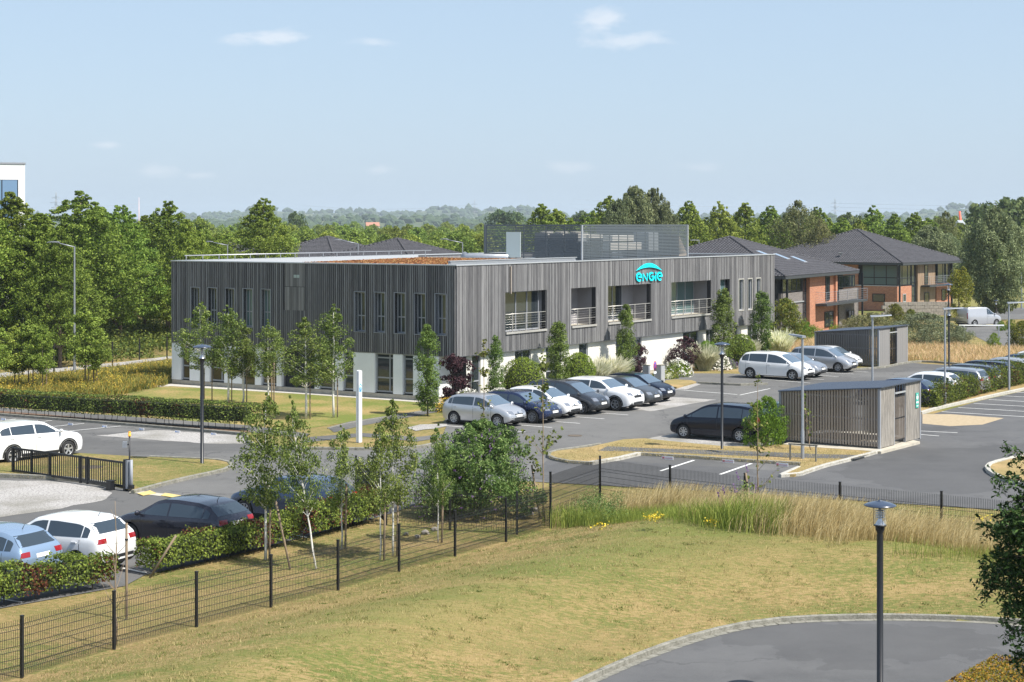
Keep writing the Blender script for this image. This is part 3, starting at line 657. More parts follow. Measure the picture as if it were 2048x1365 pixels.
# ================================================================== BUILDINGS
wood = M('weathered_wood', (.085, .085, .09), (.29, .288, .288), 3.0, .85, spec=.2, coord='obj', stretch=(3, 3, .22), island=.40, lo=.2, hi=.8, c3=(.17, .168, .17), fine=(9, .5), bump=.3, bscale=14)
wood_lt = M('pale_weathered_wood', (.11, .108, .105), (.33, .32, .31), 2.2, .85, spec=.2, coord='obj', stretch=(2.5, 2.5, .35), island=.5, lo=.15, hi=.85)
wood_br = M('brown_weathered_wood', (.17, .135, .105), (.50, .43, .36), 2.2, .85, spec=.2, coord='obj', stretch=(3, 3, .4), island=.6, lo=.15, hi=.85, c3=(.31, .265, .225), bump=.3, bscale=14)
membrane = M('black_membrane', (.03, .03, .032), rough=.9)
glass = M('window_glass', (.030, .038, .044), rough=.04, spec=1.0, coat=.3)
glass_teal = M('window_glass_teal', (.10, .16, .16), rough=.06, spec=.9)
glass_b = M('window_glass_brown', (.055, .045, .03), rough=.05, spec=1.0)
cap_m = M('parapet_cap', (.46, .48, .50), rough=.35, metal=.3)
sedum = M('sedum_roof', (.30, .12, .06), (.33, .22, .09), 2.5, .95, bump=1, bscale=20, c3=(.22, .11, .05), fine=(14, .9), lo=.35, hi=.7)
roof_gravel = M('roof_membrane', (.42, .43, .44), (.34, .34, .35), 1.5, .8)
louvre_m = M('louvre_steel', (.115, .135, .15), rough=.45, metal=.3)
white_lit = M('white_render', (.72, .71, .66), (.68, .66, .60), 1, .7)
inner_grey = M('loggia_panel', (.22, .215, .23), (.26, .255, .27), 1, .7)
curtain = M('curtain', (.42, .47, .44), (.30, .34, .33), 6, .9, coord='obj', stretch=(6, 6, .1))

class Fac:
    "a facade: local x along it, d = depth into the building, z up; knows how photo pixels land on it"
    def __init__(s, O_, u, swap=False): s.O = Vector(O_); s.u = Vector(u).normalized(); s.swap = swap
    def px(s, x, y, off=0.0):
        n = Vector((-s.u.y, s.u.x)) * off
        ox, oy = s.O.x + n.x, s.O.y + n.y
        k = (x - CX) / F; t = (k * oy - ox) / (s.u.x - k * s.u.y); dep = oy + s.u.y * t
        return t, H - (y - HY) * dep / F
    def p(s, a, d, z): return (d, a, z) if s.swap else (a, d, z)
    def box(s, mb, a0, a1, d0, d1, z0, z1, m=0): mb.box(s.p(a0, d0, z0), s.p(a1, d1, z1), m)
def window(fac, root, a0, a1, z0, z1, d=.18, fw=.06, vert=(), horiz=(), fm=None, gm=None, sill=False, label=None):
    "frame with its pane as a child, the pane set back in the frame"
    if a0 > a1: a0, a1 = a1, a0
    mb = MB(); B = lambda *q: fac.box(mb, *q)
    B(a0, a1, d, d + .08, z0, z0 + fw); B(a0, a1, d, d + .08, z1 - fw, z1); B(a0, a0 + fw, d, d + .08, z0 + fw, z1 - fw); B(a1 - fw, a1, d, d + .08, z0 + fw, z1 - fw)
    for f in vert: c = a0 + (a1 - a0) * f; B(c - fw * .45, c + fw * .45, d + .003, d + .077, z0 + fw, z1 - fw)
    for f in horiz: c = z0 + (z1 - z0) * f; B(a0 + fw, a1 - fw, d + .006, d + .074, c - fw * .45, c + fw * .45)
    w_ = mb.obj('window', fm or frame_grey, root, label=label)
    g_ = MB(); fac.box(g_, a0 + fw, a1 - fw, d + .035, d + .05, z0 + fw, z1 - fw); g_.obj('pane', gm or glass, w_)
    if sill: s_ = MB(); fac.box(s_, a0 - .03, a1 + .03, -.09, d, z0 - .05, z0); s_.obj('sill', cap_m, w_)
    return w_
def wall_cols(fac, mb, L0, L1, z0, z1, d0, d1, holes, m=0):
    ed = sorted({L0, L1, *[min(max(h[i], L0), L1) for h in holes for i in (0, 1)]})
    for a, b in zip(ed[:-1], ed[1:]):
        if b - a < 1e-4: continue
        c = (a + b) / 2; cuts = sorted([(h[2], h[3]) for h in holes if h[0] < c < h[1]]); z = z0
        for (p, q) in cuts:
            if p > z + 1e-3: fac.box(mb, a, b, d0, d1, z, p, m)
            z = max(z, q)
        if z < z1 - 1e-3: fac.box(mb, a, b, d0, d1, z, z1, m)
def battens(fac, mb, L0, L1, z0, z1, holes, pitch=.125, wd=.082, dep=.05, r=None, skip=lambda a: False):
    r = r or random.Random(5); n = int((L1 - L0) / pitch)
    for i in range(n):
        a = L0 + (i + .5) * (L1 - L0) / n; z = z0
        if skip(a): continue
        cuts = sorted([(h[2], h[3]) for h in holes if h[0] < a + wd / 2 and h[1] > a - wd / 2])
        segs = []
        for (p, q) in cuts:
            if p > z + .01: segs.append((z, p))
            z = max(z, q)
        if z < z1 - .01: segs.append((z, z1))
        for (p, q) in segs:
            w_ = wd * r.uniform(.86, 1.08); dd = dep * r.uniform(.85, 1.1)
            fac.box(mb, a - w_ / 2, a + w_ / 2, -dd, .0, p, q)
CO = Vector((-3.03, 94.7)); LA, LB = 21.1, 40.6
phi = math.atan2(bdir.y, bdir.x)
off = E('office_building', (CO.x, CO.y, 0), phi, label='long two-storey office clad in weathered grey timber battens over a white ground floor', cat='office building')
FB = Fac(CO, bdir); FA = Fac(CO, adir, True)
ZT, ZW = 7.42, 2.5
zt_a, zb_a = FA.px(893, 589)[1], FA.px(893, 671)[1]
upA = [(382.7, 400.3), (417, 434.6), (451.9, 469.8), (487.3, 505.8), (523.4, 542), (710.3, 731.4), (749.9, 770.7), (790, 811.4), (830, 852), (871.5, 893)]
holesA = []
for (x0, x1) in upA:
    a, b = FA.px(x1, 600)[0], FA.px(x0, 600)[0]; holesA.append((a, b, zb_a, zt_a))
pa0, pa1 = FA.px(610, 560)[0], FA.px(570, 560)[0]; pz0, pz1 = FA.px(590, 621)[1], FA.px(590, 527)[1]
louv = (pa0, pa1, pz0, pz1)
mb = MB(); wall_cols(FA, mb, 0.30, LA, ZW, ZT, .004, .28, holesA); mb.obj('wall', membrane, off)
mb = MB(); battens(FA, mb, 0, LA, ZW, ZT, holesA + [louv], .148, .088, .055, r=random.Random(1)); mb.obj('timber_battens', wood, off, kind='stuff')
mb = MB(); battens(FA, mb, pa0, pa1, pz0, pz0 + (pz1 - pz0) * .495, [], .06, .048, .05); battens(FA, mb, pa0, pa1, pz0 + (pz1 - pz0) * .505, pz1, [], .06, .048, .05)
mb.obj('vent_grille', wood_lt, off, label='patch of finer paler battens in the shaded facade', kind='stuff')
mb = MB()
for i in range(4):
    a = FA.px(590 + i * 3, 553)[0]; FA.box(mb, a - .03, a + .03, -.075, -.055, FA.px(595, 556)[1], FA.px(595, 550)[1])
mb.obj('vent_opening', M('pale_tag', (.55, .65, .6)), off, kind='stuff')
gl = [glass, glass, glass, glass_teal, glass_teal, glass, glass, glass, glass, glass]
trimA = MB()
for i, h in enumerate(holesA):
    w0 = window(FA, off, h[0] + .003, h[1] - .003, h[2] + .003, h[3] - .003, d=.20, fw=.07, horiz=(.4,), vert=(.62,), gm=gl[i])
    tr = MB(); t = .035
    for q in ((h[0] - t, h[0], h[2] - t, h[3] + t), (h[1], h[1] + t, h[2] - t, h[3] + t), (h[0], h[1], h[3], h[3] + t), (h[0], h[1], h[2] - t, h[2])):
        FA.box(tr, q[0], q[1], -.075, .21, q[2], q[3])
    tr.obj('reveal_trim', frame_grey, w0)
# ground floor, shaded side
zg0 = .30
gA = [(361.6, 379), (419.4, 448), (484, 509.6), (522, 552.7), (563, 629), (638, 670), (685.4, 706.5), (749.6, 786), (805, 826)]
gh = [(FA.px(b, 780)[0], FA.px(a, 780)[0]) for a, b in gA]
mb = MB(); FA.box(mb, FA.px(876, 800)[0], LA, .03, .30, .0, zg0 - .06); mb.obj('plinth', concrete, off)
solid = []; last = LA
for (a, b) in gh: solid.append((b, last)); last = a
aend = FA.px(873, 800)[0]; solid.append((aend, last))
for (a, b) in solid:
    n = max(1, round((b - a) / 1.25))
    for k in range(n):
        mb = MB(); q = (b - a) / n; FA.box(mb, a + k * q + .006, a + (k + 1) * q - .006, .0, .2, zg0 - .04, ZW - .003); mb.obj('wall_panel', white_panel, off)
for i, (a, b) in enumerate(gh):
    if i == 4: continue
    bot = zg0 + .02 if i not in (2,) else .08
    window(FA, off, a + .004, b - .004, bot, ZW - .004, d=.14, fw=.085, horiz=(.37, .88) if i != 2 else (.9,), vert=(.25,) if (b - a) > 1.0 else (), gm=glass_b if i in (0, 1, 2, 3) else glass)
# entrance recess
a, b = gh[4]; mb = MB()
FA.box(mb, a, b, 2.2, 2.35, 0, ZW - .01); FA.box(mb, a - .1, a, .2, 2.35, 0, ZW - .01); FA.box(mb, b, b + .1, .2, 2.35, 0, ZW - .01); mb.obj('entrance_recess', inner_grey, off)
window(FA, off, a + .5, b - .9, .05, 2.2, d=2.08, fw=.08, vert=(.5,), gm=glass)
mb = MB(); FA.box(mb, aend + .0, LA, .35, .5, 0, ZW); mb.obj('inner_wall', dark_inside, off)
# short white return at the corner, facing the sun
mb = MB(); mb.box((.0, aend - .006, .26), (1.2, aend - .16, ZW - .003)); mb.obj('wall_panel', white_panel, off)
mb = MB(); mb.box((.2, aend - .02, .0), (1.1, aend + .2, .25)); mb.obj('plinth', concrete, off)
# --- long sunlit facade
S0 = aend                                               # set back of its ground floor
def HB(x0, y0, x1, y1):
    a, zt = FB.px(x0, y0); b, _ = FB.px(x1, y0); _, zb = FB.px(x0, y1); return (a, b, zb, zt)
O1 = HB(1010.5, 584.5, 1090.5, 664); O2 = HB(1142.3, 576.3, 1190.5, 653); O3 = HB(1215.2, 573.3, 1300, 646.3); O4 = HB(1341.9, 566, 1420.6, 634.5); S1 = HB(1439.4, 560.2, 1458, 632)
N = [HB(1476, 559, 1486, 622), HB(1494, 558, 1503, 620.5), HB(1510.9, 556.5, 1520, 618.5)]
for q in range(len(N)): N[q] = (N[q][0], N[q][1], N[0][2], N[0][3])
big = [O1, O2, O3, O4, S1]
zb_b = sum(h[2] for h in big[:4]) / 4; zt_b = sum(h[3] for h in big[:4]) / 4
big = [(h[0], h[1], zb_b, zt_b) for h in big]
holesB = big + N
mb = MB(); wall_cols(FB, mb, 0, LB, ZW, ZT, .004, .25, holesB); mb.obj('wall', membrane, off)
mb = MB(); battens(FB, mb, 0, LB, ZW, ZT, holesB, r=random.Random(2), wd=.098); mb.obj('timber_battens', wood, off, kind='stuff')
# one batten has sprung loose above the first loggia
mb = MB(); aL = O1[0] + .35; mb.box((aL, -.16, zt_b - .1), (aL + .07, -.06, zt_b + 1.45)); mb.obj('loose_batten', wood_br, off, label='loose dark batten above the first loggia')
mb = MB(); FA.box(mb, .0, LA, .0, .03, ZW - .04, ZW - .003); FB.box(mb, 0.03, LB, 0, S0, ZW - .04, ZW - .003); FB.box(mb, 0.03, 1.3, S0, 3.0, ZW - .035, ZW - .003); mb.obj('soffit', frame_grey, off)
rail_m = M('rail_steel', (.62, .60, .56), rough=.35, metal=.5)
for i, h in enumerate(big[:4]):
    a, b, z0, z1 = h; dep = 1.25
    mb = MB()
    mb.box((a - .02, .26, z0 - .1), (b + .02, dep + .2, z0 - .02)); mb.obj('loggia_floor', concrete, off)
    mb = MB(); mb.box((a - .1, .251, z0 - .02), (a, dep, z1 + .02)); mb.box((b, .251, z0 - .02), (b + .1, dep, z1 + .02)); mb.box((a - .1, .251, z1), (b + .1, dep, z1 + .1)); mb.obj('loggia_lining', inner_grey, off)
    mb = MB(); mb.box((a - .04, -.12, z0 - .12), (b + .04, .25, z0)); mb.obj('sill', rail_m, off)
    f0, f1 = [(0.0, 1.0), (.0, .56), (.36, .74), (.34, 1.0)][i]
    L_ = b - a
    if f0 > 0: mb = MB(); mb.box((a, dep, z0 - .02), (a + L_ * f0, dep + .1, z1)); mb.obj('loggia_panel', inner_grey, off)
    if f1 < 1: mb = MB(); mb.box((a + L_ * f1, dep, z0 - .02), (b, dep + .1, z1)); mb.obj('loggia_panel', inner_grey, off)
    dd = dep if i else .45
    window(FB, off, a + L_ * f0 + .002, a + L_ * f1 - .002, z0 - .02, z1 - .002, d=dd, fw=.07, vert=[(.14, .42, .7), (.5,), (.4,), (.34, .66)][i], gm=glass_teal if i in (1, 3) else glass)
    if i in (0, 3):
        mb = MB(); q0, q1 = ((.15, .38), (.02, .55))[i == 3]; zz = a + L_ * (f0 + (f1 - f0) * q0); z2 = a + L_ * (f0 + (f1 - f0) * q1)
        n = 14; pts = [(zz + (z2 - zz) * k / n, dd + .12 + .03 * (k % 2)) for k in range(n + 1)]
        mb.add([(x, y, z0 + .05) for x, y in pts] + [(x, y, z1 - .1) for x, y in pts], [(k, k + 1, k + n + 2, k + n + 1) for k in range(n)]); mb.obj('curtain', curtain, off)
    ra = E('railing', (0, 0, 0)); ra.parent = off
    mb = MB()
    for zz in (1.0, .42): mb.tube([(a, -.02, z0 + zz), (b, -.02, z0 + zz)], .022 if zz == 1. else .016, 6)
    for k in range(6): mb.tube([(a, .01, z0 + .12 + k * .145), (b, .01, z0 + .12 + k * .145)], .004, 4)
    mb.obj('handrail', rail_m, ra, kind='stuff')
    n = max(2, round(L_ / 1.25))
    for k in range(n): mb = MB(); xx = a + L_ * (k + .5) / n; mb.box((xx - .02, -.04, z0 - .1), (xx + .02, 0, z0 + 1.0)); mb.obj('baluster', rail_m, ra)
a, b, z0, z1 = big[4]; window(FB, off, a, b, z0, z1, d=.3, fw=.06, vert=(.5,), gm=glass_teal)
for h in N:
    w0 = window(FB, off, h[0] + .03, h[1] - .03, h[2] + .03, h[3] - .03, d=.06, fw=.06, gm=glass)
    mb = MB(); t = .04
    for q in ((h[0] - t, h[0] + .03, h[2] - t, h[3] + t), (h[1] - .03, h[1] + t, h[2] - t, h[3] + t), (h[0] + .03, h[1] - .03, h[3] - .03, h[3] + t), (h[0] + .03, h[1] - .03, h[2] - t, h[2] + .03)): FB.box(mb, q[0], q[1], -.075, .06, q[2], q[3])
    mb.obj('reveal_trim', rail_m, w0)
# its ground floor: white panels and dark glazing
S0A = S0; S0 = .22; FBs = Fac(CO + adir * S0, bdir)
def gb(x): return FBs.px(x, 740, 0)[0]
gx_ = [(944, 961), (1030, 1062), (1092, 1122), (1158, 1176), (1232, 1283), (1366, 1397), (1412, 1428), (1455, 1475), (1495, 1515)]
hs = [(gb(a), gb(b)) for a, b in gx_]
last = 1.3; segs = []
for (a, b) in hs: segs.append((last, a)); last = b
segs.append((last, LB - .2))
for (a, b) in segs:
    n = max(1, round((b - a) / 2.4))
    for k in range(n):
        q = (b - a) / n; mb = MB(); mb.box((a + k * q + .006, S0 - .0, .2), (a + (k + 1) * q - .006, S0 + .2, ZW - .045)); mb.obj('wall_panel', white_lit, off)
for (a, b) in hs:
    FX = Fac(CO, bdir); window(FX, off, a + .004, b - .004, .12, ZW - .05, d=S0 + .06, fw=.08, horiz=(.38,), vert=(.5,) if b - a > 1.2 else (), gm=glass)
mb = MB(); mb.box((1.3, S0 + .02, 0), (LB - .2, S0 + .3, .195)); mb.obj('plinth', concrete, off)
mb = MB(); mb.box((1.3, S0 + .26, .2), (LB - .2, S0 + .3, ZW - .05)); mb.box((1.25, S0 + .0, .0), (1.3, 3.0, ZW - .05)); mb.obj('inner_wall', dark_inside, off)
# far sides and roof
mb = MB(); mb.box((.35, LA - .2, 0), (LB, LA, ZT)); mb.box((LB - .2, S0 + .35, 0), (LB, LA - .201, ZT)); mb.box((LB - .2, 0, ZW), (LB, S0 + .349, ZT)); mb.obj('wall', wood, off)
mb = MB(); mb.box((.3, .3, ZT - .62), (LB - .25, LA - .25, ZT - .5)); mb.obj('roof', roof_gravel, off)
rise = MB(); rx0, rx1 = .6, 13.6
mb = MB(); mb.add([(rx0, 1.6, ZT + .0), (12.0, 1.6, ZT + .10), (12.0, LA - 9.8, ZT + .10), (rx0, LA - 9.8, ZT + .0), (rx0, 1.6, ZT - .5), (12.0, 1.6, ZT - .5), (12.0, LA - 9.8, ZT - .5), (rx0, LA - 9.8, ZT - .5)], [(0, 1, 2, 3), (0, 4, 5, 1), (1, 5, 6, 2), (2, 6, 7, 3), (3, 7, 4, 0)]); mb.obj('sedum_roof', sedum, off)
gt = np.random.default_rng(3); nn = 14000; Pq = np.stack([gt.uniform(rx0, 12.0, nn), gt.uniform(1.6, LA - 9.8, nn), np.zeros(nn)], 1); Pq[:, 2] = ZT + (Pq[:, 0] - rx0) * .0088
O('sedum_plants', npmesh('sedum_plants', leaf_verts(Pq + np.array([0, 0, .03]), np.tile([0, 0, 1.], (nn, 1)), .12, gt, .8, .9), 4, [leafM('leaf_sedum', (.26, .08, .04), (.38, .24, .10), (.30, .14, .06), tr=.05)]), off, kind='stuff')
mb = MB()
FA.box(mb, -.09, LA + .02, -.09, .30, ZT, ZT + .06); mb.box((.301, -.09, ZT), (LB + .02, .30, ZT + .06)); mb.box((.301, LA - .28, ZT), (LB, LA + .02, ZT + .06)); mb.box((LB - .28, .301, ZT), (LB + .02, LA - .281, ZT + .06))
mb.obj('parapet_cap', cap_m, off)
mb = MB(); FA.box(mb, LA - 7.3, LA - .35, .32, .42, ZT - .4, ZT + .02); mb.box((.6, LA - .9, ZT - .3), (24, LA - .8, ZT + .05)); mb.obj('inner_upstand', cap_m, off)
# corrugated inner parapet by the corner
mb = MB()
for i in range(120): x = 1.2 + i * .11; mb.box((x, 1.20, ZT - .4), (x + .075, 1.26, ZT + .20))
mb.box((1.1, 1.261, ZT - .4), (14.6, 1.30, ZT + .19)); mb.obj('corrugated_upstand', cap_m, off, kind='stuff')
mb = MB(); mb.box((1.1, 1.17, ZT + .2), (14.6, 1.33, ZT + .24)); mb.obj('upstand_cap', cap_m, off)
# safety rail along the back of the roof
rr_ = E('roof_rail', (0, 0, 0)); rr_.parent = off
mb = MB(); mb.tube([(.5, LA - .6, ZT + .34), (26, LA - .6, ZT + .34)], .035, 8); mb.obj('rail', steel_grey, rr_)
for i in range(18): mb = MB(); x = .6 + i * 1.45; mb.box((x, LA - .62, ZT - .1), (x + .04, LA - .58, ZT + .34)); mb.obj('rail_post', steel_grey, rr_)

# louvred screen on the roof, built where the photo shows its two near faces
sc_c = Vector((14.9, 3.2)); zs0, zs1 = ZT + .12, 9.62
def screen_local(px, py, yoff):
    p, z = Fac(CO + adir * yoff, bdir).px(px, py); return p, z
xa, _ = screen_local(1164, 480, 2.2); xb, _ = screen_local(1375, 480, 2.2)
FL_ = Fac(CO + bdir * xa, adir)
ya = FL_.px(971, 480)[0]
scr = E('louvre_screen', (0, 0, 0)); scr.parent = off
nsl = 21
def louvres(x0, y0, x1, y1, nm='louvre_panel'):
    mb = MB(); L_ = math.hypot(x1 - x0, y1 - y0); tx, ty = (x1 - x0) / L_, (y1 - y0) / L_
    for k in range(nsl):
        z = zs0 + .05 + (zs1 - zs0 - .1) * k / (nsl - 1)
        hw = .018
        M_ = Matrix(((tx, -ty, 0, x0), (ty, tx, 0, y0), (0, 0, 1, 0), (0, 0, 0, 1)))
        mb.box((0, -.03, z - .035), (L_, .03, z + .035), M=M_)
    mb.obj('louvre_blades', louvre_m, scr, kind='stuff')
for z in (zs0 - .1, zs1 - .04):
    for q in ((xa, 2.16, xb, 2.24), (xa - .04, 2.25, xa + .04, ya)): mb = MB(); mb.box((q[0], q[1], z), (q[2], q[3], z + .07)); mb.obj('screen_rail', louvre_m, scr)
def post(x, y, z0=None, w_=.05, mat=None, nm='screen_post'): mb = MB(); mb.box((x - w_, y - w_, z0 or zs0 - .12), (x + w_, y + w_, zs1)); mb.obj(nm, mat or louvre_m, scr)
louvres(xa, 2.2, xb, 2.2); louvres(xa, 2.25, xa, ya)
post(xa, 2.2, w_=.045, mat=cap_m); post(xb, 2.2, w_=.05, mat=cap_m); post(xa, ya, w_=.08)
for f in (.18, .37, .6, .68): post(xa + .06, 2.2 + (ya - 2.2) * f, w_=.03)
for k in range(1, 12): post(xa + (xb - xa) * k / 12, 2.27, w_=.02)
louvres(xb, 2.25, xb, ya); 
mb = MB(); mb.box((xa, 2.1, zs0 - .2), (xb, ya, zs0 - .13)); mb.obj('screen_deck', louvre_m, scr)
mb = MB(); mb.box((xa - .1, 2.2 + (ya - 2.2) * .62, zs0), (xa - .06, 2.2 + (ya - 2.2) * .77, zs1 - .45)); mb.obj('screen_door', M('pale_door', (.55, .62, .60), rough=.6), scr)
mb = MB(); mb.box((xb + .3, 4.0, ZT - .1), (xb + .35, 6.5, ZT + .02)); mb.add([(xb + .2, 3.0, ZT), (xb + .2, 7.0, ZT), (xb + 1.6, 7.0, ZT), (xb + 1.6, 3.0, ZT), (xb + .25, 3.0, ZT + 1.5), (xb + .25, 7.0, ZT + 1.5)], [(0, 1, 2, 3), (3, 2, 5, 4), (0, 3, 4), (1, 5, 2), (0, 4, 5, 1)]); mb.obj('roof_light', M('tan_board', (.45, .36, .27)), off)
def loc2(x, y, z=0.0):
    p = CO + bdir * x + adir * y; return Vector((p.x, p.y, z))
unit_m = M('unit_grey', (.30, .33, .36), rough=.5); unit_l = M('unit_pale', (.62, .60, .56), rough=.6)
for k in range(3):
    yy = 2.2 + (ya - 2.2) * (.50 - k * .155)
    o = E('rooftop_unit', loc2(xa + 1.0, yy, zs0 - .13), phi, label=f'grey rooftop cooling unit behind the louvres, {["left", "middle", "right"][k]} of three', cat='cooling unit', group='rooftop cooling units')
    mb = MB(); mb.box((0, -.52, .1), (1.3, .52, 1.4)); mb.obj('casing', unit_m, o)
    mb = MB(); mb.box((0, -.5, 1.401), (1.3, .5, 1.7)); mb.lathe([(.42, 1.70), (.45, 1.80), (.38, 1.80), (.36, 1.71)], (.65, 0, 0), 14); mb.obj('fan_hood', unit_l, o)
    mb = MB()
    for q in range(12): mb.box((-.02, -.46 + q * .077, .2), (-.003, -.43 + q * .077, 1.3))
    mb.obj('grille', frame_grey, o, kind='stuff')
    mb = MB(); mb.box((.1, -.5, 0), (.2, .5, .099)); mb.box((1.1, -.5, 0), (1.2, .5, .099)); mb.obj('feet', frame_grey, o)
o = E('rooftop_unit', loc2(xa + 2.0, 3.6, zs0 - .13), phi, label='pale air handling unit behind the corner of the louvres', cat='cooling unit')
mb = MB(); mb.box((0, -.7, .1), (1.8, .7, 1.6)); mb.obj('casing', unit_l, o); mb = MB(); mb.box((-.03, -.5, .4), (-.003, .5, 1.3)); mb.obj('grille', frame_grey, o); mb = MB(); mb.box((.1, -.6, 0), (1.7, .6, .099)); mb.obj('feet', frame_grey, o)
o = E('rooftop_unit', loc2(xa + 6.0, 4.2, zs0 - .13), phi, label='long pale duct unit seen through the right hand louvres', cat='cooling unit')
mb = MB(); mb.box((0, -.6, .5), (4.2, .6, 1.0)); mb.box((.5, -.45, 1.101), (3.4, .45, 1.5)); mb.obj('casing', unit_l, o); mb = MB(); mb.box((.2, -.5, 0), (.4, .5, .499)); mb.box((3.6, -.5, 0), (3.8, .5, .499)); mb.obj('feet', frame_grey, o); mb = MB(); mb.box((5.2, -.6, .0), (6.6, .6, 1.7)); mb.obj('cabinet', unit_m, o)
mb = MB(); mb.tube([(0, 0, .55), (.35, 0, .42), (3.6, 0, .42)], .27, 14); o = E('ventilation_duct', loc2(xa, ya + 1.75, ZT - .35) , phi + R(-90), label='round galvanised ventilation duct on the roof beside the louvred screen', cat='duct')
mb.obj('pipe', galv, o)
mb = MB()
for k in range(10): mb.lathe([(.285, 0), (.285, .03)], (0, 0, 0), 14, axis='y')
mb = MB(); mb.box((1.2, -.03, 0), (1.26, .03, .16)); mb.box((2.8, -.03, 0), (2.86, .03, .16)); mb.obj('bracket', galv, o)

# --- the company sign
cyan = M('sign_cyan', (.0, .86, .98), rough=.35, spec=.4)
sg0, sgz = FB.px(1295.0, 541)
sgn = E('company_sign', loc2(sg0, -.10, sgz), phi, label='bright cyan company sign with an arc above the letters on the timber facade', cat='sign')
def stroke_mesh(strokes, wd, dep=.05, n=5):
    "rounded strokes in the x-z plane, extruded towards the viewer"
    mb = MB()
    for st in strokes:
        P = [Vector(p) for p in st]; Lp = []; Rp = []
        for i, p in enumerate(P):
            t = (P[min(i + 1, len(P) - 1)] - P[max(i - 1, 0)]).normalized(); nn_ = Vector((-t.y, t.x)) * wd / 2
            if i == 0: p = p - t * wd * .3
            if i == len(P) - 1: p = p + t * wd * .3
            Lp.append(p + nn_); Rp.append(p - nn_)
        m_ = len(P); vs = [(q.x, -dep, q.y) for q in Lp] + [(q.x, -dep, q.y) for q in Rp] + [(q.x, 0, q.y) for q in Lp] + [(q.x, 0, q.y) for q in Rp]
        fs = []
        for i in range(m_ - 1):
            fs += [(i, m_ + i, m_ + i + 1, i + 1), (i, i + 1, 2 * m_ + i + 1, 2 * m_ + i), (m_ + i, 3 * m_ + i, 3 * m_ + i + 1, m_ + i + 1)]
        fs += [(0, 2 * m_, 3 * m_, m_), (m_ - 1, 2 * m_ - 1, 4 * m_ - 1, 3 * m_ - 1)]
        mb.add(vs, fs)
    return mb
# the scale: about 1180 crop pixels (52 photo pixels) across; facade foreshortening handled by its real width
wS = FB.px(1321, 541)[0] - FB.px(1268.5, 541)[0]; kx = wS / 1190.; kz = (F / (CO.y + bdir.y * sg0)) ; kz = 1 / (22.75 * kz)
zsh = lambda x: (x - 600) * (-.055)            # take the perspective slope out of the traced heights
def sp_(x, y): return ((x - 905) * kx, (620 - (y - (905 - x) * .055)) * kz)
def arc_(cx, cy, rx, ry, a0, a1, n=14): return [(cx + rx * math.cos(R(a0 + (a1 - a0) * i / n)), cy - ry * math.sin(R(a0 + (a1 - a0) * i / n))) for i in range(n + 1)]
def lett(strokes, nm='letter', wd=None): stroke_mesh([[sp_(*p) for p in s] for s in strokes], wd or 78 * kz * 1.02).obj(nm, cyan, sgn)
lett([[(430, 920), (530, 920)] + arc_(445, 930, 105, 165, 2, 300, 22)])
lett([[(615, 1090), (622, 790), (800, 1080), (812, 770)]])
lett([arc_(1010, 900, 110, 165, 62, 355, 22) + [(1105, 905), (1020, 900)]])
lett([[(1190, 1070), (1192, 850)], [(1192, 725), (1193, 760)]])
lett([[(1360, 880), (1465, 880)] + arc_(1380, 890, 105, 165, 2, 300, 22)])
up = arc_(905, 900, 640, 600, 155, 25, 24); top_ = [(330 + 1150 * i / 24, 640 - 20 * i / 24 - 340 * math.sin(math.pi * i / 24) ** .95) for i in range(25)]; bot_ = [(330 + 1150 * i / 24, 640 - 20 * i / 24 - 150 * math.sin(math.pi * i / 24) ** .9) for i in range(25)]
mb = MB(); T_ = [sp_(*p) for p in top_]; B_ = [sp_(*p) for p in bot_]; n = 25
mb.add([(p[0], -.05, p[1]) for p in T_] + [(p[0], -.05, p[1]) for p in B_] + [(p[0], 0, p[1]) for p in T_] + [(p[0], 0, p[1]) for p in B_],
       [(i, n + i, n + i + 1, i + 1) for i in range(n - 1)] + [(i, i + 1, 2 * n + i + 1, 2 * n + i) for i in range(n - 1)] + [(n + i, 3 * n + i, 3 * n + i + 1, n + i + 1) for i in range(n - 1)])
mb.obj('arc', cyan, sgn)

# ================================================================== HOUSES WITH TILED ROOFS
tile_m = M('roof_tile', (.042, .042, .048), (.088, .086, .095), 3, .75, spec=.3, island=.0, lo=.3, hi=.7, fine=(20, .5))
brick_o = M('orange_brick', (.40, .16, .09), (.30, .11, .07), 2, .9, fine=(9, .8))
brick_g = M('grey_brick', (.17, .155, .15), (.11, .10, .10), 2, .9, fine=(9, .8))
def brickify(m, cols, mortar):
    t = m.node_tree; n = t.nodes; l = t.links; b = n['Principled BSDF']
    br = n.new('ShaderNodeTexBrick'); br.inputs['Scale'].default_value = 1.0; br.inputs['Brick Width'].default_value = .22; br.inputs['Row Height'].default_value = .07; br.inputs['Mortar Size'].default_value = .01
    br.inputs['Color1'].default_value = (*cols[0], 1); br.inputs['Color2'].default_value = (*cols[1], 1); br.inputs['Mortar'].default_value = (*mortar, 1)
    tcn = n.new('ShaderNodeTexCoord'); s_ = n.new('ShaderNodeSeparateXYZ'); l.new(tcn.outputs['Object'], s_.inputs[0]); c_ = n.new('ShaderNodeCombineXYZ')
    l.new(mth(t, 'ADD', s_.outputs[0], s_.outputs[1]), c_.inputs[0]); l.new(s_.outputs[2], c_.inputs[1]); l.new(c_.outputs[0], br.inputs['Vector'])
    l.new(br.outputs['Color'], b.inputs['Base Color'])
brickify(brick_o, ((.52, .19, .09), (.34, .10, .05)), (.40, .30, .22)); brickify(brick_g, ((.20, .18, .17), (.10, .09, .09)), (.24, .22, .2))
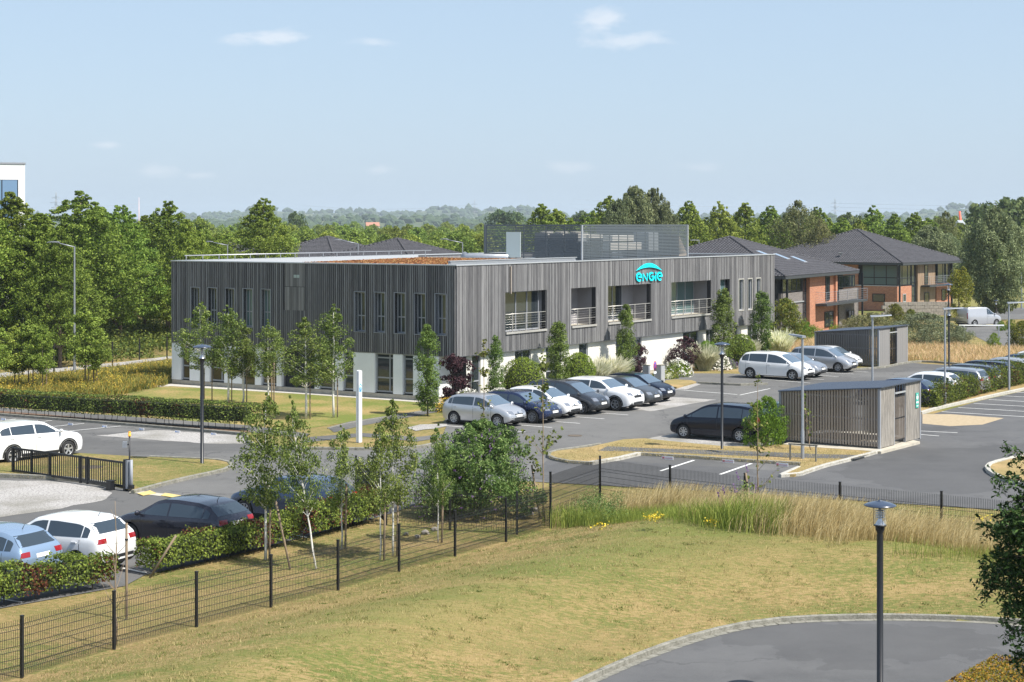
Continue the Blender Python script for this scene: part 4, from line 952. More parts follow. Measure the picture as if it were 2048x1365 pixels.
def tile_slope(P0, P1, Pt, tw=.30, th=.36):
    "tiles laid on a triangular slope P0-P1 (eaves) rising to Pt: waves across, steps up"
    P0, P1, Pt = map(Vector, (P0, P1, Pt)); u = (P1 - P0).normalized(); L_ = (P1 - P0).length
    nrm = u.cross(Pt - P0).normalized(); v = nrm.cross(u).normalized(); hgt = (Pt - P0).dot(v); xt = (Pt - P0).dot(u)
    rows = int(hgt / th); vs = []; fs = []
    prof = [(0, .0), (.25, .045), (.5, .06), (.75, .045)]
    for r_ in range(rows):
        z0 = r_ * hgt / rows; z1 = (r_ + 1) * hgt / rows
        f0 = z0 / hgt; f1 = z1 / hgt
        a0, b0 = xt * f0, L_ + (xt - L_) * f0; a1, b1 = xt * f1, L_ + (xt - L_) * f1
        a, b = min(a0, a1), max(b0, b1); k0 = int(math.floor(a / tw * 4)); k1 = int(math.ceil(b / tw * 4))
        base = len(vs); n = 0
        for k in range(k0, k1 + 1):
            x = k * tw / 4; hz = prof[k % 4][1]
            x0 = min(max(x, a0), b0); x1 = min(max(x, a1), b1)
            vs += [P0 + u * x0 + v * z0 + nrm * (hz + .035), P0 + u * x1 + v * z1 + nrm * hz, P0 + u * x0 + v * z0 + nrm * (hz - .02)]; n += 1
        for k in range(n - 1): q = base + k * 3; fs += [(q, q + 3, q + 4, q + 1), (q + 2, q + 5, q + 3, q)]
    return [tuple(p) for p in vs], fs
def house(C, ang, L_, W_, ze, za, label, over=.9, tiles=True, ridge=0.0, fade=None, name='house'):
    "hipped house: near corner of the eaves C, right-hand eaves L_ long at angle ang, left-hand eaves W_ long"
    root = E(name, (C[0], C[1], 0), ang, label=label, cat='house')
    rf = E('roof', (0, 0, 0)); rf.parent = root
    A, B_, D, E_ = (0, 0, ze), (L_, 0, ze), (L_, W_, ze), (0, W_, ze); T = (L_ / 2, W_ / 2, za)
    for (p, q) in ((A, B_), (B_, D), (D, E_), (E_, A)):
        vis = (p == A) or (q == A)
        if tiles and vis:
            v_, f_ = tile_slope(p, q, T); mb = MB(); mb.add(v_, f_); mb.obj('tile_slope', tile_m, rf, kind='stuff')
        mb = MB(); mb.add([p, q, T], [(0, 1, 2)]); o = mb.obj('roof_slope', tile_m, rf); o.location.z -= .04 if tiles else 0
    for p in (A, B_, D, E_):
        mb = MB(); n = int((Vector(T) - Vector(p)).length / .4) if tiles else 1; P_ = Vector(p); Q_ = Vector(T)
        for k in range(n):
            a = P_.lerp(Q_, k / n); b = P_.lerp(Q_, (k + 1) / n) ; mb.tube([a + Vector((0, 0, .05)), b + Vector((0, 0, .03))], [.12, .10], 6)
        mb.obj('hip_tiles', tile_m, rf, kind='stuff')
    mb = MB(); t = .03
    mb.box((-t, -t, ze - .22), (L_ + t, 0, ze - .0)); mb.box((-t, 0.001, ze - .22), (0, W_ + t, ze)); mb.box((L_, .001, ze - .22), (L_ + t, W_, ze)); mb.box((.001, W_, ze - .22), (L_ - .001, W_ + t, ze)); mb.obj('fascia', M('dark_fascia', (.05, .055, .06), rough=.5), rf)
    mb = MB(); mb.box((0.002, .002, ze - .24), (L_ - .002, W_ - .002, ze - .2)); mb.obj('soffit', M('dark_fascia', (.05, .055, .06)), rf)
    return root
h1a = R(61.7)
C1 = Vector((22.5, 144)); u1 = Vector((math.cos(h1a), math.sin(h1a))); v1 = Vector((-u1.y, u1.x))
hs1 = house(C1, h1a, 20.2, 17.6, 5.35, 8.5, 'two-storey brick house with grey hipped tile roof and roof windows, directly behind the timber office')
ov = .9
F1 = Fac(C1 + v1 * ov, u1); F1A = Fac(C1 + u1 * ov, v1, True)
def rect(Fc, x0, y0, x1, y1):
    a, zt = Fc.px(x0, y0); b, _ = Fc.px(x1, y0); _, zb = Fc.px(x0, y1); return a, b, zb, zt
def hb(root, Fc, x0, x1, ytop, ybot, mat, nm, d0=.0, d1=.3, zb=None, zt=None, base=ov):
    a, b = Fc.px(x0, ytop)[0], Fc.px(x1, ytop)[0]
    z1 = zt if zt is not None else Fc.px(x0, ytop)[1]; z0 = zb if zb is not None else Fc.px(x0, ybot)[1]
    mb = MB(); Fc.box(mb, a, b, base + d0, base + d1, z0, z1); return mb.obj(nm, mat, root)
ZE = 5.12
mb = MB(); mb.box((ov + .35, ov + .35, 0), (20.2 - ov, 17.6 - ov, ZE)); mb.obj('wall', dark_inside, hs1)
mid1 = 2.65
hb(hs1, F1, 1563, 1605, 588, 660, brick_g, 'wall', zb=0); hb(hs1, F1, 1614, 1666, 555, 660, brick_o, 'wall', -.25, .2, zb=0, zt=ZE)
hb(hs1, F1, 1678, 1717, 580, 660, brick_g, 'wall', zb=0)
hb(hs1, F1, 1662, 1665.5, 555, 660, brick_o, 'wall', -.45, -.251, zb=0, zt=ZE)
blackf = M('black_frame', (.012, .014, .018), rough=.4)
for (x0, x1, y0, y1, v_, h_) in ((1566, 1604, 557, 586, (.25, .5, .75), ()), (1605.5, 1613.5, 557, 655, (), (.3, .5, .7)), (1667, 1677.5, 553, 655, (.5,), (.3, .55)), (1679, 1711, 552, 577, (.33, .66), ())):
    a, b, z0, z1 = rect(F1, x0, y0, x1, y1); window(F1, hs1, a, b, max(z0, .05), min(z1, ZE - .02), d=ov + .04, fw=.09, vert=v_, horiz=h_, fm=blackf, gm=glass)
for (x0, x1, y0, y1) in ((1645, 1652.5, 553, 601), (1643, 1660, 624, 655), (1691, 1702, 621, 640)):
    a, b, z0, z1 = rect(F1, x0, y0, x1, y1); window(F1, hs1, a, b, max(z0, .05), min(z1, ZE - .02), d=ov - .34, fw=.09, fm=blackf, gm=glass, vert=(.5,))
a0_, b0_ = F1.px(1566, 588)[0], F1.px(1606, 588)[0]; mb = MB(); mb.box((a0_, ov - .1, mid1 + .35), (b0_, ov + .3, mid1 + .43)); mb.obj('sill', cap_m, hs1)
def balcony(root, Fc, x0, x1, ytop, dep=1.3, base=ov, zz=None):
    a, b = Fc.px(x0, ytop)[0], Fc.px(x1, ytop)[0]; z = zz if zz else Fc.px(x0, ytop)[1]
    mb = MB(); mb.box((a, base - dep, z - .2), (b, base - .25, z)); bl = mb.obj('balcony', M('dark_fascia', (.05, .055, .06)), root)
    mb = MB()
    for k in range(5): mb.tube([(a, base - .3, z + .2 + k * .2), (a, base - dep + .03, z + .2 + k * .2), (b, base - dep + .03, z + .2 + k * .2), (b, base - .3, z + .2 + k * .2)], .016 if k == 4 else .01, 4, cap=False)
    n = 5
    for k in range(n): x = a + .02 + (b - a - .04) * k / (n - 1); mb.box((x - .02, base - dep + .01, z), (x + .02, base - dep + .05, z + 1.0))
    mb.obj('railing', frame_grey, bl, kind='stuff')
balcony(hs1, F1, 1625, 1708, 608)
mb = MB()
for q in (1564.5, 1716): a = F1.px(q, 600)[0]; mb = MB(); mb.box((a - .08, ov - .5, 0), (a + .08, ov - .34, ZE + .0)); mb.obj('post', blackf, hs1)
# roof windows
for i in range(3):
    px_, py_ = ((1528, 497), (1566, 511), (1605, 525))[i]
    f_ = (.50, .60, .70)[i]; x = 7.6 + 2.3 * i; y = 4.6 - .7 * i * 1.1; slope = (8.5 - 5.35) / 8.8
    mb = MB(); z = 5.35 + y * slope
    vs = [(x - .45, y - .65, z - .65 * slope + .12), (x + .45, y - .65, z - .65 * slope + .12), (x + .45, y + .65, z + .65 * slope + .12), (x - .45, y + .65, z + .65 * slope + .12)]
    lo = [(v[0], v[1], v[2] - .12) for v in vs]
    mb.add(vs + lo, [(0, 1, 2, 3), (0, 4, 5, 1), (1, 5, 6, 2), (2, 6, 7, 3), (3, 7, 4, 0)]); w_ = mb.obj('roof_window', frame_grey, hs1)
    mb = MB(); mb.add([(v[0] * .86 + x * .14, v[1] * .9 + y * .1, 0) for v in vs], [(0, 1, 2, 3)])
    mb.v = [(p[0], p[1], 5.35 + p[1] * slope + .125) for p in mb.v]; mb.obj('pane', M('sky_glass', (.25, .33, .42), rough=.05, spec=1.), w_)
h2a = R(53); C2 = Vector((43.0, 192.5)); u2 = Vector((math.cos(h2a), math.sin(h2a))); v2 = Vector((-u2.y, u2.x))
hs2 = house(C2, h2a, 17.6, 19.5, 5.35, 9.0, 'two-storey orange brick house with hipped tile roof and glazed corner room, beside the tall willow')
F2 = Fac(C2 + v2 * ov, u2); F2A = Fac(C2 + u2 * ov, v2, True)
mb = MB(); mb.box((ov + .35, ov + .35, 0), (17.6 - ov, 19.5 - ov, ZE)); mb.obj('wall', dark_inside, hs2)
m2_ = 2.75
FA_ = lambda mb, a0, a1, d0, d1, z0, z1: mb.box((ov + d0, a0, z0), (ov + d1, a1, z1))
aL_ = F2A.px(1715, 600)[0]
mb = MB(); FA_(mb, ov, aL_, .0, .3, 0, m2_); mb.obj('wall', brick_o, hs2)
mb = MB(); FA_(mb, ov, aL_ + 6, .002, .302, m2_, m2_ + .08); mb.obj('sill', cap_m, hs2)
a_, b_ = F2A.px(1790, 600)[0], F2A.px(1723, 600)[0]
window(F2A, hs2, ov + .05, b_, m2_ + .08, ZE, d=ov + .05, fw=.1, vert=(.33, .66), horiz=(.38,), fm=blackf, gm=glass_teal)
a_, b_ = F2A.px(1770, 600)[0], F2A.px(1745, 600)[0]; window(F2A, hs2, a_, b_, 1.0, 1.9, d=ov - .08, fw=.08, fm=blackf)
mb = MB(); FA_(mb, aL_, 18, .1, .3, 0, ZE); mb.obj('wall', brick_o, hs2)
hb(hs2, F2, 1794, 1823, 573, 640, brick_o, 'wall', zb=0, zt=m2_); hb(hs2, F2, 1833, 1868, 535, 640, M('brown_cladding', (.20, .13, .08), (.34, .25, .17), 2, .8, coord='obj', stretch=(3, 3, .3)), 'wall', -.15, .2, zb=0, zt=ZE); hb(hs2, F2, 1873, 1904, 556, 640, brick_o, 'wall', zb=0, zt=m2_)
a, b, _, _ = rect(F2, 1796, 530, 1823, 560); window(F2, hs2, a, b, m2_ + .08, ZE, d=ov + .05, fw=.1, vert=(.35, .75), horiz=(.35,), fm=blackf, gm=glass)
a, b, _, _ = rect(F2, 1824, 530, 1832, 560); window(F2, hs2, a, b, .05, ZE, d=ov + .05, fw=.1, horiz=(.3, .6), fm=blackf, gm=glass)
a, b, _, _ = rect(F2, 1876, 530, 1898, 560); window(F2, hs2, a, b, m2_ + .08, ZE, d=ov + .05, fw=.1, vert=(.5,), fm=blackf, gm=glass)
a, b, _, _ = rect(F2, 1846, 530, 1853, 560); window(F2, hs2, a, b, m2_ + .1, ZE - .1, d=ov - .22, fw=.08, fm=blackf, gm=glass); window(F2, hs2, a, b + .3, .05, 1.9, d=ov - .22, fw=.08, fm=blackf, gm=glass_b)
a, b, _, _ = rect(F2, 1883, 530, 1890, 560); window(F2, hs2, a, b, .8, 2.1, d=ov - .08, fw=.08, fm=blackf)
a, b, _, _ = rect(F2, 1805, 530, 1811, 560); window(F2, hs2, a, b, 1.0, 1.9, d=ov - .08, fw=.08, fm=cap_m)
balcony(hs2, F2, 1838, 1895, 575, zz=m2_)
for q in (1794, 1898): a = F2.px(q, 600)[0]; mb = MB(); mb.box((a - .08, ov - .4, 0), (a + .08, ov - .24, ZE)); mb.obj('post', blackf, hs2)
mb = MB(); mb.tube([(-.4, 3.2, 6.0), (-.4, 3.2, 6.6)], .03, 5); mb.lathe([(.02, 6.6), (.22, 6.8), (.24, 6.95)], (-.4, 3.2, 0), 12)
o = MB(); o.lathe([(.0, 0), (.18, .1), (.26, .28)], (0, 0, .5), 12); o.tube([(0, 0, 0), (0, 0, .5)], .03, 5)
p = C2 + v2 * 8.2 + u2 * 1.4; tag(o.obj('satellite_dish', cap_m, None, (p.x, p.y, 5.65)), 'small pale satellite dish standing on the grey tiles of the far house roof', 'satellite dish')
# roofs beyond the office on the left
for (cx_, cy_, d, L_, W_, za, lab) in ((795, 478, 168, 17, 17, 8.6, 'grey hipped tile roof house behind the office, left of the air duct'), (655, 474, 178, 16, 15, 8.7, 'grey hipped tile roof house behind the office, behind the first roof'), (455, 486, 185, 15, 15, 8.2, 'dark tiled roof glimpsed between the big trees left of the office')):
    A_ = AT(cx_, cy_, d); an = R(58); u_ = Vector((math.cos(an), math.sin(an))); v_ = Vector((-u_.y, u_.x))
    c_ = Vector((A_.x, A_.y)) - u_ * L_ / 2 - v_ * W_ / 2
    hh = house(c_, an, L_, W_, A_.z - 2.9, A_.z, lab)
    mb = MB(); mb.box((ov, ov, 0), (L_ - ov, W_ - ov, A_.z - 3.1)); mb.obj('wall', brick_o, hh)
# white block at the left edge
wb_c = AT(50, 418, 150); wr = E('office_building', (wb_c.x, wb_c.y, 0), R(197), label='tall plain white office block with dark blue windows at the left edge', cat='office building')
zt_ = H + 119 * 150 / F
mb = MB(); FW = Fac((0, 0), (1, 0)); wall_cols(FW, mb, 0, 14, 0, zt_, -9, 0, []); mb.obj('wall', M('bright_white', (.88, .88, .87), (.84, .84, .84), 1, .6), wr)
mb = MB(); mb.box((-.06, -9.1, zt_), (14.1, .06, zt_ + .14)); mb.obj('parapet_cap', frame_grey, wr)
mb = MB(); mb.box((.56, .001, 8.0), (5.9, .04, H + 88 * 150 / F)); wn = mb.obj('window', blackf, wr)
for k in range(4):
    mb = MB(); x = .64 + k * 1.31; mb.box((x, .041, 8.05), (x + 1.22, .05, H + 87 * 150 / F)); mb.obj('pane', M('blue_glass', (.16, .27, .42), rough=.06, spec=1.), wn)
# ================================================================== CARS
glass_car = M('car_glass', (.05, .07, .09), rough=.04, spec=1.0, metal=.35)
glass_ws = M('windscreen_glass', (.17, .23, .29), rough=.04, spec=1.0, metal=.5)
lamp_clear = M('headlamp', (.34, .36, .40), rough=.08, spec=1., metal=.6)
lamp_red = M('tail_lamp', (.26, .008, .012), rough=.15, spec=.9)
chrome = M('chrome', (.6, .6, .62), rough=.15, metal=1.)
rim_m = M('rim_alloy', (.48, .49, .51), rough=.3, metal=.6)
plate_car = M('number_plate', (.75, .75, .72), rough=.5)
def paint(name, c, metal=.25, rough=.25): return M('paint_' + name, c, rough=rough, metal=metal, spec=.5, coat=.8)
SH = {}
def sm(a, b, x): t = min(max((x - a) / (b - a), 0), 1); return t * t * (3 - 2 * t)
SPEC = {
 'hatch': dict(L=3.98, W=1.73, H=1.48, wb=2.50, wr=.31, top=[(-.5, .78), (-.49, .95), (-.47, 1.06), (-.455, 1.12), (-.385, 1.36), (-.3, 1.45), (-.1, 1.48), (.03, 1.46), (.10, 1.40), (.275, 1.01), (.36, .92), (.43, .82), (.475, .70), (.5, .56)], belt=(.99, .88), tr=(-.40, .27), bp=-.03, rg=(1.10, 1.36), rear='hatch'),
 'compact': dict(L=4.26, W=1.80, H=1.46, wb=2.62, wr=.32, top=[(-.5, .80), (-.49, .96), (-.47, 1.04), (-.45, 1.10), (-.36, 1.36), (-.27, 1.43), (-.08, 1.46), (.03, 1.44), (.10, 1.37), (.26, .99), (.36, .92), (.44, .80), (.48, .68), (.5, .56)], belt=(.99, .88), tr=(-.39, .25), bp=-.03, rg=(1.08, 1.34), rear='hatch'),
 'mpv': dict(L=4.44, W=1.83, H=1.62, wb=2.78, wr=.32, top=[(-.5, .82), (-.495, 1.0), (-.475, 1.15), (-.44, 1.40), (-.40, 1.55), (-.3, 1.61), (-.05, 1.63), (.06, 1.58), (.13, 1.48), (.31, 1.04), (.39, .93), (.45, .82), (.485, .68), (.5, .56)], belt=(1.06, .92), tr=(-.44, .31), bp=-.06, rg=(1.12, 1.5), rear='hatch'),
 'suv': dict(L=4.45, W=1.86, H=1.62, wb=2.67, wr=.345, top=[(-.5, .88), (-.495, 1.04), (-.475, 1.16), (-.45, 1.26), (-.39, 1.52), (-.3, 1.60), (-.05, 1.62), (.03, 1.59), (.09, 1.52), (.235, 1.14), (.33, 1.08), (.43, .99), (.485, .84), (.5, .66)], belt=(1.15, 1.03), tr=(-.41, .235), bp=-.05, rg=(1.22, 1.5), rear='hatch', arch=True),
 'wagon': dict(L=4.65, W=1.82, H=1.50, wb=2.72, wr=.32, top=[(-.5, .80), (-.495, .96), (-.48, 1.06), (-.45, 1.30), (-.42, 1.42), (-.3, 1.48), (-.05, 1.50), (.03, 1.47), (.09, 1.40), (.24, 1.0), (.35, .92), (.44, .80), (.485, .68), (.5, .56)], belt=(1.0, .9), tr=(-.45, .23), bp=-.03, rg=(1.06, 1.36), rear='hatch'),
 'van': dict(L=4.3, W=1.83, H=1.82, wb=2.70, wr=.32, top=[(-.5, 1.0), (-.495, 1.6), (-.48, 1.76), (-.44, 1.80), (-.1, 1.83), (.06, 1.80), (.13, 1.70), (.30, 1.16), (.38, 1.05), (.45, .92), (.485, .75), (.5, .6)], belt=(1.15, 1.05), tr=(.04, .29), bp=.04, rg=(1.2, 1.62), rear='van'),
}
def body_fn(S):
    L_, W_ = S['L'], S['W']; xs_ = np.linspace(-.5, .5, 401); z = np.interp(xs_, [p[0] for p in S['top']], [p[1] for p in S['top']])
    k = np.exp(-.5 * (np.arange(-8, 9) / 3.2) ** 2); k /= k.sum(); zz = np.convolve(np.pad(z, 8, mode='edge'), k, 'valid'); zz[:4] = z[:4]; zz[-4:] = z[-4:]
    def top(x): return float(np.interp(x / L_, xs_, zz))
    def belt(x): t = x / L_ + .5; return S['belt'][0] * (1 - t) + S['belt'][1] * t
    def half(x):
        f = x / L_; e = np.interp(f, [-.5, -.49, -.47, -.43, -.35, .33, .41, .455, .48, .495, .5], [.82, .89, .94, .975, 1, 1, .97, .925, .86, .77, .66]); return W_ / 2 * float(e)
    def bot(x): f = abs(x / L_); return float(np.interp(f, [0, .42, .47, .5], [.19, .19, .23, .34]))
    def ring(x):
        zt, zb, w_ = top(x), bot(x), half(x); zb_ = belt(x); zs = min(zb_, zt - .10); g = min(max((zt - zb_) / .38, 0), 1); g = g * g * (3 - 2 * g)
        wr = w_ * (.92 * (1 - g) + .755 * g); ze = zt - .035 - .035 * g
        if S['rear'] == 'van' and x < .1 * L_: wr = w_ * (.92 * (1 - g) + .86 * g)
        r = [(0, zb), (.80 * w_, zb), (.955 * w_, zb + .05), (.99 * w_, zb + (zs - zb) * .33), (w_, zb + (zs - zb) * .6), (.995 * w_, zb + (zs - zb) * .85), (.968 * w_, zs)]
        for f in (.3, .6, .85): r.append((.965 * w_ * (1 - f) + wr * f, zs + .012 + (ze - zs - .012) * f))
        r += [(wr, ze), (wr - .05, zt - .012), (wr * .62, zt - .002 + .006), (wr * .3, zt + .010), (0, zt + .012)]
        return r
    return top, belt, half, bot, ring
def car_shape(kind, rim_style=5, doors=True):
    key = (kind, rim_style)
    if key in SH: return SH[key]
    S = SPEC[kind]; L_, W_ = S['L'], S['W']; top, belt, half, bot, ring = body_fn(S)
    f = np.concatenate([[-.5, -.497, -.49, -.48, -.465, -.45, -.43], np.linspace(-.41, .41, 34), [.425, .44, .455, .468, .48, .49, .497, .5]])
    rows = []; vs = []
    for q in f:
        r = ring(q * L_); full = r + [(-y, z) for (y, z) in reversed(r[1:-1])]; rows.append(len(full)); vs += [(q * L_, y, z) for y, z in full]
    n = rows[0]; fs = []
    for i in range(len(f) - 1):
        for k in range(n): a = i * n + k; b = i * n + (k + 1) % n; fs.append((a, a + n, b + n, b))
    fs.append(tuple(range(n))); fs.append(tuple(range(len(vs) - 1, len(vs) - 1 - n, -1)))
    bm_mb = MB(); bm_mb.add(vs, fs, 0, True); me = bm_mb.mesh('tmp')
    bmx = bmesh.new(); bmx.from_mesh(me); bmesh.ops.recalc_face_normals(bmx, faces=bmx.faces); bmx.to_mesh(me)
    bvh = BVHTree.FromBMesh(bmx); bmx.free()
    wx = (S['wb'] / 2 + .02, -S['wb'] / 2 + .02); wr = S['wr']; ra = wr + .055
    ob = bpy.data.objects.new('tmp', me); col.objects.link(ob)
    cut = MB()
    for x in wx:
        for sgn_ in (1, -1):
            y0, y1 = sgn_ * (W_ / 2 - .27), sgn_ * (W_ / 2 + .2); prof = [(0.001, min(y0, y1)), (ra, min(y0, y1)), (ra, max(y0, y1)), (0.001, max(y0, y1))]
            cut.lathe(prof, (x, 0, wr), 28, axis='y')
    cme = cut.mesh('cut'); bb = bmesh.new(); bb.from_mesh(cme); bmesh.ops.remove_doubles(bb, verts=bb.verts, dist=.002); bmesh.ops.recalc_face_normals(bb, faces=bb.faces); bb.to_mesh(cme); bb.free()
    co = bpy.data.objects.new('cut', cme); col.objects.link(co)
    md = ob.modifiers.new('b', 'BOOLEAN'); md.operation = 'DIFFERENCE'; md.object = co; md.solver = 'EXACT'
    dg = bpy.context.evaluated_depsgraph_get(); nm_ = bpy.data.meshes.new_from_object(ob.evaluated_get(dg)); 
    bpy.data.objects.remove(ob); bpy.data.objects.remove(co)
    body = nm_; body.name = 'body'; body.materials.clear()
    for _ in range(2): body.materials.append(plastic_dark)
    for p in body.polygons:
        c = p.center; dark = 0
        for x in wx:
            rr = math.hypot(c.x - x, c.z - wr)
            if rr < ra + .004 and abs(c.y) > W_ / 2 - .30 and abs(c.y) < half(c.x) * 1.0 - .004: dark = 1
        if c.z < bot(c.x) + .035 or (False): dark = 1
        p.material_index = dark; p.use_smooth = True
    body.set_sharp_from_angle(angle=R(38))
    parts = [('body', body, 'paint', None)]
    def cast(o_, d_):
        hit, nrm, _, _ = bvh.ray_cast(Vector(o_), Vector(d_)); return hit, nrm
    def patch(name, grid, axis, mat, out=.007, par=None, flip=False):
        "grid of points thrown onto the bodywork along an axis; a thin solid piece standing just proud"
        nr_, nc = len(grid), len(grid[0]); P = []; Q = []
        dmap = {'y+': (0, -1, 0), 'y-': (0, 1, 0), 'z': (0, 0, -1), 'x+': (-1, 0, 0), 'x-': (1, 0, 0)}; d_ = Vector(dmap[axis])
        for r_ in grid:
            for p in r_:
                o_ = Vector(p) - d_ * 3; hit, nrm = cast(o_, d_)
                if hit is None:
                    o_ = Vector((p[0] * .985, p[1] * .97, p[2] - .01)) - d_ * 3; hit, nrm = cast(o_, d_)
                if hit is None: return
                if nrm.dot(d_) > 0: nrm = -nrm
                P.append(hit + nrm * out); Q.append(hit - nrm * .006)
        fs = []
        for i in range(nr_ - 1):
            for k in range(nc - 1): a = i * nc + k; fs.append((a, a + 1, a + nc + 1, a + nc))
        m_ = len(P); border = [k for k in range(nc)] + [i * nc + nc - 1 for i in range(1, nr_)] + [(nr_ - 1) * nc + k for k in range(nc - 2, -1, -1)] + [i * nc for i in range(nr_ - 2, 0, -1)]
        for a, b in zip(border, border[1:] + border[:1]): fs.append((a, m_ + a, m_ + b, b))
        mb = MB(); mb.add(P + Q, fs, 0, False)
        me_ = mb.mesh(name, [mat]); bx = bmesh.new(); bx.from_mesh(me_); bmesh.ops.recalc_face_normals(bx, faces=bx.faces)
        bmesh.ops.delete(bx, geom=[v for v in bx.verts if not v.link_faces], context='VERTS'); bx.to_mesh(me_); bx.free()
        for p in me_.polygons: p.use_smooth = True
        me_.set_sharp_from_angle(angle=R(40)); parts.append((name, me_, None, par)); return me_
    def sidewin(x0, x1, sgn_, nm='side_window'):
        g_ = []; nx = 9
        xs2 = [x0 + (x1 - x0) * i / nx for i in range(nx + 1)]
        for j in range(4):
            row = []
            for x in xs2:
                zb_ = belt(x) + .035; zt_ = max(top(x) - .115, zb_ + .012); row.append((x, 0, zb_ + (zt_ - zb_) * j / 3))
            g_.append(row)
        patch(nm, g_, 'y+' if sgn_ > 0 else 'y-', glass_car)
    xr, xf, bp = S['tr'][0] * L_, S['tr'][1] * L_, S['bp'] * L_
    for s_ in (1, -1):
        if kind != 'van':
            q = xr + (bp - xr) * .30 if kind in ('mpv', 'suv', 'wagon') else xr + (bp - xr) * .16
            sidewin(xr, q - .035, s_, 'quarter_window'); sidewin(q + .0, bp - .035, s_)
        sidewin(bp + .035, bp + (xf - bp) * .78, s_); sidewin(bp + (xf - bp) * .80, xf - .02, s_, 'quarter_window')
        # door joints
        for x in ((bp, xr + (bp - xr) * .18, xf - .16) if kind != 'van' else (bp, xf - .1)):
            patch('door_joint', [[(x - .006 + k * .012, 0, .34 + (belt(x) - .36) * j / 5) for k in (0, 1)] for j in range(6)], 'y+' if s_ > 0 else 'y-', plastic_dark, .003)
        for x in (bp - .12, xf - .75 if kind != 'van' else bp + .2) if kind != 'van' else (bp + .15,):
            pass
        hx = [bp + .12 if False else bp + .16, xr + (bp - xr) * .30] if kind != 'van' else [bp + .15]
        for x in hx:
            z = belt(x) - .10; y = s_ * (half(x) + .008); mb = MB(); mb.box((x - .09, y - .015, z - .015), (x + .09, y + .015, z + .015)); parts.append(('door_handle', mb.mesh('door_handle', [chrome if kind != 'suv' else plastic_dark]), 'paint0', None))
        mx = xf - .10; y = half(mx); zb_ = belt(mx) + .09; mb = MB()
        mb.lathe([(0.001, -.10), (.05, -.095), (.075, -.03), (.078, .04), (.05, .095), (.001, .10)], (0, 0, 0), 10, axis='y')
        mb.v = [(v[0] * .8 + mx, v[1] + s_ * (y + .06), v[2] * 1.0 + zb_) for v in mb.v]; mb.box((mx - .03, s_ * (y - .06), zb_ - .06), (mx + .03, s_ * (y + .02), zb_ - .03)); parts.append(('wing_mirror', mb.mesh('wing_mirror', [plastic_dark]), 'paint', None))
    if S.get('arch'):
        for x in wx:
            for s_ in (1, -1):
                patch('arch_trim', [[(x + math.cos(R(a)) * q, 0, wr + math.sin(R(a)) * q) for a in range(-8, 189, 14)] for q in (ra + .012, ra + .075)], 'y+' if s_ > 0 else 'y-', plastic_dark, .008)
        for s_ in (1, -1): patch('sill_trim', [[(x_, 0, z_) for x_ in np.linspace(wx[1] + ra + .08, wx[0] - ra - .08, 6)] for z_ in (.25, .38)], 'y+' if s_ > 0 else 'y-', plastic_dark, .008)
    # windscreen
    tp = S['top']; xt = [p[0] for p in tp]
    wsx = sorted([p for p in tp if p[0] > .02 and p[1] > S['belt'][1] + .05], key=lambda p: p[0]); x_top = wsx[1][0] * L_ if len(wsx) > 2 else wsx[0][0] * L_; x_bot = [p for p in tp if p[1] < S['belt'][1] + .20 and p[0] > .15][0][0] * L_ - .015
    def ws_half(x): r = ring(x); return r[10][0] - .045
    patch('windscreen', [[(x, yf * ws_half(x), 0) for yf in np.linspace(-1, 1, 9)] for x in np.linspace(x_top - .02, x_bot, 7)], 'z', glass_ws)
    z0, z1 = S['rg']
    if kind == 'van':
        for s_ in (1, -1): patch('rear_window', [[(0, s_ * y, z) for y in (.06, .3, .62)] for z in (z0, (z0 + z1) / 2, z1)], 'x-', M('paint_van_blank', (.5, .5, .52)), .004)
    else:
        patch('rear_window', [[(0, yf * (W_ / 2 * (.80 - .12 * (z - z0) / (z1 - z0))), z) for yf in np.linspace(-1, 1, 9)] for z in np.linspace(z0, z1, 6)], 'x-', glass_car)
    hz = {'suv': (.78, .92), 'mpv': (.66, .82), 'van': (.75, .95)}.get(kind, (.62, .76))
    for s_ in (1, -1):
        patch('headlight', [[(0, s_ * W_ / 2 * yf, hz[0] + (yf - .45) * .08 + (hz[1] - hz[0]) * j / 2) for yf in (.46, .56, .66, .76, .84)] for j in range(3)], 'x+', lamp_clear, .008)
        tz = {'van': (.75, 1.3), 'suv': (.92, 1.10), 'mpv': (.90, 1.14)}.get(kind, (.85, .98))
        yfs = (.72, .80, .87) if kind == 'van' else (.55, .66, .76, .84, .90)
        if kind == 'van': yfs = (.80, .86, .89)
        patch('tail_light', [[(0, s_ * W_ / 2 * yf * (1 - .02 * j), tz[0] + (tz[1] - tz[0]) * j / 3) for yf in yfs] for j in range(4)], 'x-', lamp_red, .008)
        patch('fog_light', [[(0, s_ * W_ / 2 * yf, .36 + .09 * j) for yf in (.60, .68, .74)] for j in (0, 1)], 'x+', plastic_dark, .005)
    gz = hz[0] - .02
    patch('grille', [[(0, yf * W_ / 2 * .40, gz - .09 + .09 * j) for yf in np.linspace(-1, 1, 7)] for j in (0, 1, 1.4)], 'x+', plastic_dark, .006)
    patch('bumper_intake', [[(0, yf * W_ / 2 * .52, .345 + .11 * j) for yf in np.linspace(-1, 1, 7)] for j in (0, 1)], 'x+', plastic_dark, .006)
    patch('number_plate', [[(0, y, .49 + .10 * j) for y in (-.25, 0, .25)] for j in (0, 1)], 'x+', plate_car, .014)
    patch('number_plate', [[(0, y, (.80 if kind not in ('suv',) else .86) + .10 * j) for y in (-.25, 0, .25)] for j in (0, 1)], 'x-', plate_car, .014)
    patch('badge', [[(0, y, hz[0] + .02 + .07 * j) for y in (-.06, 0, .06)] for j in (0, 1)], 'x+', chrome, .012)
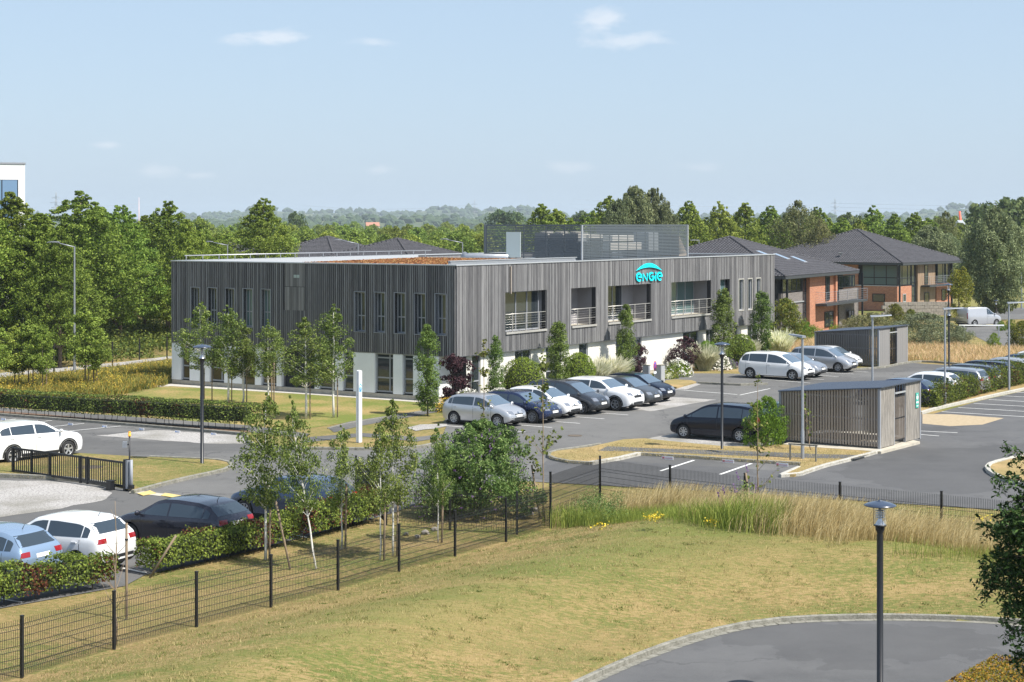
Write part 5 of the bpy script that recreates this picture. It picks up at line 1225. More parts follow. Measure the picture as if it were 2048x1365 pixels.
    patch('rear_bumper_trim', [[(0, yf * W_ / 2 * .7, .40 + .09 * j) for yf in np.linspace(-1, 1, 7)] for j in (0, 1)], 'x-', plastic_dark, .005)
    # aerial
    xa_ = S['tr'][0] * L_ + .35; za = top(xa_) + .008; mb = MB(); mb.tube([(xa_, 0, za), (xa_ - .10, 0, za + .16)], [.012, .004], 5); parts.append(('aerial', mb.mesh('aerial', [plastic_dark]), None, None))
    # wheels
    ty = MB(); ty.lathe([(wr * .62, -.10), (wr * .93, -.10), (wr, -.07), (wr, .07), (wr * .93, .10), (wr * .66, .10), (wr * .62, .08)], (0, 0, 0), 26, axis='y')
    tyme = ty.mesh('wheel', [rubber]); rm = MB(); r_ = wr * .66
    rm.lathe([(r_, .085), (r_ * .97, .098), (r_ * .9, .095), (r_ * .88, .06)], (0, 0, 0), 26, axis='y'); rm.lathe([(.001, .075), (.05, .075), (.055, .06)], (0, 0, 0), 10, axis='y')
    for k in range(rim_style):
        a = 2 * math.pi * k / rim_style; Mx = Matrix.Rotation(a, 4, 'Y')
        w0, w1 = (.030, .042) if rim_style <= 5 else (.018, .026)
        vs_ = [(-w0, .05, .03), (w0, .05, .03), (w1, .075, r_ * .93), (-w1, .075, r_ * .93), (-w0, .078, .03), (w0, .078, .03), (w1, .092, r_ * .93), (-w1, .092, r_ * .93)]
        rm.add([Mx @ Vector(v) for v in vs_], [(0, 1, 2, 3), (4, 7, 6, 5), (0, 4, 5, 1), (1, 5, 6, 2), (2, 6, 7, 3), (3, 7, 4, 0)])
    rimme = rm.mesh('rim', [rim_m]); dk = MB(); dk.lathe([(.001, .035), (r_ * .93, .035), (r_ * .95, .02)], (0, 0, 0), 20, axis='y'); dkme = dk.mesh('brake_disc', [plastic_dark])
    for me_ in (tyme, rimme):
        bx = bmesh.new(); bx.from_mesh(me_); bmesh.ops.recalc_face_normals(bx, faces=bx.faces); bx.to_mesh(me_); bx.free()
    SH[key] = (parts, tyme, rimme, dkme, wx, wr, W_); return SH[key]
def car(kind, x, y, heading, pm, label, rim=5, cat='car', name='parked_car', roof=None, sc=1.0, group=None, glassm=None):
    parts, ty, ri, dk, wx, wr, W_ = car_shape(kind, rim)
    root = E(name, (x, y, .008), heading, label=label, cat=cat, group=group); root.scale = (sc,) * 3
    for (nm, me, slot, par) in parts:
        o = O(nm, me, root)
        if slot == 'paint':
            o.material_slots[0].link = 'OBJECT'; o.material_slots[0].material = pm
        elif slot == 'paint0' : 
            o.material_slots[0].link = 'OBJECT'; o.material_slots[0].material = pm
    for wxx in wx:
        for s_ in (1, -1):
            w_ = O('wheel', ty, root, (wxx, s_ * (W_ / 2 - .105), wr)); 
            if s_ < 0: w_.rotation_euler = (0, 0, math.pi)
            O('rim', ri, w_); O('brake_disc', dk, w_)
    return root
wh = paint('white', (.78, .79, .80), 0.0); slv = paint('silver', (.42, .43, .45), .7, .3); slb = paint('light_silver', (.52, .53, .55), .6, .3); nvy = paint('navy', (.012, .022, .07), .3)
gry = paint('graphite', (.05, .055, .065), .5); blk = M('paint_black', (.004, .007, .018), rough=.14, spec=.35, coat=.15); gr2 = paint('steel_grey', (.075, .08, .085), .5, .3); lbl = paint('pale_blue', (.26, .36, .50), .4)
dbl = paint('dark_blue_grey', (.030, .050, .10), .35); dk308 = paint('violet_grey', (.030, .030, .045), .5); van_s = paint('van_silver', (.50, .51, .54), .5, .35)
HD = R(-33.3)
def rowpos(x0, y0, i, sp, t, hd=HD): return (x0 + i * sp * bdir.x + t * math.cos(hd), y0 + i * sp * bdir.y + t * math.sin(hd))
CARS = [('hatch', 0.0, slb, 'silver hatchback at the left end of the row beside the office', 8),
        ('compact', .40, nvy, 'dark blue hatchback between the silver and small white cars in the front row', 9),
        ('hatch', .25, wh, 'small white hatchback parked left of the dark grey people carrier', 5),
        ('mpv', .25, gry, 'dark grey people carrier parked left of the white tall off-roader', 5),
        ('suv', .9, wh, 'white off-roader with black wheel arches in the front row by the office', 5),
        ('hatch', .95, gr2, 'mid grey small hatchback between the white off-roader and the black hatchback', 8),
        ('hatch', .45, blk, 'black hatchback at the right end of the front row beside the gravel', 5)]
for i, (k, t, pm, lab, rim) in enumerate(CARS):
    x, y = rowpos(-1.32, 84.6, i, 2.4, t); car(k, x, y, HD + R(rnd.uniform(-1, 1)), pm, lab, rim)
R2 = [('mpv', 0, .0, wh, 'white seven-seat people carrier with dark windows beyond the lamp post', 5, 1.03), ('compact', 1, 0, slv, 'silver hatchback half hidden behind the white people carrier', 8, 1), ('mpv', 3, 0.1, slb, 'silver people carrier in front of the farther timber shelter', 8, .98), ('hatch', 4, -.35, wh, 'small white hatchback parked closest to the farther timber shelter', 5, 1)]
for (k, i, t, pm, lab, rim, sc) in R2:
    x, y = rowpos(16.6, 109.7, i, 2.36, t); car(k, x, y, HD, pm, lab, rim, sc=sc)
car('mpv', 9.4, 78.95, R(146.7), blk, 'black people carrier with its side to the camera behind the black lamp post', 8, sc=1.0)
car('hatch', 12.0, 80.9, R(146.7), dbl, 'dark blue small car mostly hidden by the bush and the nearer timber shelter', 5)
R3 = [(20.6, 93.6, 'compact', nvy, 'dark navy car showing only its roof over the nearer shelter'), (23.0, 97.4, 'hatch', wh, 'white hatchback behind the right hand hedge, closest to the nearer shelter'), (24.9, 100.3, 'wagon', slv, 'silver estate car with roof bars behind the right hand hedge'), (26.3, 102.7, 'wagon', gry, 'dark grey estate car just behind the silver estate with roof bars'),
      (27.9, 105.3, 'wagon', blk, 'black estate car behind the hedge below the tall double lamp post'), (30.2, 108.2, 'compact', slb, 'pale silver hatchback behind the hedge near the right edge'), (32.0, 111.0, 'compact', dbl, 'dark blue car behind the hedge at the right edge'), (33.6, 113.8, 'hatch', wh, 'white car farthest along the row behind the right hand hedge')]
for (x, y, k, pm, lab) in R3: car(k, x, y, R(146.7), pm, lab, 5)
car('van', 44.3, 166.0, R(28), van_s, 'silver panel van with red tail lights parked on the far road by the tall willow', 5, cat='van', name='parked_van')
car('compact', -9.95, 52.97, R(150), dk308, 'dark violet-grey hatchback parked behind the middle of the front hedge', 5)
car('compact', -7.2, 57.5, R(149), dbl, 'dark blue hatchback parked behind the birches, right of the violet-grey car', 8)
car('hatch', -12.74, 49.7, R(152), wh, 'white hatchback seen from behind at the gap in the front hedge', 5, sc=1.02)
car('hatch', -14.3, 47.7, R(152), lbl, 'pale blue hatchback cut off by the left edge behind the front hedge', 8, sc=1.02)
# crossover at the left, placed by its wheels
pw = G(21.6, 929); hh = R(50); x = pw.x + 1.33 * math.cos(hh) - .78 * math.sin(hh) ; y = pw.y + 1.33 * math.sin(hh) + .78 * math.cos(hh)
car('suv', x, y, hh, wh, 'white crossover with black trim parked behind the black sliding gate', 5, sc=1.0)
c_ = AT(337, 750, 112); car('hatch', c_.x + 2.3, c_.y, R(20), paint('bright_blue', (.10, .22, .45), .2), 'light blue car just showing beyond the left end of the office', 5)
# ================================================================== SHELTERS, FENCES, LAMPS
deck_m = M('roof_sheet', (.085, .105, .14), rough=.45, metal=.3)
def shelter(Cn, hdg, label, LR=4.5, LF=4.6, hr=2.62, hl=2.24, wm=wood_br, green=False, singles=True):
    "near corner Cn; right wall along +x (with the doorway), slatted front along +y"
    root = E('timber_shelter', (Cn[0], Cn[1], .11 if singles else .0), hdg, label=label, cat='shelter')
    r = random.Random(11); pitch = .128; n = int(LF / pitch)
    slat = MB(); slat.box((-.022, -.041, 0), (.022, .041, 1)); sme = slat.mesh('slat', [wm])
    for (x, nm) in ((0.0, 'near'), (LR, 'far')):
        for i in range(n):
            y = .1 + i * (LF - .15) / (n - 1); hz = hr + (hl - hr) * y / LF - .12 + .03
            o = O('slat', sme, root, (x, y, .08)); o.scale = (1, r.uniform(.9, 1.08), hz)
    board = MB(); board.box((-.07, -.014, 0), (.07, .014, 1)); bme = board.mesh('board', [wood_lt if not singles else M('pale_brown_wood', (.15, .14, .125), (.36, .335, .30), 3.5, .85, spec=.2, coord='pos', stretch=(3, 3, .35), lo=.3, hi=.7)])
    d0, d1 = LR * .36, LR * .64; k = 0; x = .07
    while x < LR:
        if not (d0 < x < d1):
            o = O('board', bme, root, (x, 0, .03)); o.scale = (1, 1, hr - .08); 
            o.location.y = r.uniform(-.003, .003)
        x += .143
    mb = MB(); mb.box((0.04, LF, .1), (LR - .04, LF + .05, hl - .08)); mb.obj('back_wall', wm, root)
    for (px_, py_) in ((0, -.04), (LR, -.04), (d0, .0), (d1, .0), (.0, LF), (LR, LF)):
        mb = MB(); mb.box((px_ - .05, py_ - .05 + .06, -.02), (px_ + .05, py_ + .05 + .06, (hr if py_ < 1 else hl) - .06)); mb.obj('post', frame_grey, root)
    rails = MB()
    for z in (.2, 1.2, 2.1):
        rails.box((.025, .1, z), (.07, LF - .1, z + .07))
    rails.obj('rail', frame_grey, root, kind='stuff')
    # open metal door frame and barred gate in the doorway
    dr = E('door', (d0 + .05, .05, 0)); dr.parent = root
    mb = MB()
    for z in (.15, 1.1, 2.05): mb.box((.03, -.02, z), (d1 - d0 - .13, .02, z + .05))
    mb.obj('door_rail', steel_black, dr, kind='stuff')
    q = MB(); q.box((-.02, -.012, .15), (.02, .012, 2.1)); qm = q.mesh('door_bar', [steel_black if not singles else wm])
    for i in range(9): O('door_bar', qm, dr, (.06 + i * (d1 - d0 - .2) / 8, 0, 0))
    mb = MB(); mb.box((d0 + .05, -.02, 2.2), (d1 - .05, .04, 2.27)); mb.obj('lintel', cap_m, root)
    # corrugated mono-pitch roof
    mb = MB(); nx = 48; vs = []; ov_ = .12
    for i in range(nx * 2 + 1):
        x = -ov_ + (LR + 2 * ov_) * i / (nx * 2); up = .025 if i % 4 in (1, 2) else 0
        for y in (-ov_, LF + ov_): z = hr + (hl - hr) * y / LF; vs.append((x, y, z + up))
    m_ = len(vs); vs += [(v[0], v[1], v[2] - .04) for v in vs]; fs = []
    for i in range(nx * 2): a = 2 * i; fs += [(a, a + 2, a + 3, a + 1), (m_ + a, m_ + a + 1, m_ + a + 3, m_ + a + 2), (a, m_ + a, m_ + a + 2, a + 2), (a + 1, a + 3, m_ + a + 3, m_ + a + 1)]
    fs += [(0, 1, m_ + 1, m_), (m_ - 2, 2 * m_ - 2, 2 * m_ - 1, m_ - 1)]; mb.add(vs, fs); mb.obj('roof_sheet', deck_m, root)
    return root
s1 = G(1759.5, 903.6); sh1 = shelter((s1.x, s1.y), R(55.2), 'nearer timber slat shelter with corrugated grey roof beside the car park lane')
o = E('wall_sign', (0, 0, 0), 0, label='small green and white pictogram plate on the right end of the nearer shelter', cat='sign')
u_ = Vector((math.cos(R(55.2)), math.sin(R(55.2)))); pp = Vector((s1.x, s1.y)) + u_ * 4.08; o.location = (pp.x + u_.y * .03, pp.y - u_.x * .03, 1.52); o.rotation_euler = (0, 0, R(55.2))
gm_ = M('sign_green', (.05, .42, .34), rough=.4)
MB().box((-.16, -.02, .0), (.16, 0, .66)).obj('plate', gm_, o)
pc = MB(); pc.lathe([(.001, -.026), (.035, -.026), (.035, -.021)], (.0, 0, .57), 10, axis='y'); pc.box((-.05, -.025, .36), (.05, -.021, .53)); pc.box((-.11, -.025, .40), (-.07, -.021, .52)); pc.box((.07, -.025, .40), (.11, -.021, .52)); pc.box((-.12, -.025, .2), (.12, -.021, .28)); pc.box((-.1, -.025, .06), (.1, -.021, .1)); pc.obj('print', white_panel, o, kind='stuff')
s2 = G(1758, 734.8); shelter((s2.x, s2.y), R(55.5), 'farther grey timber shelter standing before the dry field', LR=5.0, LF=4.6, wm=wood, singles=False)

# --- mushroom lamps
lens_m = bpy.data.materials.new('clear_lens'); lens_m.use_nodes = True
b_ = lens_m.node_tree.nodes['Principled BSDF']; b_.inputs['Base Color'].default_value = (.92, .95, .95, 1); b_.inputs['Roughness'].default_value = .03; b_.inputs['Alpha'].default_value = .16; b_.inputs['Specular IOR Level'].default_value = 1
navy_m = M('lamp_hat_blue', (.035, .05, .085), rough=.3, spec=.6, coat=.5)
def mush(p, hgt, label, rad=.32, pole=.055, z=0., group='black mushroom lamp posts'):
    o = E('lamp_post', (p[0], p[1], z), rnd.uniform(0, 1), label=label, cat='lamp post', group=group); k = rad / .32
    mb = MB(); mb.lathe([(pole * 1.5, 0), (pole * 1.5, .04), (pole, .06), (pole, hgt - .66 * k)], n=12); mb.obj('pole', steel_black, o)
    mb = MB(); b0 = hgt - .66 * k
    mb.lathe([(pole, b0 - .02), (.055 * k, b0 + .02), (.09 * k, b0 + .10 * k), (.095 * k, b0 + .17 * k), (.13 * k, b0 + .175 * k), (.13 * k, b0 + .195 * k), (.001, b0 + .196 * k)], n=16); mb.obj('lamp_base', steel_black, o)
    mb = MB(); mb.lathe([(.122 * k, b0 + .197 * k), (.122 * k, b0 + .56 * k)], n=16); mb.obj('lens', lens_m, o)
    mb = MB()
    for j in range(4): zc = b0 + (.33 + j * .045) * k; mb.lathe([(.03 * k, zc), (.088 * k, zc + .006), (.088 * k, zc + .016), (.03 * k, zc + .022)], n=14)
    mb.lathe([(.10 * k, b0 + .2 * k), (.04 * k, b0 + .31 * k), (.03 * k, b0 + .54 * k), (.001, b0 + .55 * k)], n=12); mb.obj('reflector', chrome, o)
    mb = MB()
    for a in range(3): x, y = .127 * k * math.cos(a * 2.09 + .4), .127 * k * math.sin(a * 2.09 + .4); mb.tube([(x, y, b0 + .19 * k), (x, y, b0 + .57 * k)], .005, 4)
    mb.obj('cage', steel_black, o, kind='stuff')
    mb = MB(); mb.lathe([(.001, b0 + .56 * k), (.30 * k, b0 + .565 * k), (.32 * k, b0 + .575 * k), (.32 * k, b0 + .587 * k), (.25 * k, b0 + .62 * k), (.12 * k, b0 + .655 * k), (.04 * k, b0 + .665 * k), (.04 * k, b0 + .685 * k), (.001, b0 + .687 * k)], n=28); mb.obj('lamp_hat', navy_m, o)
    return o
pq = G(1760, 1410); mush(pq, H - (1003 - HY) * pq.y / F, 'tall black mushroom lamp in the foreground before the dry grass bank', rad=.325, pole=.065, z=0)
p = G(404, 927, .1); mush(p, 4.85, 'black mushroom lamp on the grass island right of the sliding gate', rad=.375, pole=.07)
p = G(1444, 899, .1); mush(p, 4.65, 'black mushroom lamp standing before the black people carrier', rad=.345, pole=.06)
p = G(1898, 772); mush(p, 4.7, 'black mushroom lamp behind the cars by the dry field', rad=.34)
p = G(1897, 690); mush(p, 4.9, 'farthest black mushroom lamp, seen directly above the other one by the dry field', rad=.36)
def flood(p, hgt, yaw, label, arm=.9, z=0.0, group='silver lamp posts with flat heads'):
    o = E('lamp_post', (p[0], p[1], z), yaw, label=label, cat='lamp post', group=group)
    mb = MB(); mb.box((-.14, -.14, 0), (.14, .14, .02)); mb.lathe([(.075, .02), (.075, 1.2), (.055, 1.3), (.05, hgt - .05)], n=12); mb.obj('pole', galv, o)
    mb = MB(); c, s_ = math.cos(.12), math.sin(.12)
    vs = [(-.10, -.11, -.02), (arm, -.13, .06), (arm, .13, .06), (-.10, .11, -.02), (-.10, -.09, .07), (arm, -.10, .10), (arm, .10, .10), (-.10, .09, .07)]
    mb.add([(v[0], v[1], v[2] + hgt) for v in vs], [(0, 3, 2, 1), (4, 5, 6, 7), (0, 1, 5, 4), (1, 2, 6, 5), (2, 3, 7, 6), (3, 0, 4, 7)]); mb.obj('lamp_head', galv, o)
    mb = MB(); mb.add([(.15, -.085, hgt + .0), (arm - .05, -.1, hgt + .052), (arm - .05, .1, hgt + .052), (.15, .085, hgt + .0)], [(0, 3, 2, 1)]); mb.obj('lens', lamp_clear, o)
    return o
p = G(1605, 918, .1); flood(p, H - (675 - HY) * p.y / F, R(120), 'silver flat-headed lamp post in front of the nearer shelter', z=0, arm=.75)
p = AT(1745, 850, 84); flood((p.x, p.y), H - (634 - HY) * 84 / F, R(0), 'silver flat-headed lamp post behind the nearer shelter')
p = G(1890, 812); flood(p, H - (619 - HY) * p.y / F, R(-2), 'silver flat-headed lamp post in the right hand hedge, beside the black mushroom lamp', arm=.95)
p = G(2018, 783); flood(p, H - (607 - HY) * p.y / F, R(-3), 'rightmost silver flat-headed lamp post rising from the hedge', arm=1.0)
p = G(1992, 645); mush(p, 2.2, 'small white-headed lamp on the far road at the right', rad=.3, pole=.04, group='path lamps')
def street(px, ytop, ybase_d, x_arm, y_arm, label):
    d = ybase_d; P = AT(px, ytop, d); o = E('street_lamp', (P.x, P.y, 0), 0, label=label, cat='street lamp', group='tall street lamps behind the trees')
    A_ = AT(x_arm, y_arm, d); h_ = P.z
    mb = MB(); mb.lathe([(.10, 0), (.07, 2), (.05, h_)], n=8); mb.tube([(0, 0, h_ - .05), ((A_.x - P.x) * .95, 0, A_.z - .0)], [.04, .03], 6); mb.obj('pole', galv, o)
    mb = MB(); ax = A_.x - P.x; s_ = 1 if ax > 0 else -1; mb.lathe([(.001, -.45), (.10, -.38), (.14, 0), (.10, .32), (.001, .4)], (0, 0, 0), 10, axis='y'); mb.v = [(ax - v[1] * s_, v[0], A_.z + abs(v[2]) * .7 - .02) for v in mb.v]; mb.obj('lamp_head', galv, o)
street(149, 493, 110, 108, 485, 'street lamp with its arm to the left before the big trees at the left')
street(455, 490, 150, 418, 484, 'street lamp with its arm to the left above the left end of the office roof')
street(925, 485, 160, 889, 479, 'street lamp with its arm to the left just left of the louvred roof screen')
street(716, 487, 165, 676, 480, 'street lamp with its arm to the left in front of the tiled roofs')
street(1398, 480, 185, 1388, 481, 'short street lamp rising between the louvred screen and the brick house')
street(2043, 476, 200, 2060, 472, 'street lamp at the right edge behind the willow')

# --- welded mesh fences
def mesh_panel(L_, h=1.23):
    mb = MB(); n = int(L_ / .055)
    for i in range(n + 1):
        x = L_ * i / n; r_ = .0052
        P = [(0, .03)] + sum([[(0, z - .05), (.03, z), (0, z + .05)] for z in (.20, .62, 1.07)], []) + [(0, h)]
        for (y0, z0), (y1, z1) in zip(P[:-1], P[1:]):
            mb.add([(x - r_, y0, z0), (x + r_, y0, z0), (x + r_, y1, z1), (x - r_, y1, z1), (x, y0 + r_ * 1.6, z0), (x, y1 + r_ * 1.6, z1)], [(0, 1, 2, 3), (1, 4, 5, 2), (4, 0, 3, 5)])
    for z in (.15, .25, .57, .67, 1.02, 1.12, .4, .85):
        mb.box((0, -.005, z - .005), (L_, .005, z + .005))
    return mb.mesh('mesh_panel', [steel_black])
def fence(pts, label, h=1.23, post_h=1.3, world=False, zf=None):
    P = [G(*p).xy for p in pts] if not world else [Vector(p) for p in pts]
    root = E('mesh_fence', (P[0].x, P[0].y, 0), label=label, cat='fence')
    pm = MB(); pm.box((-.03, -.03, -.2), (.03, .03, post_h)); pm.box((-.034, -.034, post_h), (.034, .034, post_h + .03)); pme = pm.mesh('post', [steel_black]); cache = {}
    for i, p in enumerate(P):
        q = P[min(i + 1, len(P) - 1)] - P[max(i - 1, 0)]; O('post', pme, root, (p.x - P[0].x, p.y - P[0].y, 0), math.atan2(q.y, q.x))
        if i < len(P) - 1:
            d = P[i + 1] - p; k = round(d.length, 1)
            if k not in cache: cache[k] = mesh_panel(k, h)
            o = O('mesh_panel', cache[k], root, (p.x - P[0].x, p.y - P[0].y, .02), math.atan2(d.y, d.x), kind='stuff'); o.scale = (d.length / k, 1, 1)
    return root
fence([(-128, 1398), (44, 1355), (228, 1298), (393, 1253), (542, 1214), (676, 1180), (798, 1143), (910, 1112), (1012, 1083), (1101, 1056)], 'black mesh fence running from the lower left corner up past the birches', zf=0)
c2 = G(1101, 1056).xy
fence([(1101, 1040), (1200, 1002), (1340, 1024), (1490, 1043), (1680, 1064), (1883, 1086), (2110, 1112)], 'black mesh fence running right from the corner between the road and the tall dry grass', h=1.45, post_h=1.55)
fence([(1101, 1050), (1034, 1068), (900, 1060), (772, 1050), (712, 985)], 'low dark mesh fence in the shade behind the birches and the violet flowered bush')
pl = MB(); pl.box((-.04, -.04, 0), (.04, .04, 2.3)); 
lf = E('post_fence', (G(-100, 790).x, G(-100, 790).y, 0), label='row of tall black fence posts by the pale gravel path at the left', cat='fence'); pm_ = pl.mesh('post', [steel_black]); P0 = lf.location
for (x, y0, yb) in ((-60, 650, 760), (45, 670, 754), (108, 688, 746), (225, 684, 735), (279, 677, 720), (334, 673, 722)):
    p = G(x, yb); o = O('post', pm_, lf, (p.x - P0.x, p.y - P0.y, 0)); o.scale = (1, 1, (yb - y0) * p.y / F / 2.3)
lw = MB()
for q in range(5):
    A_ = G(-60, 760) - P0; B_2 = G(334, 722) - P0; z = .3 + q * .38; lw.box((0, -.003, z), ((B_2 - A_).length, .003, z + .005))
o = lw.obj('wire', steel_black, lf, kind='stuff'); o.location = (A_.x, A_.y, 0); o.rotation_euler = (0, 0, math.atan2((B_2 - A_).y, (B_2 - A_).x))

# --- sliding gate
ga, gb_ = G(25, 949), G(250, 982); gv = (gb_ - ga).xy; gl_ = gv.length
gate = E('sliding_gate', (ga.x, ga.y, 0), math.atan2(gv.y, gv.x), label='long black barred sliding gate standing open along the grass island', cat='gate')
GH = .98; mb = MB(); mb.box((0, -.03, .12), (gl_, .03, .20)); mb.box((0, -.03, GH), (gl_, .03, GH + .07)); mb.obj('gate_frame', steel_black, gate)
q = MB(); q.box((-.014, -.014, .2), (.014, .014, GH)); qm = q.mesh('bar', [steel_black]); nb = int(gl_ / .125)
for i in range(1, nb): O('bar', qm, gate, (gl_ * i / nb, 0, 0))
q = MB(); q.box((-.045, -.04, .05), (.045, .04, GH + .08)); qm = q.mesh('gate_post', [steel_black])
for f_ in (0.005, .18, .345, .62, .68): O('gate_post', qm, gate, (gl_ * f_, -.002, 0))
def gloc(x, y=0, z=0): v_ = gv.normalized(); return Vector((ga.x + v_.x * x - v_.y * y, ga.y + v_.y * x + v_.x * y, z))
gp = E('gate_column', gloc(gl_ + .05), math.atan2(gv.y, gv.x), label='black and grey guide column at the right end of the sliding gate', cat='gate column')
MB().box((-.06, -.08, 0), (.06, .08, 1.15)).obj('post', steel_black, gp); MB().box((.09, -.09, 0.1), (.19, .05, 1.12)).obj('guide_tube', galv, gp)
m_ = MB(); m_.tube([(.30, -.0, 0), (.30, 0, 1.15)], .06, 10); m_.obj('guide_tube', frame_grey, gp); MB().box((.24, -.08, 0), (.38, .08, .25)).obj('guide_base', steel_black, gp)
bc = E('beacon_post', gloc(gl_ - .05, .25), 0, label='thin black post with amber warning lamp and small floodlight behind the gate', cat='warning light')
m_ = MB(); m_.tube([(0, 0, 0), (0, 0, 1.95)], .03, 8); m_.obj('pole', steel_black, bc)
m_ = MB(); m_.lathe([(.001, 1.95), (.055, 1.95), (.055, 1.99), (.05, 1.99), (.05, 2.10), (.035, 2.13), (.001, 2.135)], n=12); m_.obj('amber_lamp', M('amber', (.85, .35, .02), rough=.3), bc)
MB().box((-.24, -.1, 1.55), (-.08, .05, 1.76)).obj('floodlight', galv, bc); MB().box((-.08, -.02, 1.63), (-.02, .02, 1.67)).obj('bracket', steel_black, bc)
mo = E('gate_motor', gloc(gl_ - .55, -.22), math.atan2(gv.y, gv.x), label='small black gate motor box on the ground in front of the gate', cat='gate motor')
MB().box((-.13, -.1, 0), (.13, .1, .33)).obj('casing', steel_black, mo); MB().box((-.15, -.12, .331), (.15, .12, .36)).obj('lid', plastic_dark, mo)
# --- white totem sign
p = G(718, 885); to = E('totem_sign', (p.x, p.y, 0), R(-38), label='tall narrow white totem sign on the grass beside the footpath', cat='sign')
hh_ = (885 - 741) * p.y / F
MB().box((-.085, -.10, .0), (.0, .10, hh_)).obj('panel', white_panel, to); MB().box((.02, -.10, 0), (.09, .10, hh_ - .02)).obj('panel', white_panel, to); MB().box((.001, -.09, 0), (.019, .09, hh_ - .03)).obj('spine', galv, to)
tb = M('totem_blue', (.08, .45, .75), rough=.4)
def totem_word():
    sgnm = MB(); S_ = {'e': [[(.2, .5), (.8, .5)] + [(.5 + .33 * math.cos(R(a)), .5 + .42 * math.sin(R(a))) for a in range(0, 310, 25)]], 'N': [[(.2, 0), (.2, 1), (.8, 0), (.8, 1)]], 'G': [[(.5 + .35 * math.cos(R(a)), .5 + .48 * math.sin(R(a))) for a in range(50, 350, 25)] + [(.85, .45), (.55, .45)]], 'i': [[(.5, 0), (.5, .6)], [(.5, .85), (.5, .95)]]}
    for k, c in enumerate('eNGie'):
        t_ = stroke_mesh([[(q[0] * .15 + k * .15, q[1] * .2) for q in s] for s in S_[c]], .035, .008); sgnm.add(t_.v, t_.f)
    return sgnm
for s_ in (1,):
    o = totem_word().obj('lettering', tb, to, kind='stuff'); o.rotation_euler = (0, 0, R(90)); o.location = (.092, -.085, hh_ - .95); o.scale = (.22, 1, 1)
    a_ = stroke_mesh([[(.75 * i / 10, .12 * math.sin(math.pi * i / 10)) for i in range(11)]], .05, .008).obj('arc', tb, to); a_.rotation_euler = (0, 0, R(90)); a_.location = (.092, -.085, hh_ - .72); a_.scale = (.22, 1, 1)
# --- round no stopping sign and utility boxes
p = AT(1309, 770, 101); sg = E('road_sign', (p.x, p.y, 0), R(-28), label='round blue and red no stopping sign by the white wall', cat='road sign')
m_ = MB(); m_.tube([(0, 0, 0), (0, 0, 1.75)], .025, 8); m_.obj('pole', galv, sg)
def disc(r0, r1, x, mat, nm): m_ = MB(); m_.lathe([(r0, x - .004), (r1, x - .004), (r1, x), (r0, x)], (0, 0, 0), 24, axis='y'); o = m_.obj(nm, mat, sg); o.location = (0, 0, 1.5); o.rotation_euler = (0, 0, R(-90)); o.scale = (1, 1, 1.15); return o
sr = M('sign_red', (.55, .02, .03), rough=.4); sb_ = M('sign_blue', (.03, .10, .45), rough=.4)
disc(.001, .24, .035, sr, 'rim'); disc(.001, .19, .040, sb_, 'face')
m_ = MB(); m_.box((.043, -.19, -.022), (.047, .19, .022)); o = m_.obj('bar', sr, sg); o.location = (0, 0, 1.5); o.rotation_euler = (R(45), 0, 0)
m_ = MB(); m_.box((.043, -.19, -.022), (.0475, .19, .022)); o = m_.obj('bar', sr, sg); o.location = (0, 0, 1.5); o.rotation_euler = (R(-45), 0, 0)
MB().box((.03, -.2, 1.05), (.04, .2, 1.17)).obj('plate', white_panel, sg); MB().box((.041, -.15, 1.09), (.044, .02, 1.13)).obj('print', frame_grey, sg)
for (x, w_, lab, m2) in ((1320, .5, 'pale grey utility cabinet beside the white wall and the no stopping sign', cap_m), (1293, .22, 'narrow dark pillar against the white wall near the no stopping sign', frame_grey)):
    p = AT(x, 750, 106); o = E('utility_cabinet', (p.x, p.y, 0), phi, label=lab, cat='cabinet'); MB().box((-w_ / 2, -.2, .05), (w_ / 2, .2, 1.12)).obj('casing', m2, o); MB().box((-w_ / 2 - .02, -.22, 1.121), (w_ / 2 + .02, .22, 1.16)).obj('lid', kerb_m, o); MB().box((-w_ / 2 + .03, -.215, .15), (w_ / 2 - .03, -.201, 1.05)).obj('door', m2, o)
# stone wall, barrier, distant fence bits
p = AT(1830, 625, 185); o = E('stone_wall', (p.x, p.y, 0), R(10), label='low grey stone wall before the orange brick house', cat='wall'); st_ = M('stone', (.34, .31, .27), (.2, .18, .16), 4, .9, coord='obj')
r = random.Random(4)
for rr_i in range(4):
    for k in range(14): m_ = MB(); x = -3.6 + k * .52 + (rr_i % 2) * .26; m_.box((x, r.uniform(-.02, .02), rr_i * .36), (x + .50, .4, rr_i * .36 + .34)); m_.obj('stone', st_, o)
p0, p1 = AT(1918, 651, 150), AT(2008, 656, 150); o = E('road_barrier', (p0.x, p0.y, 0), label='long thin white barrier beam before the silver van', cat='barrier')
MB().box((0, -.04, p0.z - .05), (p1.x - p0.x, .04, p0.z + .05)).obj('beam', white_panel, o); MB().box((.4, -.05, 0), (.5, .05, p0.z - .051)).obj('post', galv, o); MB().box((p1.x - p0.x - .5, -.05, 0), (p1.x - p0.x - .4, .05, p0.z - .051)).obj('post', galv, o)
sheet('far_road', [(1915, 652), (2300, 652), (2300, 700), (1990, 692), (1940, 668)], asphalt, .0); sheet('far_road', [(1940, 618), (2300, 610), (2300, 636), (1960, 640)], asphalt, .0)
# low timber rail at the sapling before the nearer shelter
o = E('tree_guard', tuple(G(1606, 922, .1)), R(-30), label='low two-legged timber guard rail at the foot of the silver lamp post', cat='guard rail')
MB().box((-.62, -.03, .62), (.62, .03, .68)).obj('rail', kerb_m, o); MB().box((-.58, -.03, 0), (-.52, .03, .619)).obj('leg', kerb_m, o); MB().box((.52, -.03, 0), (.58, .03, .619)).obj('leg', kerb_m, o)
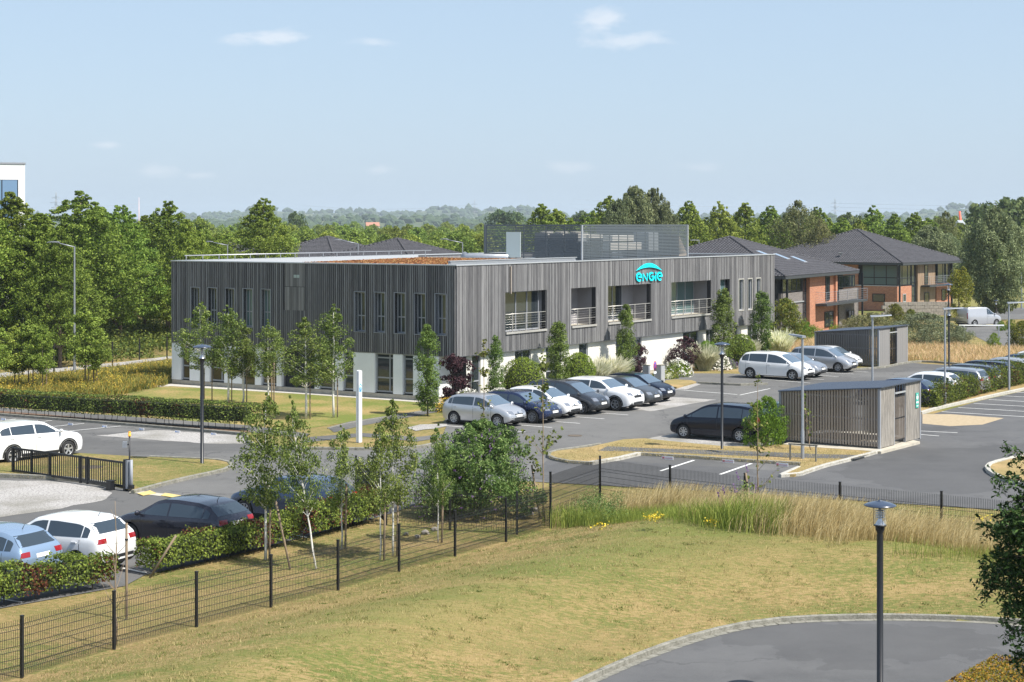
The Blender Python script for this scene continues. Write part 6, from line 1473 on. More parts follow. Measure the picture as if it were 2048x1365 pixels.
# --- far pylons, wires and crane
pyl_m = M('pylon_steel', (.30, .32, .34), rough=.6)
def pylon(px, ytop, hgt, label, s=1.0):
    d = F * (hgt - H) / (HY - ytop); p = AT(px, ytop, d); o = E('pylon', (p.x, p.y, 0), label=label, cat='pylon')
    m_ = MB(); r0 = .16
    lv = [(0, 3.2), (10, 2.2), (20, 1.5), (30, 1.0), (38, .8), (hgt, .1)]
    for (za, wa), (zb, wb_) in zip(lv[:-1], lv[1:]):
        for sx_ in (1, -1):
            for sy in (1, -1): m_.tube([(sx_ * wa, sy * wa, za), (sx_ * wb_, sy * wb_, zb)], r0, 4)
        for s_ in (1, -1):
            m_.tube([(-wa, s_ * wa, za), (wb_, s_ * wb_, zb)], r0 * .7, 3); m_.tube([(wa, s_ * wa, za), (-wb_, s_ * wb_, zb)], r0 * .7, 3)
    m_.obj('tower', pyl_m, o, kind='stuff')
    for z, wd in ((28, 5.5), (33.5, 7), (39, 5)):
        m_ = MB(); m_.tube([(-wd, 0, z), (0, 0, z + 1.3), (wd, 0, z)], r0, 4); m_.tube([(-wd, 0, z), (wd, 0, z)], r0, 4); m_.obj('crossarm', pyl_m, o)
    return o, p
pls = [pylon(112, 384, 46, 'tall lattice pylon on the horizon at the left'), pylon(949, 400, 46, 'lattice pylon on the horizon left of centre, above the louvred screen'), pylon(1670, 397, 46, 'lattice pylon on the horizon above the right hand houses'), pylon(634, 421, 44, 'faint small pylon on the horizon above the tiled roofs'), pylon(969, 418, 44, 'faint farther pylon just right of the one above the louvred screen')]
def wires(a, b, lab):
    o = E('power_line', (a.x, a.y, 0), label=lab, cat='power line')
    for z, wd in ((28, 5.5), (33.5, 7), (39, 5)):
        for s_ in (1, -1):
            m_ = MB(); n = 14; m_.tube([((b.x - a.x) * i / n + s_ * wd, (b.y - a.y) * i / n, z - 7 * 4 * (i / n) * (1 - i / n)) for i in range(n + 1)], .07, 3, cap=False); m_.obj('wire', pyl_m, o)
wires(pls[0][1], Vector((-480, 2300, 0)), 'thin power line leading right from the left pylon'); wires(Vector((-330, 2700, 0)), pls[1][1], 'thin power line leading left from the pylon above the louvred screen')
wires(pls[2][1], Vector((1000, 1900, 0)), 'thin power line leading right from the right hand pylon'); wires(Vector((80, 2100, 0)), pls[2][1], 'thin power line leading left from the right hand pylon')
d = 420; p = AT(1930, 460, d); o = E('crane', (p.x, p.y, 0), label='red telescopic crane boom rising beyond the trees on the right', cat='crane'); q = AT(1919, 423, d); rc_ = M('crane_red', (.62, .10, .05), rough=.5)
m_ = MB(); m_.tube([(0, 0, 0), (q.x - p.x, 0, q.z)], [.55, .3], 4); m_.obj('boom', rc_, o); MB().box((-1.5, -1.5, 0), (2, 1.5, 2.5)).obj('cab', rc_, o)
d = 900; p = AT(278, 440, d); o = E('radio_mast', (p.x, p.y, 0), label='slim red and white radio mast on the horizon at the left', cat='mast'); zt2 = AT(278, 395, d).z
m_ = MB(); m_.tube([(0, 0, 0), (0, 0, zt2)], [.5, .12], 4); m_.obj('mast', M('mast_pink', (.6, .45, .45)), o)
for (x, y, w_, d, lab) in ((1848, 462, .8, 420, 'small white building glimpsed through the trees left of the red crane'), (745, 455, 3.5, 900, 'tiny pale red-roofed house among the far trees'), (1920, 463, .7, 410, 'small white building glimpsed beside the red crane')):
    p = AT(x, y, d); o = E('house', (p.x, p.y, 0), R(10), label=lab, cat='house'); MB().box((-w_, -3, 0), (w_, 3, p.z + .6)).obj('wall', white_lit, o); m_ = MB(); m_.add([(-w_, -3.2, p.z + .6), (w_, -3.2, p.z + .6), (w_, 3.2, p.z + .6), (-w_, 3.2, p.z + .6), (-w_, 0, p.z + 2.6), (w_, 0, p.z + 2.6)], [(0, 1, 5, 4), (2, 3, 4, 5), (0, 4, 3), (1, 2, 5)]); m_.obj('roof', M('red_roof', (.4, .2, .14)) if d > 600 else cap_m, o)
# ================================================================== PLANTS IN PLACE
def WP(px, off):
    'point in front of the long facade seen at photo column px, off metres out from it'
    f_ = Fac(CO - adir * off, bdir); t = f_.px(px, 700)[0]; q = f_.O + f_.u * t; return Vector((q.x, q.y, 0))
def th(ytop, d): return H - (ytop - HY) * d / F
def pt(px, d): return ((px - CX) * d / F, d)
POS = ['leftmost', 'second', 'third', 'fourth', 'fifth', 'sixth', 'seventh', 'eighth', 'ninth', 'tenth', 'eleventh', 'twelfth']
LT = [(-45, 395, 120, 1.1), (22, 386, 124, 1.15), (80, 428, 121, 1.0), (161, 384, 133, 1.1), (240, 412, 139, .95), (337, 404, 146, 1.0), (198, 414, 152, 1.0), (403, 452, 155, .85), (527, 398, 168, 1.0), (120, 455, 118, .8), (290, 432, 152, .9), (-100, 410, 135, 1.1), (440, 470, 165, .8), (375, 440, 140, .75)]
LTL = ['cut by the left edge, in front of the white block', 'with its top before the white block window', 'just right of the white block', 'the tallest peak left of the office', 'with its trunk showing above the gravel path', 'closest to the left end of the office', 'between the tallest peak and the one with a visible trunk', 'low one above the left corner of the office roof', 'standing alone behind the office roof, left of the tiled roofs', 'lower one behind the street lamp', 'filling the gap behind the one with a visible trunk', 'beyond the left edge of the view', 'lowest, right of the street lamp over the roof', 'half hidden by the left end of the office']
for i, ((x, yt, d, s_), l_) in enumerate(zip(LT, LTL)): plant('pear', pt(x, d), f'big dense green tree {l_}', 'tree', th(yt, d), sx=s_, group='big dense trees left of the office', name='broadleaf_tree', var=i)
RT = [(1082, 408, 225), (1112, 418, 232), (1170, 428, 228), (1190, 418, 236), (1218, 392, 228), (1378, 402, 212), (1342, 428, 225), (1440, 404, 215), (1491, 406, 218), (1541, 412, 220), (1574, 428, 226), (1634, 414, 224), (1686, 436, 222), (1746, 412, 230), (1788, 428, 230), (1830, 425, 234), (1140, 436, 226), (1410, 436, 216), (1466, 440, 222), (1660, 438, 230), (1718, 440, 228), (1856, 436, 236), (1516, 440, 224)]
for i, (x, yt, d) in enumerate(RT): plant('back', pt(x, d), 'pointed green tree in the row behind the office and houses, ' + (['first', 'second', 'third', 'fourth', 'fifth', 'sixth', 'seventh', 'eighth', 'ninth', 'tenth', 'eleventh', 'twelfth', 'thirteenth', 'fourteenth', 'fifteenth', 'sixteenth', 'seventeenth', 'eighteenth', 'nineteenth', 'twentieth', 'third last', 'second last', 'last'][sorted(q[0] for q in RT).index(x)]) + ' from left', 'tree', th(yt, d), group='pointed green trees in the row behind the office', name='broadleaf_tree', sx=rnd.uniform(.8, 1.0))
for (x, yt, d, k, lab, s_) in ((1270, 372, 205, 'willow', 'tall silvery poplar behind the louvred screen, highest of the pale trees', .62), (1308, 378, 206, 'willow', 'silvery poplar right beside the highest pale tree', .55), (1238, 398, 203, 'willow', 'silvery poplar on the left of the pale group', .55), (1328, 408, 204, 'willow', 'lowest silvery poplar on the right of the pale group', .5),
      (1597, 404, 208, 'willow_y', 'pale yellowish willow behind the first brick house', .8), (1640, 440, 205, 'willow_y', 'small pale willow beside the yellowish willow', .6), (1890, 425, 240, 'willow_y', 'thin pale willow left of the red crane', .6), (1860, 450, 215, 'willow', 'loose grey-green willow behind the far brick house', .9), (1898, 466, 232, 'willow', 'low grey-green willow between the far brick house and the large willow', .7), (1990, 417, 176, 'willow', 'very large rounded grey-green willow at the right by the far road', .80)):
    plant(k, pt(x, d), lab, 'tree', th(yt, d), sx=s_, name='willow_tree' if 'willow' in lab else 'poplar_tree')
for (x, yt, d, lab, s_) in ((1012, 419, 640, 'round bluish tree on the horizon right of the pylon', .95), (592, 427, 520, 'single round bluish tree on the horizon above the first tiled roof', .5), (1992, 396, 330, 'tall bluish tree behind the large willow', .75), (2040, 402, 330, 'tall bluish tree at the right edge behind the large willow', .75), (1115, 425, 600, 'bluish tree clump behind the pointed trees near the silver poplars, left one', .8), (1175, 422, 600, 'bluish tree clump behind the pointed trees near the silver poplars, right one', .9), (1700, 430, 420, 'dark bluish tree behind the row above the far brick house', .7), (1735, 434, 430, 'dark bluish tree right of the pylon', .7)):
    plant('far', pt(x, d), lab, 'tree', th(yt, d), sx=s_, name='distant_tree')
plant('round', pt(395, 300), 'dark coppery round tree above the trees left of the office', 'tree', th(436, 300), sx=.6, name='distant_tree'); 
r = random.Random(21)
cnt = 0
for row, (d0, y0, jit) in enumerate(((205, 476, 5), (250, 468, 5), (320, 460, 5), (430, 453, 4), (600, 448, 4))):
    x = -60
    while x < 2110:
        d = d0 * r.uniform(.94, 1.06); step = {0: 58, 1: 50, 2: 44, 3: 38, 4: 34}[row]
        if not (row == 0 and (x > 540)) and not (row >= 3 and not (340 < x < 1080 or x > 1840)):
            yt = y0 + r.uniform(-jit, jit) - (10 if 40 < x < 330 else 0) - (14 if x > 1850 and row > 1 else 0)
            plant('round', pt(x, d), 'rounded green tree in the wooded belt behind the roofs', 'tree', th(yt, d), group='rounded trees of the wooded belt behind', name='broadleaf_tree', sx=r.uniform(.75, 1.0) * (7.5 / max(th(yt, d), 5)) ** .3); cnt += 1
        x += step * r.uniform(.8, 1.2)
# far woods on the hills
g = np.random.default_rng(5)
def icos():
    b = bmesh.new(); bmesh.ops.create_icosphere(b, subdivisions=1, radius=1); V = np.array([v.co[:] for v in b.verts]); Fc = np.array([[v.index for v in f.verts] for f in b.faces]); b.free(); return V, Fc
IV, IF = icos()
def woods(name, pts, mat):
    allv = []
    for (x, y, z, s_) in pts:
        n_ = 1 + .3 * np.sin(IV @ g.normal(0, 3.2, 3) + g.uniform(0, 6)) + g.normal(0, .07, len(IV)); V = IV * n_[:, None] * np.array([s_, s_, s_ * .8]) + np.array([x, y, z]); allv.append(V[IF].reshape(-1, 3))
    O(name, npmesh(name, np.concatenate(allv), 3, [mat]), kind='stuff')
hillwood = M('hill_woods', (.022, .045, .022), (.07, .10, .04), .06, .95, fine=(.5, .6), bump=1, bscale=.5)
P = []
for i in range(900):
    x = g.uniform(-720, 760); y = 2300 + g.uniform(-330, 60); k = int((x + 900) / 1800 * 90); tz = top1[min(max(k, 0), 90)][1] * max(0, 1 - (2300 - y) / 350); P.append((x, y, tz + 2, g.uniform(4, 9)))
woods('far_woods', P, hillwood); P = []
for i in range(1500):
    x = g.uniform(-1300, 1350); y = 4200 + g.uniform(-300, 60); k = int((x + 1900) / 3800 * 90); tz = top2[min(max(k, 0), 90)][1] * max(0, 1 - (4200 - y) / 350); P.append((x, y, tz + 1, g.uniform(6, 12)))
woods('far_woods', P, hillwood); P = []
for i in range(1100):
    y = g.uniform(750, 1700); x = g.uniform(-.31, .31) * y; P.append((x, y, 2, g.uniform(2.5, 6.5) * (y / 1100) ** .3))
woods('far_woods', P, hillwood)

# birches with their stakes
stake_me = MB(); stake_me.tube([(0, 0, 0), (0, 0, 1)], .032, 6); stake_me = stake_me.mesh('stake', [wood_stake])
def stake(p, h, label, lean=(0, 0), tie=True, z=0.0):
    o = E('tree_stake', (p[0], p[1], z), 0, label=label, cat='stake', group='wooden tree stakes'); q = O('post', stake_me, o); q.scale = (1, 1, h); q.rotation_euler = (lean[0], lean[1], 0)
    if tie: m_ = MB(); m_.lathe([(.045, 0), (.045, .04)], (0, 0, h * .82), 8); t_ = m_.obj('tie', rubber, o); t_.location = (math.sin(lean[1]) * h * .82, 0, 0)
B1 = [(531, 1120, 785, 1.05), (632, 1138, 790, .72), (760, 1120, 845, .85), (786, 1112, 800, .9), (876, 1085, 850, .8), (683, 1098, 850, .85)]
BL = ['in front of the violet-grey car, leftmost and fullest of the front row', 'leaning to the left, second in the front row', 'in the front row right of the hedge end', 'slim one right behind it in the middle of the front row', 'in the front row, against the violet flowered bush', 'in the front row behind the tall fence post']
for i, ((x, y, yt, s_), l_) in enumerate(zip(B1, BL)):
    p = G(x, y); hg = H - (yt - HY) * p.y / F; o = plant('birch', (p.x, p.y), f'young white-barked birch {l_}', 'birch tree', hg, sx=s_ * .86, group='staked young birches along the front fence', name='birch_tree', var=i)
    if i == 1: o.rotation_euler = (R(-1), R(-9), 0)
    stake((p.x + .12 * (1 if i != 1 else -6), p.y - .05), 1.95, f'stake beside birch {l_}', lean=(0, R(-12) if i == 1 else R(1)))
B2 = [(401, 806, 606, 1.0), (424, 806, 640, 0), (456, 808, 612, 1.05), (486, 808, 648, 1.1), (536, 812, 640, 1.0), (548, 812, 0, 0), (612, 838, 635, 1.15), (667, 835, 610, .95)]
names2 = ['farthest left, at the left end of the office', '', 'second from the left before the office', 'third from the left before the office', 'in the middle of the row before the office', '', 'fullest, before the office entrance', 'rightmost before the office, left of the totem sign']
for i, ((x, y, yt, s_), l_) in enumerate(zip(B2, names2)):
    p = G(x, y)
    if s_ == 0:
        stake((p.x, p.y), 2.3, 'bare wooden stake on the lawn before the office, ' + ('left of the second birch' if i == 1 else 'right of the middle birch')); continue
    hg = H - (yt - HY) * p.y / F; plant('birch', (p.x, p.y), f'young birch {l_}', 'birch tree', hg, sx=s_ * 1.12, group='young birches on the lawn before the office', name='birch_tree', var=i + 2)
    stake((p.x + .2, p.y), 1.9, f'stake beside the birch {l_}')
for i, (x, y, yt, s_) in enumerate(((-20, 795, 640, 1.2), (30, 784, 648, 1.2), (58, 784, 640, 1.1), (85, 786, 650, .9), (170, 778, 612, 1.05), (186, 778, 640, 1.1))):
    p = G(x, y); hg = H - (yt - HY) * p.y / F; plant('young', (p.x, p.y), ['young green tree in the meadow cut by the left edge', 'young green tree in the meadow, left of its dense group', 'young green tree in the meadow in the middle of the left group', 'young green tree in the meadow at the right of the left group', 'upright young green tree in the meadow before the gravel path', 'young green tree in the meadow nearest the office'][i], 'tree', hg, sx=s_, group='young trees in the meadow left of the office', name='young_tree', var=i)
    stake((p.x + .2, p.y + .1), 2.0, 'wooden stake in the meadow beside a young tree, ' + POS[i] + ' from left')
# columnar oaks
for i, (x, y, yt, s_) in enumerate(((855, 832, 650, 1.0), (991, 790, 672, .9), (1117, 770, 640, 1.1), (1252, 752, 610, .95), (1447, 738, 578, 1.15), (1523, 726, 580, 1.1))):
    lab = ['alone on the lawn right of the totem sign', 'in the bed behind the silver and blue cars', 'between the two round shrubs by the facade', 'before the white wall under the third loggia', 'behind the black lamp post below the slit windows', 'nearest the far end of the office facade'][i]
    p = G(x, y) if i == 0 else WP(x, 1.35 if i < 4 else 1.6); hg = H - (yt - HY) * p.y / F; plant('oakcol', (p.x, p.y), f'narrow columnar oak {lab}', 'tree', hg, sx=s_ * 1.08, group='narrow columnar oaks along the office', name='columnar_oak', var=i)
p = pt(1918, 166); plant('yelcol', p, 'yellow-green columnar hornbeam right of the far brick house', 'tree', th(532, 166), sx=1.25, name='columnar_tree')
# young bare or sparse saplings
def sapling(px, py, ytop, label, leaves, seed, mat=g_young, spread=.45, z=0.0, lean=0.0, lf=.13):
    p = G(px, py); hg = H - (ytop - HY) * p.y / F; g = np.random.default_rng(seed); o = E('sapling', (p.x, p.y, z), label=label, cat='sapling', group='thin saplings')
    m_ = MB(); tips = []; N_ = 8; trunk = [(lean * i / N_ + g.normal(0, .012), g.normal(0, .012), hg * i / N_) for i in range(N_ + 1)]; m_.tube(trunk, [.028 * (1 - .8 * i / N_) for i in range(N_ + 1)], 5)
    for k in range(18):
        t = g.uniform(.28, .98); a = g.uniform(0, 6.28); i = t * N_; b0 = Vector(trunk[int(i)]); L_ = spread * (1.25 - t) * g.uniform(.5, 1.2); e = b0 + Vector((math.cos(a) * L_, math.sin(a) * L_, L_ * 1.1)); m_.tube([b0, b0.lerp(e, .5) + Vector((0, 0, -.02)), e], [.009, .006, .003], 4, cap=False)
        for s_ in np.linspace(.25, 1, 6): tips.append(b0.lerp(e, s_))
    for k in range(10): tips.append(Vector(trunk[-1]) - Vector((0, 0, g.uniform(0, .6))))
    m_.obj('trunk', wood_stake, o); T = np.array([t[:] for t in tips]); T = T[g.integers(0, len(T), leaves)] + g.normal(0, .055, (leaves, 3))
    if leaves: O('crown', npmesh('crown', leaf_verts(T, np.tile([0, 0, 1.], (leaves, 1)), lf, g, .85, .9), 4, [mat]), o)
    return p
p = sapling(1086, 1035, 700, 'sapling with sparse bright lobed leaves at the corner of the mesh fences', 330, 1, spread=.75); stake((p.x - .1, p.y), 1.75, 'stout leaning stake at the corner of the mesh fences', lean=(0, R(-9)))
p = sapling(1515, 1062, 745, 'sparse sapling before the nearer shelter, behind the right hand fence', 110, 2, spread=.6); stake((p.x - .12, p.y), 1.85, 'stout leaning stake behind the right hand fence', lean=(0, R(-8)))
p = sapling(968, 960, 680, 'sapling with bright lobed leaves rising behind the violet flowered bush', 230, 3, spread=.55)
p = sapling(232, 1290, 1003, 'bare leafless sapling at the left tied to a pale stake', 0, 4, spread=.5); stake((G(253, 1238).x, G(253, 1238).y), 2.35, 'pale square stake beside the bare sapling at the left')
p = G(300, 1155); stake((p.x, p.y), 1.35, 'leaning thin stake in front of the middle hedge', lean=(0, R(32)), tie=False)
sapling(1622, 905, 785, 'thin pale-stemmed sapling tied beside the silver lamp post at the shelter', 60, 6, spread=.5, lean=-.35)
# shrubs by the office
for (x, y, rx, hg, s_, lab) in ((1046, 786, 1.22, 2.3, 1, 'largest clipped round shrub, left of the second columnar oak'), (1157, 756, 1.0, 2.15, 2, 'clipped round shrub right of the tall columnar oak by the facade'), (1414, 716, .8, 1.9, 3, 'small clipped round shrub behind the purple bush'), (1482, 716, 1.0, 2.1, 4, 'clipped round shrub right of the black lamp post')):
    p = WP(x, rx + .45); ball((p.x, p.y), rx, hg, lab, s_)
for (x, y, hg, s_, lab) in ((905, 800, 2.9, .95, 'dark purple smoke bush at the corner of the office'), (1278, 748, 2.3, .6, 'narrow dark purple bush right of the columnar oak by the white wall'), (1368, 738, 2.3, 1.15, 'wide dark purple bush beside the white flowers'), (1556, 712, 1.6, .9, 'small purple bush at the far end of the office')):
    p = WP(x, .9); plant('purple', (p.x, p.y), lab, 'bush', hg, sx=s_ * 1.0, name='purple_bush', crown='foliage', trunk='branches', group='dark purple bushes beside the office')
def pampas(px, py, rx, hg, lab, seed, n=4200):
    g = np.random.default_rng(seed); p = WP(px, 1.6); o = E('ornamental_grass', (p.x, p.y, 0), label=lab, cat='ornamental grass', group='cream ornamental grasses beside the office')
    a = g.uniform(0, 6.28, n); rr = rx * .35 * g.uniform(0, 1, n) ** .5; P = np.stack([rr * np.cos(a), rr * np.sin(a), np.zeros(n)], 1); hb_ = g.uniform(.35, 1, n); V = blades(P, 1.0, g, .05, .95 * rx / hg, a).reshape(n, 8, 3); V = P[:, None] + (V - P[:, None]) * (hb_ * hg)[:, None, None]
    O('blades', npmesh('blades', V.reshape(-1, 3), 4, [g_white]), o)
for i, (x, y, rx, hg, lab) in enumerate(((1190, 765, 1.0, 1.75, 'cream ornamental grass left of the white wall, left half'), (1224, 758, 1.1, 1.85, 'cream ornamental grass left of the white wall, right half'), (1410, 738, 1.1, 1.9, 'cream striped grass right of the wide purple bush'), (1558, 718, 1.1, 2.2, 'cream feathery grass at the far end of the office'), (1500, 716, .7, 1.7, 'small cream grass between the round shrub and the last columnar oak'))): pampas(x, y, rx, hg, lab, 30 + i)
def flowers(px, py, rx, hg, lab, seed, fm, lm, n=1800, nf=190, cat='flowering shrub', fs=.10, lf=.09):
    g = np.random.default_rng(seed); p = WP(px, 2.2); o = E('flowering_shrub', (p.x, p.y, 0), label=lab, cat=cat, group='flowering shrubs beside the office')
    d = sph(g, n); d[:, 2] = np.abs(d[:, 2]); P = d * np.array([rx, rx, hg]) * g.uniform(.6, 1, (n, 1)); O('foliage', npmesh('foliage', leaf_verts(P, d, lf, g, .6, .6), 4, [lm]), o)
    d = sph(g, nf); d[:, 2] = np.abs(d[:, 2]); P = d * np.array([rx, rx, hg]) * 1.04; P = (P[:, None, :] + g.normal(0, .03, (nf, 4, 3))).reshape(-1, 3); O('blossom', npmesh('blossom', leaf_verts(P, np.repeat(d, 4, 0), fs, g, .9, .8), 4, [fm]), o)
flowers(1356, 750, .95, 1.05, 'white flowering hydrangea beside the utility cabinet', 1, g_flow_w, g_ball); flowers(1440, 740, .7, .9, 'low white flowers behind the black lamp post', 2, g_flow_w, g_olive, nf=260); flowers(935, 800, .8, 1.0, 'white flowers at the foot of the office behind the silver hatchback', 3, g_flow_w, g_hedge)
flowers(1000, 792, .8, .8, 'white flowers behind the dark blue car', 4, g_flow_w, g_olive); flowers(1330, 752, .8, .45, 'low yellow-green edging plants at the foot of the hydrangea', 5, g_yel, g_white, nf=200); flowers(1100, 776, .8, .6, 'pale flowers behind the dark grey people carrier', 6, g_flow_w, g_olive)
flowers(1500, 735, 1.0, .6, 'low lavender at the foot of the last round shrub', 7, g_flow_p, g_olive, fs=.06); flowers(1455, 738, .7, .7, 'grey lavender tuft behind the black lamp post', 8, g_flow_p, g_olive, fs=.05)
flowers(905, 806, 1.0, .7, 'dry yellow-green plants below the purple bush at the corner', 9, g_flow_y, g_mead, nf=120, fs=.05)
# bush by the shelter, butterfly bush
p = G(1532, 893); plant('dome', (p.x, p.y), 'bright green bush at the left end of the nearer shelter', 'bush', 2.15, sx=.56, name='bush', crown='foliage', trunk='branches')
def buddleja(px, py, lab, rx, hg, seed, n=24000, nf=110):
    g = np.random.default_rng(seed); p = G(px, py); o = E('butterfly_bush', (p.x, p.y, 0), label=lab, cat='bush'); C, R_ = crown_clumps(g, EN_DOME, .1, hg, rx, 110, .42, .35)
    V = clump_leaves(C, R_, n // 110, .13, g, 1.0, .2, .3, .6, droop=.15); O('foliage', npmesh('foliage', V.reshape(-1, 3), 4, [g_budd]), o)
    m_ = MB(); limbs(m_, C, .1, hg * .8, .07, g, 26); m_.obj('branches', bark, o)
    a = g.uniform(0, 6.28, nf); el = g.uniform(.05, 1.2, nf); D = np.stack([np.cos(a) * np.cos(el), np.sin(a) * np.cos(el), np.sin(el)], 1); S = D * np.array([rx, rx, hg * .97]) * g.uniform(.9, 1.0, (nf, 1)); k = 12
    P = np.concatenate([S + (D * [1, 1, .5]) * (.03 * j) for j in range(k)]) + g.normal(0, .012, (nf * k, 3)); O('flower_spikes', npmesh('flower_spikes', leaf_verts(P, np.tile(D, (k, 1)), .05, g, .8, .9), 4, [g_flow_p]), o)
buddleja(960, 1030, 'large bushy butterfly bush with violet flower spikes behind the birches', 1.75, 3.1, 3)
buddleja(905, 1035, 'darker part of the bushes standing left of the large butterfly bush', 1.2, 2.2, 4, n=5000, nf=25)
# middle right shrubs
for (x, y, rx_, hg, key, lab) in ((1570, 690, .8, 3.7, 'yshrub', 'yellowing bush against the first brick house by the office end'), (1745, 676, 1.15, 2.1, 'dome_cream', 'cream-green rounded bush behind the farther shelter'), (1700, 672, .9, 1.5, 'dome_cream', 'cream-green bush just left behind the farther shelter'), (1850, 692, 1.2, 2.6, 'dome_silver', 'silvery green shrub mass right of the farther shelter'), (1915, 694, .9, 1.6, 'dome_silver', 'lower silvery shrub before the far road'), (1790, 664, .8, 2.5, 'yshrub', 'green bush before the orange brick wall'), (1822, 655, .8, 1.7, 'yshrub', 'green bush before the stone wall'), (1610, 680, 1.1, 1.5, 'dome', 'dark green bush behind the farther shelter, left'), (1645, 664, 1.2, 1.3, 'dome', 'dark green bush at the foot of the first brick house'),
      (1988, 700, .5, 1.3, 'dome', 'small round green bush on the dry field edge'), (2045, 700, 1.0, 2.2, 'yshrub', 'large green bush at the right edge before the far road'), (1597, 668, .9, 1.8, 'yshrub', 'bush below the grey brick wall'), (2022, 660, .7, .95, 'dome', 'clipped bright hedge block beside the silver van'), (2003, 662, .6, .9, 'dome', 'clipped bright hedge block right behind the silver van')):
    p = G(x, y); plant(key, (p.x, p.y), lab, 'bush', hg, sx=rx_, name='bush', crown='foliage', trunk='branches')
# hedges
hedge([(-260, 806), (-120, 817), (0, 829), (120, 836), (250, 844), (380, 853), (510, 861)], .95, 1.22, 'long clipped dark hedge across the left behind the parking bays', 1, leaf=.09, dens=300, mat=g_hedge_d, z0=.32, jag=.03, copper=.07, wavy=.02, name='clipped_hedge')
hedge([(-260, 1268), (-120, 1238), (0, 1211), (110, 1190), (218, 1172)], .85, .90, 'front hedge at the lower left before the pale blue and white cars', 2, leaf=.075, dens=620, z0=.2, jag=.10, copper=.08, wavy=.10)
hedge([(292, 1150), (400, 1127), (480, 1109), (583, 1085)], .85, .88, 'front hedge in the middle before the violet-grey car', 3, leaf=.075, dens=620, z0=.2, jag=.10, copper=.10, wavy=.10)
hedge([(594, 1080), (640, 1069), (690, 1056), (752, 1039)], .85, 1.0, 'front hedge section with coppery leaves beside the dark blue car', 4, leaf=.075, dens=620, z0=.2, jag=.12, copper=.3, wavy=.12)
hedge([(1846, 818), (1900, 802), (1960, 786), (2048, 765), (2180, 735)], 1.5, [1.0, 1.05, 1.2, 1.35], 'bushy green hedge between the parked cars and the empty bays on the right', 5, leaf=.10, dens=300, z0=.12, jag=.12, copper=.03, wavy=.14, mat=leafM('leaf_hedge_bright', (.05, .075, .012), (.19, .22, .035), (.10, .13, .02)))
# clipped hedge top at the lower right corner
w0 = AT(1990, 1365, 30.5); hg_ = hedge(None, 2.9, 1.2, 'clipped hedge with a sun-scorched orange top in the lower right corner', 6, world=[(8.75, 33.45), (12.3, 30.85)], leaf=.05, dens=900, z0=.1, jag=.01, wavy=.01, copper=.0, mat=leafM('leaf_scorched', (.16, .17, .02), (.50, .30, .04), (.30, .26, .03)), stems=False, name='clipped_hedge')
# dark tree at the right edge in the foreground
g = np.random.default_rng(77)
def fronds(cx_, cy_, z0, z1, Rm, nb, seed):
    g = np.random.default_rng(seed); m_ = MB(); m_.tube([(0, 0, 0), (0, 0, z1)], [.12, .02], 8); P = []; Nn = []
    for k in range(nb):
        t = (k + g.uniform(0, 1)) / nb; z = z0 + (z1 - z0) * t; a = g.uniform(0, 6.28); L_ = Rm * math.sin(math.pi * (.22 + .76 * t)) * g.uniform(.65, 1.12) + .12; st = Vector((0, 0, z)); up_ = .35; e = Vector((math.cos(a) * L_, math.sin(a) * L_, z + L_ * g.uniform(-.15, .5))); m_.tube([st, st.lerp(e, .6) + Vector((0, 0, .08 * L_)), e], [.018, .010, .004], 4, cap=False)
        ns = int(L_ * 46)
        for q in range(ns):
            s_ = g.uniform(.12, 1.0); b0 = st.lerp(e, s_) + Vector((0, 0, .08 * L_ * math.sin(math.pi * s_))); ln = (1.05 - s_) * .38 * L_ + .12; aa = a + g.choice([-1, 1]) * g.uniform(.5, 1.2); tip = b0 + Vector((math.cos(aa) * ln, math.sin(aa) * ln, g.uniform(-.30, .14)))
            for j in range(7): P.append(b0.lerp(tip, (j + g.uniform(0, 1)) / 7)[:]); Nn.append((0, 0, 1.))
    P = np.array(P); o = E('conifer_tree', (cx_, cy_, 0), label='dark feathery conifer reaching into the right edge in the foreground', cat='tree'); O('crown', npmesh('crown', leaf_verts(P, np.array(Nn), .075, g, .42, .9), 4, [g_yew]), o); m_.obj('trunk', bark, o)
fronds((2140 - CX) * 24 / F, 24, 3.6, 6.9, 1.15, 150, 9)

